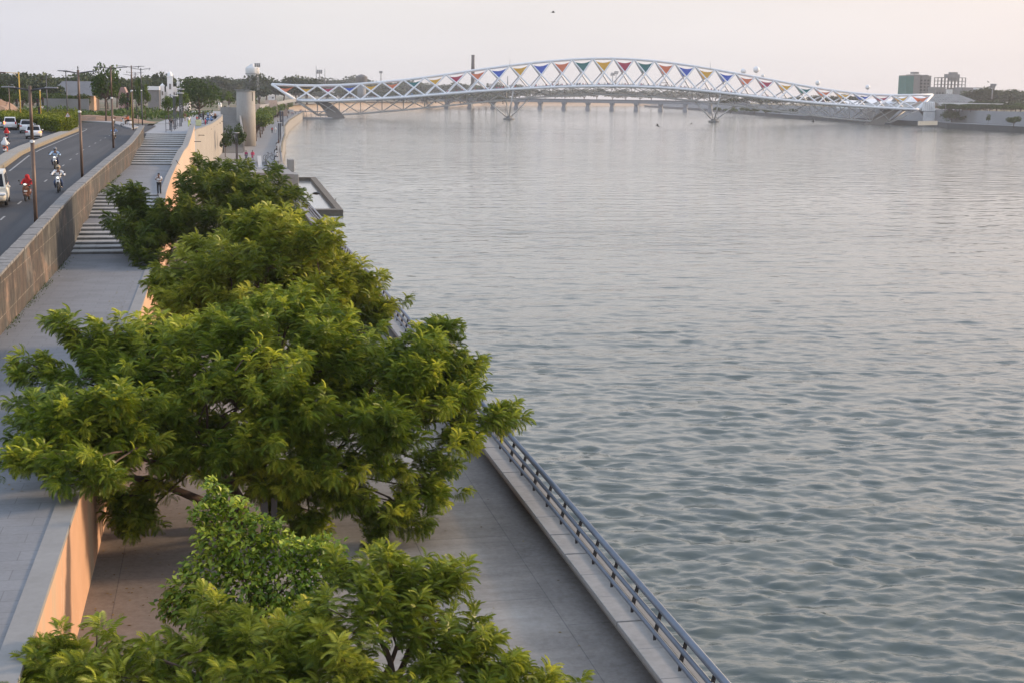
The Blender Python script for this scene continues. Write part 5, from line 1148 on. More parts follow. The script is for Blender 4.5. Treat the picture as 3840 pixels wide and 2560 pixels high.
for k in range(6): b = MB(); b.tube([(-2+k*2.8, -3.5, .8), (-2+k*2.8, -3.5, 4.2)], .15, 6); b.build('column', M_FARCONC, r)
# ================================================================== people
def skin_mesh(name, J, E, rad, mat, sub=1, root='pelvis'):
    """one continuous surface grown round a skeleton of joints"""
    keys = list(J); me = bpy.data.meshes.new(name); me.from_pydata([J[k] for k in keys], [(keys.index(a), keys.index(b)) for a, b in E], [])
    o = bpy.data.objects.new(name, me); COL.objects.link(o); m = o.modifiers.new('s', 'SKIN'); m.use_smooth_shade = True
    for i, k in enumerate(keys):
        r = rad[k] if isinstance(rad[k], tuple) else (rad[k], rad[k]); me.skin_vertices[0].data[i].radius = r; me.skin_vertices[0].data[i].use_root = (k == root)
    o.modifiers.new('u', 'SUBSURF').levels = sub
    dg = bpy.context.evaluated_depsgraph_get(); dg.update(); n = bpy.data.meshes.new_from_object(o.evaluated_get(dg)); bpy.data.objects.remove(o); n.name = name; n.materials.clear(); n.materials.append(mat); return n
def skel(pose):
    """joint positions, facing -y; L is the figure's left (+x)"""
    J = dict(pelvis=(0, 0, .94), waist=(0, .0, 1.08), chest=(0, .01, 1.30), neck=(0, 0, 1.48), head=(0, -.01, 1.60), crown=(0, 0, 1.69), nose=(0, -.10, 1.585))
    for s, S in ((1, 'L'), (-1, 'R')):
        J.update({'sh'+S: (s*.18, .01, 1.40), 'el'+S: (s*.25, .03, 1.13), 'wr'+S: (s*.25, -.05, .89), 'ha'+S: (s*.25, -.07, .82), 'hip'+S: (s*.10, 0, .90), 'kn'+S: (s*.11, -.02, .50), 'an'+S: (s*.11, .02, .08), 'to'+S: (s*.12, -.14, .03)})
    if pose == 'walk':
        J.update(knL=(.10, -.20, .52), anL=(.10, -.26, .09), toL=(.10, -.40, .05), knR=(-.10, .05, .50), anR=(-.10, .34, .14), toR=(-.10, .24, .03), elL=(.25, .13, 1.14), wrL=(.24, .12, .90), haL=(.24, .10, .83), elR=(-.25, -.06, 1.14), wrR=(-.23, -.22, .95), haR=(-.23, -.27, .90))
    if pose == 'think':      # one arm folded across, the other hand raised to the face
        J.update(elL=(.26, -.02, 1.12), wrL=(.02, -.20, 1.12), haL=(-.06, -.20, 1.13), elR=(-.24, -.12, 1.16), wrR=(-.10, -.20, 1.40), haR=(-.06, -.17, 1.50))
    if pose in ('ride', 'scoot', 'sit'):
        for k in ('pelvis', 'waist', 'chest', 'neck', 'head', 'crown', 'nose', 'shL', 'shR', 'elL', 'elR', 'wrL', 'wrR', 'haL', 'haR', 'hipL', 'hipR'):
            x, y, z = J[k]; J[k] = (x, y, z-.08 if pose != 'sit' else z-.45)
        for s, S in ((1, 'L'), (-1, 'R')):
            if pose == 'ride': J.update({'kn'+S: (s*.22, -.40, .66), 'an'+S: (s*.19, -.12, .34), 'to'+S: (s*.20, -.28, .31), 'el'+S: (s*.38, -.22, 1.12), 'wr'+S: (s*.36, -.48, 1.05), 'ha'+S: (s*.34, -.54, 1.04)})
            if pose == 'scoot': J.update({'kn'+S: (s*.13, -.42, .72), 'an'+S: (s*.12, -.36, .36), 'to'+S: (s*.13, -.50, .32), 'el'+S: (s*.32, -.20, 1.10), 'wr'+S: (s*.29, -.48, 1.04), 'ha'+S: (s*.28, -.54, 1.03)})
            if pose == 'sit': J.update({'kn'+S: (s*.13, -.44, .50), 'an'+S: (s*.13, -.42, .09), 'to'+S: (s*.13, -.56, .04), 'el'+S: (s*.25, -.08, .72), 'wr'+S: (s*.15, -.30, .60), 'ha'+S: (s*.12, -.37, .57)})
    for s, S in ((1, 'L'), (-1, 'R')):      # five fingers, unequal and slightly curled
        w, h = Vector(J['wr'+S]), Vector(J['ha'+S]); d = (h-w).normalized(); a = Vector((0, 1, 0)) if abs(d.y) < .7 else Vector((1, 0, 0)); a = (a-d*a.dot(d)).normalized(); c = d.cross(a)
        for i, (o, l) in enumerate(((-.032, .075), (-.011, .088), (.011, .083), (.032, .065))): J['f%d%s' % (i, S)] = tuple(h+a*o+d*l+c*.02)
        J['th'+S] = tuple(w+(h-w)*.4+a*-.055+d*.03)
    return J
EB = [('pelvis', 'waist'), ('waist', 'chest'), ('chest', 'neck'), ('neck', 'head'), ('head', 'crown'), ('head', 'nose')]
for S in 'LR': EB += [('chest', 'sh'+S), ('sh'+S, 'el'+S), ('el'+S, 'wr'+S), ('wr'+S, 'ha'+S), ('wr'+S, 'th'+S), ('pelvis', 'hip'+S), ('hip'+S, 'kn'+S), ('kn'+S, 'an'+S), ('an'+S, 'to'+S)]+[('ha'+S, 'f%d%s' % (i, S)) for i in range(4)]
RB_ = dict(pelvis=(.14, .10), waist=(.13, .09), chest=(.16, .10), neck=.055, head=(.08, .095), crown=(.06, .075), nose=.016)
for S in 'LR': RB_.update({'sh'+S: .055, 'el'+S: .042, 'wr'+S: .028, 'ha'+S: (.036, .018), 'hip'+S: .085, 'kn'+S: .058, 'an'+S: .038, 'to'+S: (.045, .025), 'th'+S: .010}); RB_.update({'f%d%s' % (i, S): .009 for i in range(4)})
_pm = {}
def pmesh(pose, what, mat):
    key = (pose, what)
    if key not in _pm:
        J = skel(pose)
        def sub(keys): return {k: J[k] for k in keys}
        if what == 'body': _pm[key] = skin_mesh('body', J, EB, RB_, mat)
        elif what in ('shirt', 'long_shirt'):
            ks = ['pelvis', 'waist', 'chest', 'collar', 'shL', 'shR', 'slL', 'slR']; f = .62 if what == 'shirt' else .98
            J['collar'] = tuple(Vector(J['chest']).lerp(Vector(J['neck']), .72))
            for S in 'LR': J['sl'+S] = tuple(Vector(J['sh'+S]).lerp(Vector(J['el'+S]), f))
            R = dict(pelvis=(.165, .125), waist=(.155, .115), chest=(.18, .12), collar=(.09, .075), shL=.075, shR=.075, slL=.07, slR=.07); E = [('pelvis', 'waist'), ('waist', 'chest'), ('chest', 'collar'), ('chest', 'shL'), ('chest', 'shR'), ('shL', 'slL'), ('shR', 'slR')]
            K = sub(ks)
            if what == 'long_shirt':
                for S in 'LR': K['fa'+S] = tuple(Vector(J['el'+S]).lerp(Vector(J['wr'+S]), .85)); R['fa'+S] = .048; E.append(('sl'+S, 'fa'+S))
            _pm[key] = skin_mesh(what, K, E, R, mat)
        elif what == 'trousers':
            K = sub(['pelvis', 'hipL', 'hipR', 'knL', 'knR', 'anL', 'anR']); R = dict(pelvis=(.15, .115), hipL=.105, hipR=.105, knL=.078, knR=.078, anL=.062, anR=.062)
            _pm[key] = skin_mesh('trousers', K, [('pelvis', 'hipL'), ('pelvis', 'hipR'), ('hipL', 'knL'), ('hipR', 'knR'), ('knL', 'anL'), ('knR', 'anR')], R, mat)
        elif what == 'tunic':     # long kurta or dress down past the knee
            K = dict(waist=J['waist'], hip=J['pelvis'], hem=tuple((Vector(J['knL'])+Vector(J['knR']))/2+Vector((0, 0, -.02)))); R = dict(waist=(.16, .12), hip=(.19, .15), hem=(.22, .18)); _pm[key] = skin_mesh('tunic', K, [('waist', 'hip'), ('hip', 'hem')], R, mat, 1, 'hip')
        elif what == 'hair': b = MB(); h = J['head']; b.ell((h[0], h[1]+.018, h[2]+.045), (.092, .105, .085), 14, 9); _pm[key] = b.mesh('hair', mat)
        elif what == 'helmet': b = MB(); h = J['head']; b.ell((h[0], h[1]+.012, h[2]+.03), (.135, .150, .145), 16, 10); _pm[key] = b.mesh('helmet', mat)
        elif what == 'visor': b = MB(); h = J['head']; b.ell((h[0], h[1]-.055, h[2]-.005), (.105, .095, .055), 14, 8); _pm[key] = b.mesh('visor', mat)
        elif what == 'scarf':
            b = MB(); h, c = Vector(J['head']), Vector(J['chest']); b.smooth = True
            vs = []; rg = [(h+Vector((0, .01, .135)), .03, .03), (h+Vector((0, .005, .09)), .115, .125), (h+Vector((0, 0, 0)), .14, .145), (h+Vector((0, .01, -.10)), .135, .13), (c+Vector((0, .02, .10)), .235, .15), (c+Vector((0, .03, -.02)), .285, .17), (c+Vector((0, .05, -.20)), .27, .17)]
            for p, rx, ry in rg: vs += [(p.x+rx*math.cos(2*PI*k/16)*(1+.06*math.cos(5*k)), p.y+ry*math.sin(2*PI*k/16)*(1+.06*math.sin(3*k)), p.z) for k in range(16)]
            b.add(vs, [[i*16+k, i*16+(k+1) % 16, i*16+16+(k+1) % 16, i*16+16+k] for i in range(6) for k in range(16)]+[list(range(15, -1, -1))]); _pm[key] = b.mesh('scarf', mat)
    m = _pm[key].copy(); m.materials.clear(); m.materials.append(mat); return m
def person(pose, loc, rz, h, label, wear, group=None):
    """wear: garment -> cloth name; the body is one mesh, clothes and hair are its neighbours under the person"""
    r = empty('person', loc, rz, label, 'person', group, h/1.72); body = mesh_obj('body', pmesh(pose, 'body', M_SKIN), None, r)
    for k, c in wear.items(): mesh_obj(k, pmesh(pose, k, CL[c] if c in CL else (M_HAIR if c == 'hair' else M_GLASS)), None, r)
    return r
def px_h(p, px): return px*float((np.array(p)-_C)@_fw)/FPX
# ================================================================== two-wheelers (front towards -y)
def wheel(par, y, R, w, name='wheel', x=0.):
    b = MB(); n = 22; vs = []
    for k in range(n):
        a = 2*PI*k/n
        for q in range(8): t = 2*PI*q/8; rr = R-w*.5+w*.5*math.cos(t); vs.append((x+w*.5*math.sin(t), y+rr*math.cos(a), R+rr*math.sin(a)))
    b.smooth = True; b.add(vs, [[k*8+q, k*8+(q+1) % 8, ((k+1) % n)*8+(q+1) % 8, ((k+1) % n)*8+q] for k in range(n) for q in range(8)]); t = b.build('tyre', M_RUBBER, par)
    b = MB(); b.tube([(x-w*.28, y, R), (x+w*.28, y, R)], R*.26, 10)
    for k in range(6): a = k*PI/3; b.tube([(x, y, R), (x, y+(R-w*.8)*math.cos(a), R+(R-w*.8)*math.sin(a))], w*.10, 5)
    b.build('rim', M_CHROME, t); return t
def plate(par, y, z, m=None): b = MB(); b.box((0, y, z), (.20, .012, .11)); return b.build('number_plate', M_WHITE, par)
def motorbike(name, loc, rz, label, col, lit=True, group=None):
    r = empty(name, loc, rz, label, 'motorbike', group); paint = pm('bike_'+col, _cl.get(col, (.02, .02, .02)), .25, .1, .05, coat=.5)
    wheel(r, -.66, .31, .10); wheel(r, .62, .31, .13)
    b = MB(); b.smooth = True; b.ell((0, -.18, .82), (.16, .30, .13), 14, 8); b.build('tank', paint, r)
    b = MB(); b.box((0, .28, .80), (.24, .75, .09), 0, .03); b.build('seat', M_BLACK, r)
    b = MB(); b.box((0, -.05, .46), (.26, .42, .32), 0, .05); b.box((0, .38, .66), (.18, .55, .16), 0, .04); b.tube([(0, -.5, .95), (0, -.1, .55), (0, .62, .5)], .035, 7); b.build('engine', M_BRKT, r)
    b = MB(); [b.tube([(s*.09, -.66, .31), (s*.09, -.50, .95)], .028, 8) for s in (-1, 1)]; b.build('fork', M_CHROME, r)
    b = MB(); b.box((0, -.70, .64), (.13, .34, .025), 0, .01); b.build('mudguard', paint, r)
    b = MB(); b.tube([(-.40, -.47, 1.03), (-.2, -.54, 1.04), (.2, -.54, 1.04), (.40, -.47, 1.03)], .018, 7); h = b.build('handlebar', M_BLACK, r)
    for s in (-1, 1): b = MB(); b.tube([(s*.30, -.50, 1.04), (s*.38, -.50, 1.18)], .008, 5); b.ell((s*.40, -.50, 1.21), (.06, .02, .04), 10, 6); b.build('mirror', M_BLACK, h)
    b = MB(); b.smooth = True; b.ell((0, -.62, .90), (.075, .08, .075), 12, 8); b.build('headlight', M_HEAD if lit else M_CHROME, r)
    b = MB(); b.tube([(.15, -.1, .32), (.16, .3, .30), (.17, .75, .38)], [.03, .04, .05], 8); b.build('exhaust', M_CHROME, r); plate(r, -.80, .72)
    b = MB(); b.box((0, .76, .78), (.14, .06, .08), 0, .015); b.build('tail_light', M_RED, r); return r
def scooter(name, loc, rz, label, col, lit=True, group=None):
    r = empty(name, loc, rz, label, 'scooter', group); paint = pm('bike_'+col, _cl.get(col, (.02, .02, .02)), .25, .1, .05, coat=.5)
    wheel(r, -.62, .22, .10); wheel(r, .58, .22, .11)
    b = MB(); V = []      # leg shield
    for z, w, y in ((.30, .17, -.42), (.55, .21, -.44), (.80, .19, -.50), (.98, .10, -.54)): V += [(-w, y+.06, z), (0, y-.06, z), (w, y+.06, z), (w, y+.11, z), (0, y+.0, z), (-w, y+.11, z)]
    b.add(V, [[i*6+k, i*6+(k+1) % 6, i*6+6+(k+1) % 6, i*6+6+k] for i in range(3) for k in range(6)]+[[5, 4, 3, 2, 1, 0], [18, 19, 20, 21, 22, 23]]); b.build('leg_shield', paint, r)
    b = MB(); b.box((0, -.12, .30), (.30, .55, .07), 0, .02); b.build('floorboard', M_BLACK, r)
    b = MB(); b.smooth = True; b.ell((0, .42, .50), (.19, .44, .23), 14, 9); b.build('body', paint, r)
    b = MB(); b.box((0, .32, .76), (.28, .72, .10), 0, .035); b.build('seat', M_BLACK, r)
    b = MB(); b.smooth = True; b.ell((0, -.62, .44), (.11, .22, .08), 12, 7); b.build('mudguard', paint, r)
    b = MB(); b.smooth = True; b.ell((0, -.56, 1.02), (.17, .11, .09), 12, 8); b.smooth = False; b.tube([(-.36, -.50, 1.03), (.36, -.50, 1.03)], .018, 7); h = b.build('handlebar', M_BLACK, r)
    for s in (-1, 1): b = MB(); b.tube([(s*.26, -.54, 1.06), (s*.34, -.54, 1.22)], .008, 5); b.ell((s*.36, -.54, 1.25), (.06, .02, .045), 10, 6); b.build('mirror', M_BLACK, h)
    b = MB(); b.smooth = True; b.ell((0, -.645, 1.03), (.10, .05, .055), 12, 8); b.build('headlight', M_HEAD if lit else M_WHITE, r)
    plate(r, -.52, .62); plate(r, .86, .52); b = MB(); b.box((0, .84, .62), (.24, .05, .09), 0, .02); b.build('tail_light', M_RED, r); return r
# ================================================================== cars (front towards +y)
def car(name, loc, rz, label, kind, lit=(), col=None):
    L, Wd, Hh, belt, rf0, rf1, hood = dict(hatch=(3.95, 1.74, 1.50, .92, -1.80, .25, 1.05), suv=(4.3, 1.79, 1.66, 1.02, -2.0, .35, 1.15), mpv=(4.2, 1.70, 1.72, 1.0, -2.05, .55, 1.2), van=(4.4, 1.66, 1.95, 1.05, -2.15, 1.2, 1.75))[kind]
    r = empty(name, loc, rz, label, 'van' if kind == 'van' else 'car'); m = col or M_CAR; b = MB(); b.smooth = True; y0, y1 = -L/2, L/2
    st = [(y0, .84, .50, belt-.10), (y0+.10, .94, .34, belt-.01), (y0+.5, 1., .26, belt), (-.3, 1., .24, belt), (hood, 1., .26, belt-.02), (y1-.55, .97, .28, belt-.20), (y1-.10, .86, .36, belt-.30), (y1, .70, .45, belt-.38)]; V = []
    for y, k, zb, zt in st:
        w = Wd/2*k; V += [(-w*.92, y, zb), (-w, y, zb+.18), (-w, y, (zb+zt)/2+.05), (-w*.97, y, zt-.06), (-w*.90, y, zt), (w*.90, y, zt), (w*.97, y, zt-.06), (w, y, (zb+zt)/2+.05), (w, y, zb+.18), (w*.92, y, zb)]
    n = 10; b.add(V, [[i*n+k, i*n+(k+1) % n, i*n+n+(k+1) % n, i*n+n+k] for i in range(len(st)-1) for k in range(n)]+[list(range(n-1, -1, -1)), [(len(st)-1)*n+k for k in range(n)]])
    rr = y0+.10+ (.28 if kind != 'van' else .08); wt = Wd/2*.76; wb = Wd/2*.93
    C8 = [(-wb, y0+.10, belt-.02), (wb, y0+.10, belt-.02), (wb, hood, belt-.03), (-wb, hood, belt-.03)]; T8 = [(-wt, rr+.12, Hh), (wt, rr+.12, Hh), (wt, rf1, Hh), (-wt, rf1, Hh)]
    b.smooth = False; b.add(C8+[(x*1.03, y, Hh-.10) for x, y, z in [(T8[0][0], T8[0][1]-.09, 0), (T8[1][0], T8[1][1]-.09, 0), (T8[2][0], T8[2][1]+.14, 0), (T8[3][0], T8[3][1]+.14, 0)]]+T8, [[0, 1, 5, 4], [1, 2, 6, 5], [2, 3, 7, 6], [3, 0, 4, 7], [4, 5, 9, 8], [5, 6, 10, 9], [6, 7, 11, 10], [7, 4, 8, 11], [8, 9, 10, 11]])
    b.build('body', m, r)
    def pane(a, c, d, e, u0, u1, v0, v1, name, off):
        f = lambda u, v: [(1-v)*((1-u)*a[i]+u*c[i])+v*((1-u)*e[i]+u*d[i])+off[i] for i in range(3)]
        q = MB(); q.add([f(u0, v0), f(u1, v0), f(u1, v1), f(u0, v1)]+[[z-w*1.5 for z, w in zip(f(*uv), off)] for uv in ((u0, v0), (u1, v0), (u1, v1), (u0, v1))], [[0, 1, 2, 3], [7, 6, 5, 4], [0, 4, 5, 1], [1, 5, 6, 2], [2, 6, 7, 3], [3, 7, 4, 0]]); return q.build(name, M_GLASS, r)
    k = [(x*1.03, y, Hh-.10) for x, y in ((-wt, rr+.03), (wt, rr+.03), (wt, rf1+.14), (-wt, rf1+.14))]
    pane(C8[0], C8[1], k[1], k[0], .07, .93, .16, .94, 'rear_window', (0, -.012, .004)); pane(C8[3], C8[2], k[2], k[3], .07, .93, .10, .95, 'windscreen', (0, .012, .004))
    pane(C8[1], C8[2], k[2], k[1], .10, .92, .16, .90, 'side_window', (.012, 0, .003)); pane(C8[0], C8[3], k[3], k[0], .10, .92, .16, .90, 'side_window', (-.012, 0, .003))
    for s in (-1, 1):
        for y in (y0+.75, y1-.78):
            q = MB(); q.tube([(s*(Wd/2-.19), y, .31), (s*(Wd/2-.005), y, .31)], .31, 18); t = q.build('wheel', M_RUBBER, r); q = MB(); q.tube([(s*(Wd/2-.02), y, .31), (s*(Wd/2+.004), y, .31)], .19, 12); q.build('rim', M_CHROME, t)
        tall = kind in ('mpv', 'van'); q = MB(); q.box((s*Wd/2*.84, y0+.045, belt-.13 if not tall else belt-.05), (.34 if not tall else .17, .16, .15 if not tall else .34), 0, .03); q.build('tail_light', M_BRAKE if s in lit else M_RED, r)
        q = MB(); q.box((s*(Wd/2+.07), hood-.25, belt+.05), (.18, .10, .13), 0, .03); q.build('mirror', m, r)
        q = MB(); q.box((s*Wd/2*.72, y1-.02, belt-.36), (.34, .12, .13), 0, .03); q.build('headlight', M_WHITE, r)
    q = MB(); q.box((0, y0-.01, .47), (.52, .03, .12)); q.build('number_plate', M_WHITE, r)
    q = MB(); q.box((0, y0+.05, .30), (Wd*.86, .12, .16), 0, .03); q.build('bumper', M_BLACK, r)
    if kind in ('suv', 'hatch'): q = MB(); q.box((0, rr+.02, Hh+.01), (Wd*.62, .22, .035), 0, .01); q.build('spoiler', m, r)
    return r
PL = lambda p, dz=0.: (float(p[0]), float(p[1]), float(p[2])+dz)
c1 = on_road(*A2(780, 540)); car('hatchback', PL(c1+[0, 2., 0]), .10, 'white hatchback with one lit tail lamp, last in the queue of cars', 'hatch', (1,))
c2 = on_road(*A2(620, 395)); car('sport_utility_car', PL(c2+[0, 2, 0]), .12, 'white sport utility car half hidden by the hatchback and lamp post', 'suv')
c3 = on_road(*A2(215, 320)); car('people_carrier', PL(c3+[0, 2, 0]), .10, 'tall white people carrier with its left tail lamp lit', 'mpv', (-1,))
c4 = on_road(*A2(-70, 300)); car('saloon_car', PL(c4+[0, 2, 0]), .08, 'white car cut off by the left edge beside the people carrier', 'hatch')
c5 = on_road(-22, 765); car('delivery_van', PL(c5), PI+.10, 'cream white van just entering at the left edge near the red scooter', 'van', (), M_VAN)
# riders coming towards the viewer
def rider(kind, px, py, hpx, blab, plab, col, wear, rz=0., pose=None, lit=True, total=1.63):
    p = on_road(px, py); k = px_h(p, hpx)/total
    v = (motorbike if kind == 'm' else scooter)('motorbike' if kind == 'm' else 'scooter', PL(p+[0, .7, 0]), rz, blab, col, lit); v.scale = (k,)*3
    q = person(pose or ('ride' if kind == 'm' else 'scoot'), PL(p+np.array([-.22*math.sin(rz), .7+.22*math.cos(rz), -.04])), rz, 1.72*k, plab, wear); return v
rider('m', *Z1(566, 1368), 100, 'black motorbike with lit headlamp nearest the painted wall', 'motorcyclist in an olive helmet, white shirt and jeans', 'black', {'long_shirt': 'white', 'trousers': 'jeans', 'helmet': 'beige', 'visor': 'glass'}, .04)
rider('m', *Z1(535, 1140), 81, 'black motorbike following behind on the dashed lane line', 'motorcyclist in a light blue shirt and grey helmet', 'black', {'long_shirt': 'lightblue', 'trousers': 'navy', 'helmet': 'grey', 'visor': 'glass'}, .02)
rider('s', *Z1(255, 1453), 95, 'maroon scooter coming down the road beside the nearest lamp post', 'scooter rider wrapped in a bright red scarf', 'brown', {'long_shirt': 'red', 'trousers': 'black', 'scarf': 'red'}, -.05, None, True, 1.56)
rider('m', *Z1(1115, 850), 48, 'dark motorbike partly hidden by the third lamp post', 'motorcyclist in a blue shirt by the third lamp post', 'black', {'long_shirt': 'blue', 'trousers': 'black', 'helmet': 'black'})
rider('m', *Z1(1112, 700), 34, 'white faced motorbike entering the road at the junction', 'small far motorcyclist in brown at the junction', 'white', {'long_shirt': 'brown', 'trousers': 'black', 'helmet': 'grey'})
rider('s', *Z1(1240, 720), 42, 'white scooter turning sideways at the junction by the yellow post', 'scooter rider in an orange shirt at the junction', 'white', {'long_shirt': 'orange', 'trousers': 'black', 'hair': 'hair'}, -PI/2+.35, None, False, 1.5)
rider('s', *Z1(45, 1008), 66, 'dark scooter seen from behind near the left edge', 'rider in a white scarf and orange trousers seen from behind', 'grey', {'long_shirt': 'white', 'trousers': 'orange', 'scarf': 'white'}, PI+.02, None, False, 1.56)
rider('s', *Z1(62, 870), 50, 'blue black scooter between the people carrier and the white scarf rider', 'rider with a red scarf over the head behind the people carrier', 'navy', {'long_shirt': 'white', 'trousers': 'navy', 'scarf': 'red'}, PI+.05, None, False, 1.56)
# ---- pedestrians
def walker(px, py, z, hpx, pose, rz, label, wear, off=(0, 0, 0)):
    p = at(px, py, z); return person(pose, PL(p+np.array(off)), rz, max(1.45, min(1.9, px_h(p, hpx))), label, wear)
walker(*Z1(1562, 1388), ZL, 81, 'think', -.35, 'man in a white shirt with one hand raised to his face', {'shirt': 'white', 'trousers': 'black', 'hair': 'hair'})
walker(*Z2(1277, 1220), ZF, 39, 'walk', 0., 'woman in a grey and pink outfit, left of the pair on the promenade', {'shirt': 'magenta', 'tunic': 'grey', 'trousers': 'navy', 'hair': 'hair'})
walker(*Z2(1350, 1220), ZF, 40, 'walk', 0., 'woman in a bright pink dress, right of the pair on the promenade', {'long_shirt': 'pink', 'tunic': 'pink', 'trousers': 'grey', 'hair': 'hair'})
walker(*Z2(1570, 908), ZF, 23.5, 'walk', PI, 'person in a red shirt walking away along the far promenade', {'shirt': 'red', 'trousers': 'black', 'hair': 'hair'})
walker(*Z2(1608, 910), ZF, 24, 'walk', PI, 'person in long white clothes beside the one in red', {'long_shirt': 'white', 'tunic': 'white', 'trousers': 'white', 'scarf': 'white'})
walker(*A5(1115, 1125), ZF, 14, 'walk', .3, 'far walker in an olive shirt beside the tree row', {'shirt': 'beige', 'trousers': 'black', 'hair': 'hair'})
walker(*A5(1215, 1125), ZF, 14, 'walk', 0, 'far walker in dark navy beside the promenade post', {'shirt': 'navy', 'trousers': 'navy', 'hair': 'hair'})
walker(*A5(1400, 990), ZF, 12, 'stand', 0, 'far dark figure alone near the curved promenade edge', {'shirt': 'black', 'trousers': 'grey', 'hair': 'hair'})
walker(*A5(1435, 860), ZF, 13, 'stand', 0, 'far figure in black by the pale approach pillar', {'long_shirt': 'black', 'trousers': 'black', 'hair': 'hair'})
for k, (x, y) in enumerate(((1530, 860), (1570, 850), (1640, 850), (1770, 780), (1800, 775), (1920, 780))): walker(*A5(x, y+25), ZF, 12, 'stand', k, 'tiny visitor in the knot of people near the left end of the footbridge', {'shirt': ('pink', 'white', 'grey', 'white', 'pink', 'navy')[k], 'trousers': 'jeans', 'hair': 'hair'})['group'] = 'knot of visitors at the bridge foot'
walker(*A4(545, 1075), ZP, 43, 'stand', .6, 'man in a white shirt and lime trousers walking on the plaza', {'shirt': 'white', 'trousers': 'lime', 'hair': 'hair'})
walker(*A4(20, 1195), ZP, 50, 'walk', PI, 'man in black top and grey trousers at the left of the plaza', {'shirt': 'black', 'trousers': 'grey', 'hair': 'hair'})
walker(*A4(430, 915), ZP, 33, 'stand', 0, 'thin figure in brown standing by the plaza lamps', {'long_shirt': 'brown', 'trousers': 'beige', 'hair': 'hair'})
walker(*A4(775, 915), ZP, 20, 'sit', .5, 'child in red sitting at the plaza edge', {'shirt': 'red', 'trousers': 'black', 'hair': 'hair'})
walker(*A4(590, 1212), ZP, 22, 'sit', PI/2, 'person in magenta sitting on the top step by the wall', {'long_shirt': 'magenta', 'trousers': 'navy', 'hair': 'hair'})
walker(*Z1(417, 582), 9.2, 27, 'stand', 0, 'pedestrian in white near the traffic light at the vacant lot', {'shirt': 'white', 'trousers': 'grey', 'hair': 'hair'})
walker(*A4(1600, 590), 9.3, 20, 'stand', 0, 'person in black on the upper path left of the round tower', {'long_shirt': 'black', 'trousers': 'black', 'hair': 'hair'})
walker(*A4(1705, 570), 9.3, 19, 'stand', 0, 'person in white on the upper path beside the one in black', {'long_shirt': 'white', 'trousers': 'white', 'hair': 'hair'})
# seated on the ledge benches; two standing by the basin
def bench_sit(y, x, label, wear, z=ZN+.54, rz=-PI/2, dz=0.): return person('sit', (x, y, z-.46+dz), rz, 1.7, label, wear)
bp_ = at(745/.6125, 556/.6125, ZN+.9); bench_sit(float(bp_[1]), 9.3, 'person in brown and dark clothes sitting on the ledge bench past the bright tree', {'long_shirt': 'brown', 'trousers': 'navy', 'hair': 'hair'})
bp_ = at(866/.6125, 672/.6125, ZN+1.1); bench_sit(float(bp_[1]), 9.35, 'dark haired person sitting on the ledge bench behind a right hand branch', {'shirt': 'red', 'trousers': 'navy', 'hair': 'hair'})
p = at(*B1(1050, 1330), ZN+.3); person('stand', (9.45, float(p[1])-2, ZN), PI/2, 1.75, 'tall person in white and pale blue standing at the railing by the basin', {'long_shirt': 'white', 'trousers': 'white', 'tunic': 'lightblue', 'hair': 'hair'})
person('sit', (9.35, float(p[1])-13, ZN+.08), -PI/2, 1.7, 'person in white seated on the ledge bench beside the basin', {'long_shirt': 'white', 'trousers': 'grey', 'hair': 'hair'})
ex = lambda y: float(np.interp(y, [q[1] for q in EDGE], [q[0] for q in EDGE]))-.9
p = at(*B1(490, 290), ZF+.2); person('sit', (ex(p[1]), float(p[1]), ZF-.01), -PI/2, 1.75, 'person in dark clothes sitting on the far promenade bench', {'shirt': 'brown', 'trousers': 'black', 'hair': 'hair'})
p = at(*B1(545, 510), ZF+.4); py_ = float(p[1]); person('sit', (ex(py_), py_, ZF-.01), -PI/2, 1.75, 'person in white sitting behind the parked bicycle', {'shirt': 'white', 'trousers': 'black', 'hair': 'hair'})
p = at(*B1(535, 415), ZF+.2); person('sit', (ex(p[1]), float(p[1]), ZF-.01), -PI/2, 1.75, 'person in black on the far bench next to the lamp foot', {'long_shirt': 'black', 'trousers': 'black', 'hair': 'hair'})
def bicycle(loc, rz, label):
    r = empty('bicycle', loc, rz, label, 'bicycle')
    for y in (-.54, .52):
        b = MB(); b.smooth = True; n = 24; b.tube([(0, y+.33*math.cos(2*PI*k/n), .34+.33*math.sin(2*PI*k/n)) for k in range(n+1)], .022, 6); w = b.build('wheel', M_RUBBER, r)
        b = MB(); [b.tube([(0, y, .34), (0, y+.31*math.cos(k*PI/5), .34+.31*math.sin(k*PI/5))], .004, 4) for k in range(10)]; b.build('spokes', M_CHROME, w)
    b = MB(); A, B_, C_, D = (0, -.40, .86), (0, .14, .82), (0, .02, .32), (0, .52, .34)
    for p, q in ((A, B_), (A, C_), (B_, C_), (C_, D), (B_, D), (A, (0, -.54, .34)), (A, (0, -.37, 1.0)), (B_, (0, .17, .94))): b.tube([p, q], .02, 6)
    b.build('frame', M_BRKT, r); b = MB(); b.box((0, .18, .96), (.14, .26, .06), 0, .02); b.build('saddle', M_BLACK, r); b = MB(); b.tube([(-.28, -.30, 1.02), (0, -.38, 1.02), (.28, -.30, 1.02)], .015, 6); b.build('handlebar', M_BLACK, r); return r
bicycle((ex(py_)-1.35, py_-1.5, ZF), PI/2+.35, 'dark bicycle leaning by the far promenade bench').scale = (1.25,)*3
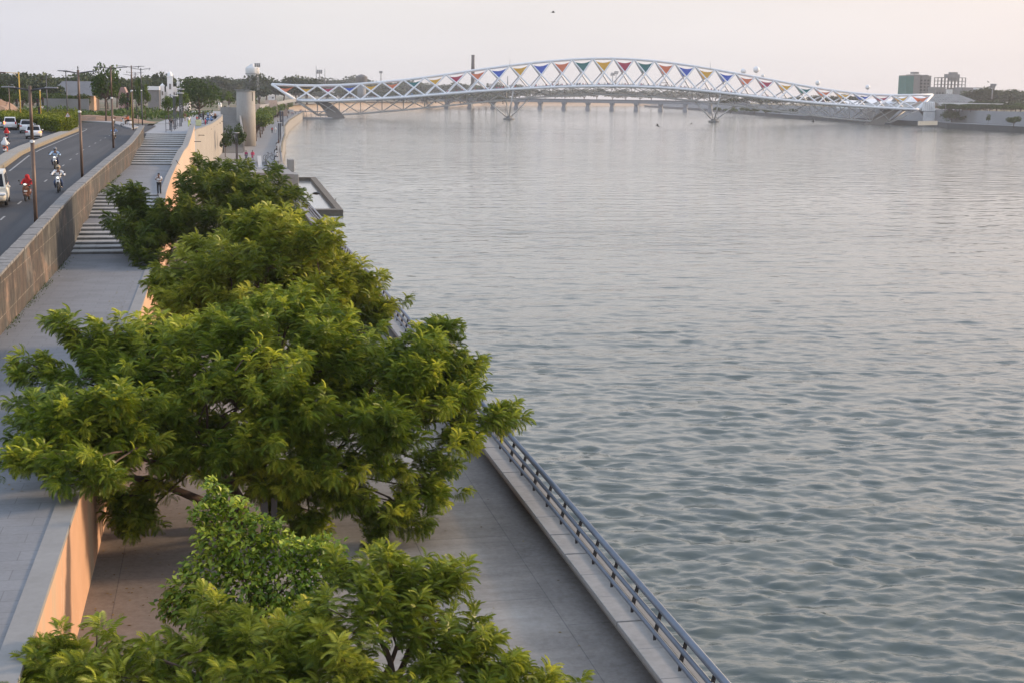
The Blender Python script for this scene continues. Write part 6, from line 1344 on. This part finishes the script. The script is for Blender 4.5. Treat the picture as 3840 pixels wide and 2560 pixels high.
# parked two-wheelers with people along the plaza wall
for k, (x, y, c, kind, l) in enumerate(((900, 800, 'black', 'm', 'black motorbike parked with white helmets on it behind the low wall'), (1160, 890, 'blue', 's', 'blue and white scooter parked under the two men in white'), (1330, 860, 'grey', 'm', 'grey motorbike at the right end of the plaza wall row'), (930, 980, 'grey', 's', 'dark grey scooter nearest the wall corner'))):
    p = at(*A4(x, y), 9.3); (motorbike if kind == 'm' else scooter)('motorbike' if kind == 'm' else 'scooter', (float(p[0])-.1, float(p[1]), ZP+.004), .5+k*.3, l, c, False).scale = (1.2,)*3
for k, (x, y, l, wr) in enumerate(((1000, 800, 'person in black bending by the parked motorbikes', {'long_shirt': 'black', 'trousers': 'black', 'helmet': 'black'}), (1140, 780, 'man in pale blue shirt, left of the two sitting on scooters', {'shirt': 'lightblue', 'trousers': 'jeans', 'hair': 'hair'}), (1235, 790, 'man in a white shirt, right of the two sitting on scooters', {'shirt': 'white', 'trousers': 'grey', 'hair': 'hair'}), (1350, 820, 'man in a brown shirt and white cap at the end of the row', {'long_shirt': 'brown', 'trousers': 'black', 'hair': 'white'}), (1070, 935, 'child in pink by the yellow box on the plaza wall', {'long_shirt': 'pink', 'trousers': 'pink', 'hair': 'hair'}))):
    p = at(*A4(x, y), 9.6); q = person('stand', (float(p[0])-.25, float(p[1])+.4, ZP+.004), 2.2+k*.6, 1.75 if k != 4 else 1.2, l, wr)
# ================================================================== lamps, signals, signs, birds
def T_lamp(loc, h, label, arm=1.5, rz=0., mat=None, group=None):
    r = empty('street_lamp', loc, rz, label, 'street lamp', group); b = MB(); b.tube([(0, 0, 0), (0, 0, h*.62)], .10, 14); b.tube([(0, 0, h*.62), (0, 0, h)], .082, 14); b.build('pole', mat or M_POLE, r)
    b = MB(); b.lathe([(.125, h*.606), (.13, h*.616), (.11, h*.62)], n=14); b.box((0, -.11, h*.615), (.12, .07, .16)); b.build('collar', M_WHITE, r)
    for s in (-1, 1):
        b = MB(); b.tube([(s*.08, 0, h-.22), (s*arm*.45, 0, h-.13), (s*arm*.75, 0, h-.10)], .045, 7); a = b.build('arm', M_DKPOLE, r); b = MB(); b.box((s*arm*.78, 0, h-.08), (arm*.5, .26, .075), 0, .03); b.build('lamp_head', M_FARCONC, a)
    return r
LZ = lambda x, y, zz: (x, y, road_z(y)+zz)
_l = at(139, 857, 7.3); T_lamp((min(-9.15, float(_l[0])), float(_l[1]), 7.3), float(atY(118, 323, _l[1])[2])-7.3, 'nearest tall double armed street lamp, its brown pole crossing the white hatchback', 1.35); T_lamp(LZ(-9.35, 104, 0), 7.6, 'second double armed street lamp with a dark bird on top of its pole', 1.35)
T_lamp(LZ(-9.8, 143.5, 0), 8.0, 'third double armed street lamp, in front of the airy street tree', 1.55); T_lamp(LZ(-10.9, 200, 0), 8.85, 'fourth double armed street lamp at the end of the stained wall', 1.7); T_lamp(LZ(-10.9, 226, 0), 8.9, 'fifth double armed lamp with a bird on its right arm', 1.5, 0, M_DKPOLE)
for (x, yt, yb, Y, l) in ((*A3(1088, 205), A3(1088, 1100)[1], 280, 'thin far double armed lamp between the fourth and fifth lamps'), (*A3(985, 258), A3(985, 1000)[1], 300, 'smallest far double armed lamp half hidden by the fourth pole')):
    p = atY(x, yt, Y); T_lamp((p[0], Y, 9.0), float(p[2])-9, l, 1.5, 0, M_DKPOLE)
def S_lamp(x, yt, yb, Y, label, arm, m):
    p = atY(x, yt, Y); h = float(p[2])-9.0; r = empty('street_lamp', (p[0], Y, 9.0), 0, label, 'street lamp'); b = MB(); b.tube([(0, 0, 0), (0, 0, h)], [.11, .08], 10); b.build('pole', m, r)
    b = MB(); b.tube([(0, 0, h-.1), (arm, 0, h+.05)], .05, 6); a = b.build('arm', m, r); b = MB(); b.box((arm*1.25, 0, h+.05), (abs(arm)*.6, .25, .12), 0, .03); b.build('lamp_head', M_FARCONC, a); return r
S_lamp(*A1(1128, 290), 0, 262, 'thin grey single arm lamp left of the grey roofed building', .9, M_DKPOLE); S_lamp(*A1(1610, 190), 0, 240, 'grey single arm lamp behind the warning sign', -.3, M_DKPOLE); S_lamp(*A1(212, 520), 0, 262, 'short rusty lamp pole at the far left by the soil heap', .5, M_POLE)
def signal(x, yt, Y, label, arm=False, heads=((-.35, .62),)):
    p = atY(x, yt, Y); h = float(p[2])-9.1; r = empty('traffic_light', (p[0], Y, 9.1), 0, label, 'traffic light'); b = MB(); b.tube([(0, 0, 0), (0, 0, h)], .09, 10); b.build('pole', M_YELLOW, r)
    for dx_, f in heads:
        b = MB(); b.box((dx_, -.1, h*f), (.34, .30, 1.15), 0, .03)
        for k in range(3): b.box((dx_, -.34, h*f-.36+k*.36+.12), (.26, .24, .03))
        q = b.build('signal_head', M_BLACK, r)
        for k, c in enumerate(('green', 'amber', 'red')): b = MB(); b.tube([(dx_, -.24, h*f-.36+k*.36), (dx_, -.26, h*f-.36+k*.36)], .11, 12); b.build('lens', pm('lens_'+c, dict(green=(.01, .06, .03), amber=(.10, .05, .01), red=(.12, .01, .01))[c], .3), q)
    if arm:
        b = MB(); b.tube([(0, 0, h-.1), (-2.0, 0, h-.05)], .05, 6); b.tube([(0, 0, h-1.0), (-.8, 0, h-.1)], .035, 6); a = b.build('arm', M_YELLOW, r); b = MB(); b.box((-2.7, 0, h-.07), (1.7, .28, .2), 0, .05); b.build('lamp_head', pm('lamp_brown', (.10, .05, .035), .5), a)
    else: b = MB(); b.ell((0, 0, h+.15), (.14, .14, .2), 10, 6); b.build('cap', M_WHITE, r)
    return r
signal(*A1(455, 215), 225, 'yellow traffic light post with a long arm and street lamp at the far left', True, ((-.45, .42),)); signal(*A1(975, 660), 222, 'yellow traffic light post with black signal heads on both sides', False, ((-.38, .66), (.38, .70), (-.2, .42))); signal(*A3(1000, 700), 208, 'yellow traffic light post hidden behind the fourth street lamp', False, ((-.5, .88), (-.6, .62)))
p = atY(*A1(1668, 1500), 186); p[2] = 9.2
r = empty('warning_sign', PL(p), 0, 'red and white triangular warning sign on a thin post by the hedge', 'road sign'); h = float(atY(*A1(1660, 1185), p[1])[2]-p[2])
b = MB(); b.tube([(0, .03, 0), (0, .03, h)], .035, 8); b.build('pole', M_FARCONC, r); s = .36
def tri(sz, z0): return [(-sz, z0), (sz, z0), (0, z0+sz*1.74)]
b = MB(); b.extr(tri(s, h-s*1.74), -.03, -.005, 'y'); q = b.build('plate', pm('sign_red', (.40, .03, .035), .4), r); b = MB(); b.extr(tri(s*.76, h-s*1.74+s*.12), -.036, -.031, 'y'); b.build('panel', M_WHITE, q)
b = MB(); b.tube([(0, -.038, h-s*1.15), (0, -.044, h-s*1.15)], .10, 14); b.build('symbol', M_BRKT, q); b = MB(); b.tube([(0, -.045, h-s*1.15), (0, -.050, h-s*1.15)], .055, 12); b.build('symbol', M_WHITE, q)
# hedge: box-clipped shrub mass
g = np.random.RandomState(90); ip = np.array(ISL); cen_ = ip.mean(0); inn = cen_+(ip-cen_)*.965
def inside(p, poly):
    c = np.zeros(len(p), bool); j = len(poly)-1
    for i in range(len(poly)):
        a, b_ = poly[i], poly[j]; m = ((a[1] > p[:, 1]) != (b_[1] > p[:, 1])) & (p[:, 0] < (b_[0]-a[0])*(p[:, 1]-a[1])/(b_[1]-a[1]+1e-9)+a[0]); c ^= m; j = i
    return c
P = np.stack([g.uniform(-47, -15, 46000), g.uniform(170, 240, 46000)], -1); P = P[inside(P, inn)]; hz = 9.25+1.5+.10*np.sin(P[:, 0]*1.3)+.10*np.sin(P[:, 1]*.9)-.22*g.rand(len(P))
top = np.concatenate([P, hz[:, None]], 1); sd_ = []
for i in range(len(inn)):
    a, b_ = inn[i], inn[(i+1) % len(inn)]
    if max(a[0], b_[0]) < -47: continue
    n = int(np.linalg.norm(b_-a)*200); t = g.rand(n, 1); q = a+(b_-a)*t+g.randn(n, 2)*.09; sd_.append(np.concatenate([q, 9.25+1.55*g.rand(n, 1)], 1))
allp = np.concatenate([top]+sd_); pv = np.array([(0, 0, 0), (.5, .34, .06), (1, 0, 0), (.5, -.34, .05)])*.26
V, Fq, t = stamp([(pv, np.array([[0, 1, 2, 3]]))], np.zeros(len(allp), int), allp, frames(unit(g.randn(len(allp), 3)*.8+[0, -.1, .5]), g.randn(len(allp))*2), .7+.6*g.rand(len(allp)), np.clip(.5+.22*g.randn(len(allp))+.10*np.sin(allp[:, 0]*.7+allp[:, 1]*.5), 0, 1))
hr = empty('hedge', (-24, 200, 9.2), 0, 'wide clipped yellow green hedge filling the traffic island', 'hedge'); o = mesh_obj('foliage', np_mesh('foliage', V, Fq, t), M_HEDGE); ch(o, hr)
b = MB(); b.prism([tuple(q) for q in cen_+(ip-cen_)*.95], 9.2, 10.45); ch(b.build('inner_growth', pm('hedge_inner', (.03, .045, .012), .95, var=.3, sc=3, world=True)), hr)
# plaza furniture
for x, y, l in ((*A4(125, 1140), 'flat disc topped plaza lamp, left of the group'), (*A4(300, 1060), 'flat disc topped plaza lamp, front one of the close pair'), (*A4(335, 945), 'flat disc topped plaza lamp, rear one of the close pair')): p = at(x, y, ZP); disc_lamp(PL(p), px_h(p, 122), l, .24, .62)
p = at(*Z2(1172, 1210), ZF); disc_lamp(PL(p), px_h(p, 100), 'grey promenade lamp rising through the small tree by the stair', .24, .5)
p = at(*A5(1285, 1250), ZF); disc_lamp((ex(p[1])-.2, float(p[1]), ZF), px_h(p, 60), 'grey disc lamp beside the curved railing of the far promenade', .8, .8); p = at(*A5(1195, 1560), ZF); disc_lamp((ex(300)+.3, 300, ZF), 4.6, 'dark disc lamp post standing right at the railing near the seated people', .42, .6)
p = at(*Z2(828, 1226), ZF); r = empty('street_lamp', PL(p), 0, 'slim dark lamp with a short cross arm in front of the beige wall', 'street lamp'); h = px_h(p, 113); b = MB(); b.tube([(0, 0, 0), (0, 0, h)], .07, 8); b.build('pole', M_DKPOLE, r); b = MB(); b.box((0, 0, h), (1.25, .2, .09)); b.build('lamp_head', M_DKPOLE, r)
for k, (x0, x1, y) in enumerate(((597, 735, 1200), (660, 765, 1001), (715, 805, 929), (812, 885, 859), (845, 915, 834), (885, 950, 809), (915, 990, 791), (952, 1015, 772))):
    Y = float(np.interp((x0+x1)/2, [660, 710, 760, 850, 1000], [172, 196, 206, 222, 262])); p, q = atY(*Z2(x0, y), Y-1.2), atY(*Z2(x1, y), Y-1.2); b = MB(); b.box((0, 0, 0), (float(q[0]-p[0]), .16, .09)); b.box((-.15, .7, -.02), (.05, 1.5, .05)); o = b.build('wall_light', M_BRKT); o.location = PL((p+q)/2); tag(o, 'thin dark bar light projecting from the pale stair wall', 'wall light', 'bar lights along the stair wall')
def guard(loc, label, group, h=1.7):
    r = empty('tree_guard', loc, 0, label, 'tree guard', group); b = MB()
    for x, y in ((-.35, -.35), (.35, -.35), (.35, .35), (-.35, .35)): b.box((x, y, h/2), (.05, .05, h))
    for z in (.3, h*.55, h): b.box((0, -.35, z), (.7, .03, .05)); b.box((0, .35, z), (.7, .03, .05)); b.box((-.35, 0, z), (.03, .7, .05)); b.box((.35, 0, z), (.03, .7, .05))
    b.build('frame', M_DKPOLE, r)
for k, (x, y) in enumerate(((40, 1170), (120, 1120), (200, 1080), (260, 1040), (-60, 1230))): p = at(*A4(x, y), ZP); guard(PL(p), 'grey metal tree guard frame on the plaza by the disc lamps', 'tree guards on the plaza', 2.2)
for k in range(15):
    y = 318+k*24; x = float(np.interp(y, [p[1] for p in LEFTE], [p[0] for p in LEFTE]))+1.6; guard((x, y+8, ZF), 'dark tree guard in the row at the foot of the promenade trees', 'tree guards of the far promenade', 2.0)
p = at(*A4(1450, 560), 9.2); r = empty('bin', PL(p), 0, 'white cylindrical bin on the path left of the round tower', 'bin'); b = MB(); b.lathe([(.55, 0), (.62, 1.6), (.5, 1.9), (.2, 2.1)], n=20); b.build('body', M_WHITE, r); b = MB(); b.lathe([(.65, 1.5), (.65, 1.6)], n=20); b.build('rim', M_FARCONC, r)
b = MB(); b.box((0, 0, .5), (.9, .6, 1.0), 0, .05); o = b.build('box', pm('cream_yellow', (.62, .60, .32), .6)); p = at(*A4(890, 1010), 9.2); o.location = (float(p[0])-.4, float(p[1])+1, ZP+.004); tag(o, 'pale yellow box standing just behind the wall corner on the plaza', 'box')
# weeds at the foot of the stained wall
g = np.random.RandomState(51); ys_ = np.concatenate([g.normal(m, 1.5, 130) for m in (60, 66, 71, 79, 108, 114, 120, 127)]); P = np.stack([-8.42+np.abs(g.randn(len(ys_)))*.14, ys_, np.where(ys_ > 97, ZL, ZW)+.01+.10*g.rand(len(ys_))], -1)
V, Fq, t = stamp([(np.array([(0, 0, 0), (.5, .2, .05), (1, 0, 0), (.5, -.2, .05)])*.08, np.array([[0, 1, 2, 3]]))], np.zeros(len(P), int), P, frames(unit(g.randn(len(P), 3)*.5+[.2, 0, .8]), g.randn(len(P))), .6+.8*g.rand(len(P)), np.clip(.5+.2*g.randn(len(P)), 0, 1)); tag(mesh_obj('weeds', np_mesh('weeds', V, Fq, t), M_MIDT), 'tufts of weeds along the foot of the stained wall', 'weeds', kind='stuff')
# fallen leaves and litter on the paving
g = np.random.RandomState(52); n = 260; P = np.concatenate([np.stack([-3.3+np.abs(g.randn(n))*1.0, g.uniform(22, 60, n), np.full(n, ZN+.012)], -1), np.stack([g.uniform(-3.2, 8.8, 160), g.uniform(20, 70, 160), np.full(160, ZN+.012)], -1), np.stack([-4.2-np.abs(g.randn(n))*.5, g.uniform(34, 84, n), np.full(n, ZW+.012)], -1)])
V, Fq, t = stamp([(np.array([(0, 0, 0), (.5, .28, .0), (1, 0, .01), (.5, -.28, .0)])*.085, np.array([[0, 1, 2, 3]]))], np.zeros(len(P), int), P, frames(unit(np.stack([g.randn(len(P)), g.randn(len(P)), np.zeros(len(P))], -1)), g.randn(len(P))*.1), .6+.8*g.rand(len(P)), g.rand(len(P))); tag(mesh_obj('fallen_leaves', np_mesh('fallen_leaves', V, Fq, t), leafmat('dry_leaf', (.07, .045, .022), (.16, .11, .045), (.30, .22, .06), .1, .1, .8)), 'scattered dry fallen leaves on the promenade and walkway', 'fallen leaves', kind='stuff')
# birds
def bird(p, span, rz, label, fly=True, tilt=0.):
    r = empty('bird', PL(p), rz, label, 'bird'); r.rotation_euler[1] = tilt; b = MB(); b.smooth = True
    b.tube([(0, -.30*span, 0), (0, -.24*span, .01*span), (0, -.08*span, 0), (0, .12*span, 0), (0, .26*span, 0)], [.02*span, .045*span, .075*span, .06*span, .012*span], 8)
    b.add([(-.02*span, .2*span, 0), (.02*span, .2*span, 0), (.08*span, .36*span, 0), (-.08*span, .36*span, .004*span)], [[0, 1, 2, 3]])
    if fly:
        for s in (-1, 1):
            b.add([(s*.03*span, -.12*span, .02*span), (s*.25*span, -.16*span, .12*span), (s*.5*span, .02*span, .07*span), (s*.24*span, .05*span, .11*span), (s*.03*span, .10*span, .02*span)], [[0, 1, 3, 4], [1, 2, 3]])
    else:
        b.v = [(x, y*.6-z*.4, z*1.0-y*.75+.25*span) for x, y, z in b.v]; [b.tube([(s*.03*span, 0, 0), (s*.03*span, 0, .12*span)], .01*span, 4) for s in (-1, 1)]
    b.build('body', M_BLACK, r); return r
bird(atY(1270/.6125, 29/.6125, 120), .62, 1.3, 'dark bird gliding high in the pale sky above the footbridge', True, .2); bird(at(*B1(1130, 1140), 2.6), 1.9, 1.0, 'dark bird flying low over the basin')
bird(atY(*zc(2100, 200, 3.92)(1433, 1070), 400), 2.0, .6, 'small bird skimming the water left of the right pier', True, .7); bird(atY(*zc(2100, 200, 3.92)(1928, 1043), 480), 2.0, 2., 'small bird near the right pier base', True, .4); bird(atY(*B3(192, 615), 650), 2.4, 1.2, 'tiny bird above the water at the right end of the footbridge', True, .9); bird(atY(*A6(1485, 385), 400), 1.2, .4, 'tiny bird in the sky beside the far right telecom mast', True, .5)
bird((-9.35, 104, road_z(104)+7.6), .55, 0, 'black bird perched on top of the second lamp pole', False); p = atY(*A1(2285, 235), 104); bird(p, .8, .4, 'black bird with spread wings just above the second lamp arm', True, -.8)
for (x, y), Y, l in ((A3(1172, 95), 200, 'black bird perched on the arm of the fourth lamp'), (A3(1440, 135), 226, 'black bird perched at the right tip of the fifth lamp'), (A3(885, 205), 280, 'black bird perched on the left arm tip of the thin far lamp')): bird(atY(x, y, Y)-[0, 0, .12], .75, .5, l, False)
p = at(*B1(1470, 1262), .6); bird(p, .8, .6, 'black bird resting on the outer basin wall', False); p = at(*Z2(500, 1262), 7.2); bird(p, .95, -1.0, 'dark bird on the coping at the foot of the upper stair', False)
# ================================================================== air
b = MB(); b.box((0, 4950, 30), (12000, 10500, 75)); hz_ = b.build('haze', None) if False else mesh_obj('haze', b.mesh('haze', []))
hm = bpy.data.materials.new('haze'); hm.use_nodes = True; t = hm.node_tree; t.nodes.clear(); vo = t.nodes.new('ShaderNodeVolumePrincipled'); vo.inputs['Color'].default_value = (.90, .93, 1, 1); vo.inputs['Density'].default_value = .00013; vo.inputs['Anisotropy'].default_value = .3
ou = t.nodes.new('ShaderNodeOutputMaterial'); t.links.new(vo.outputs[0], ou.inputs['Volume']); hz_.data.materials.append(hm); tag(hz_, kind='stuff')
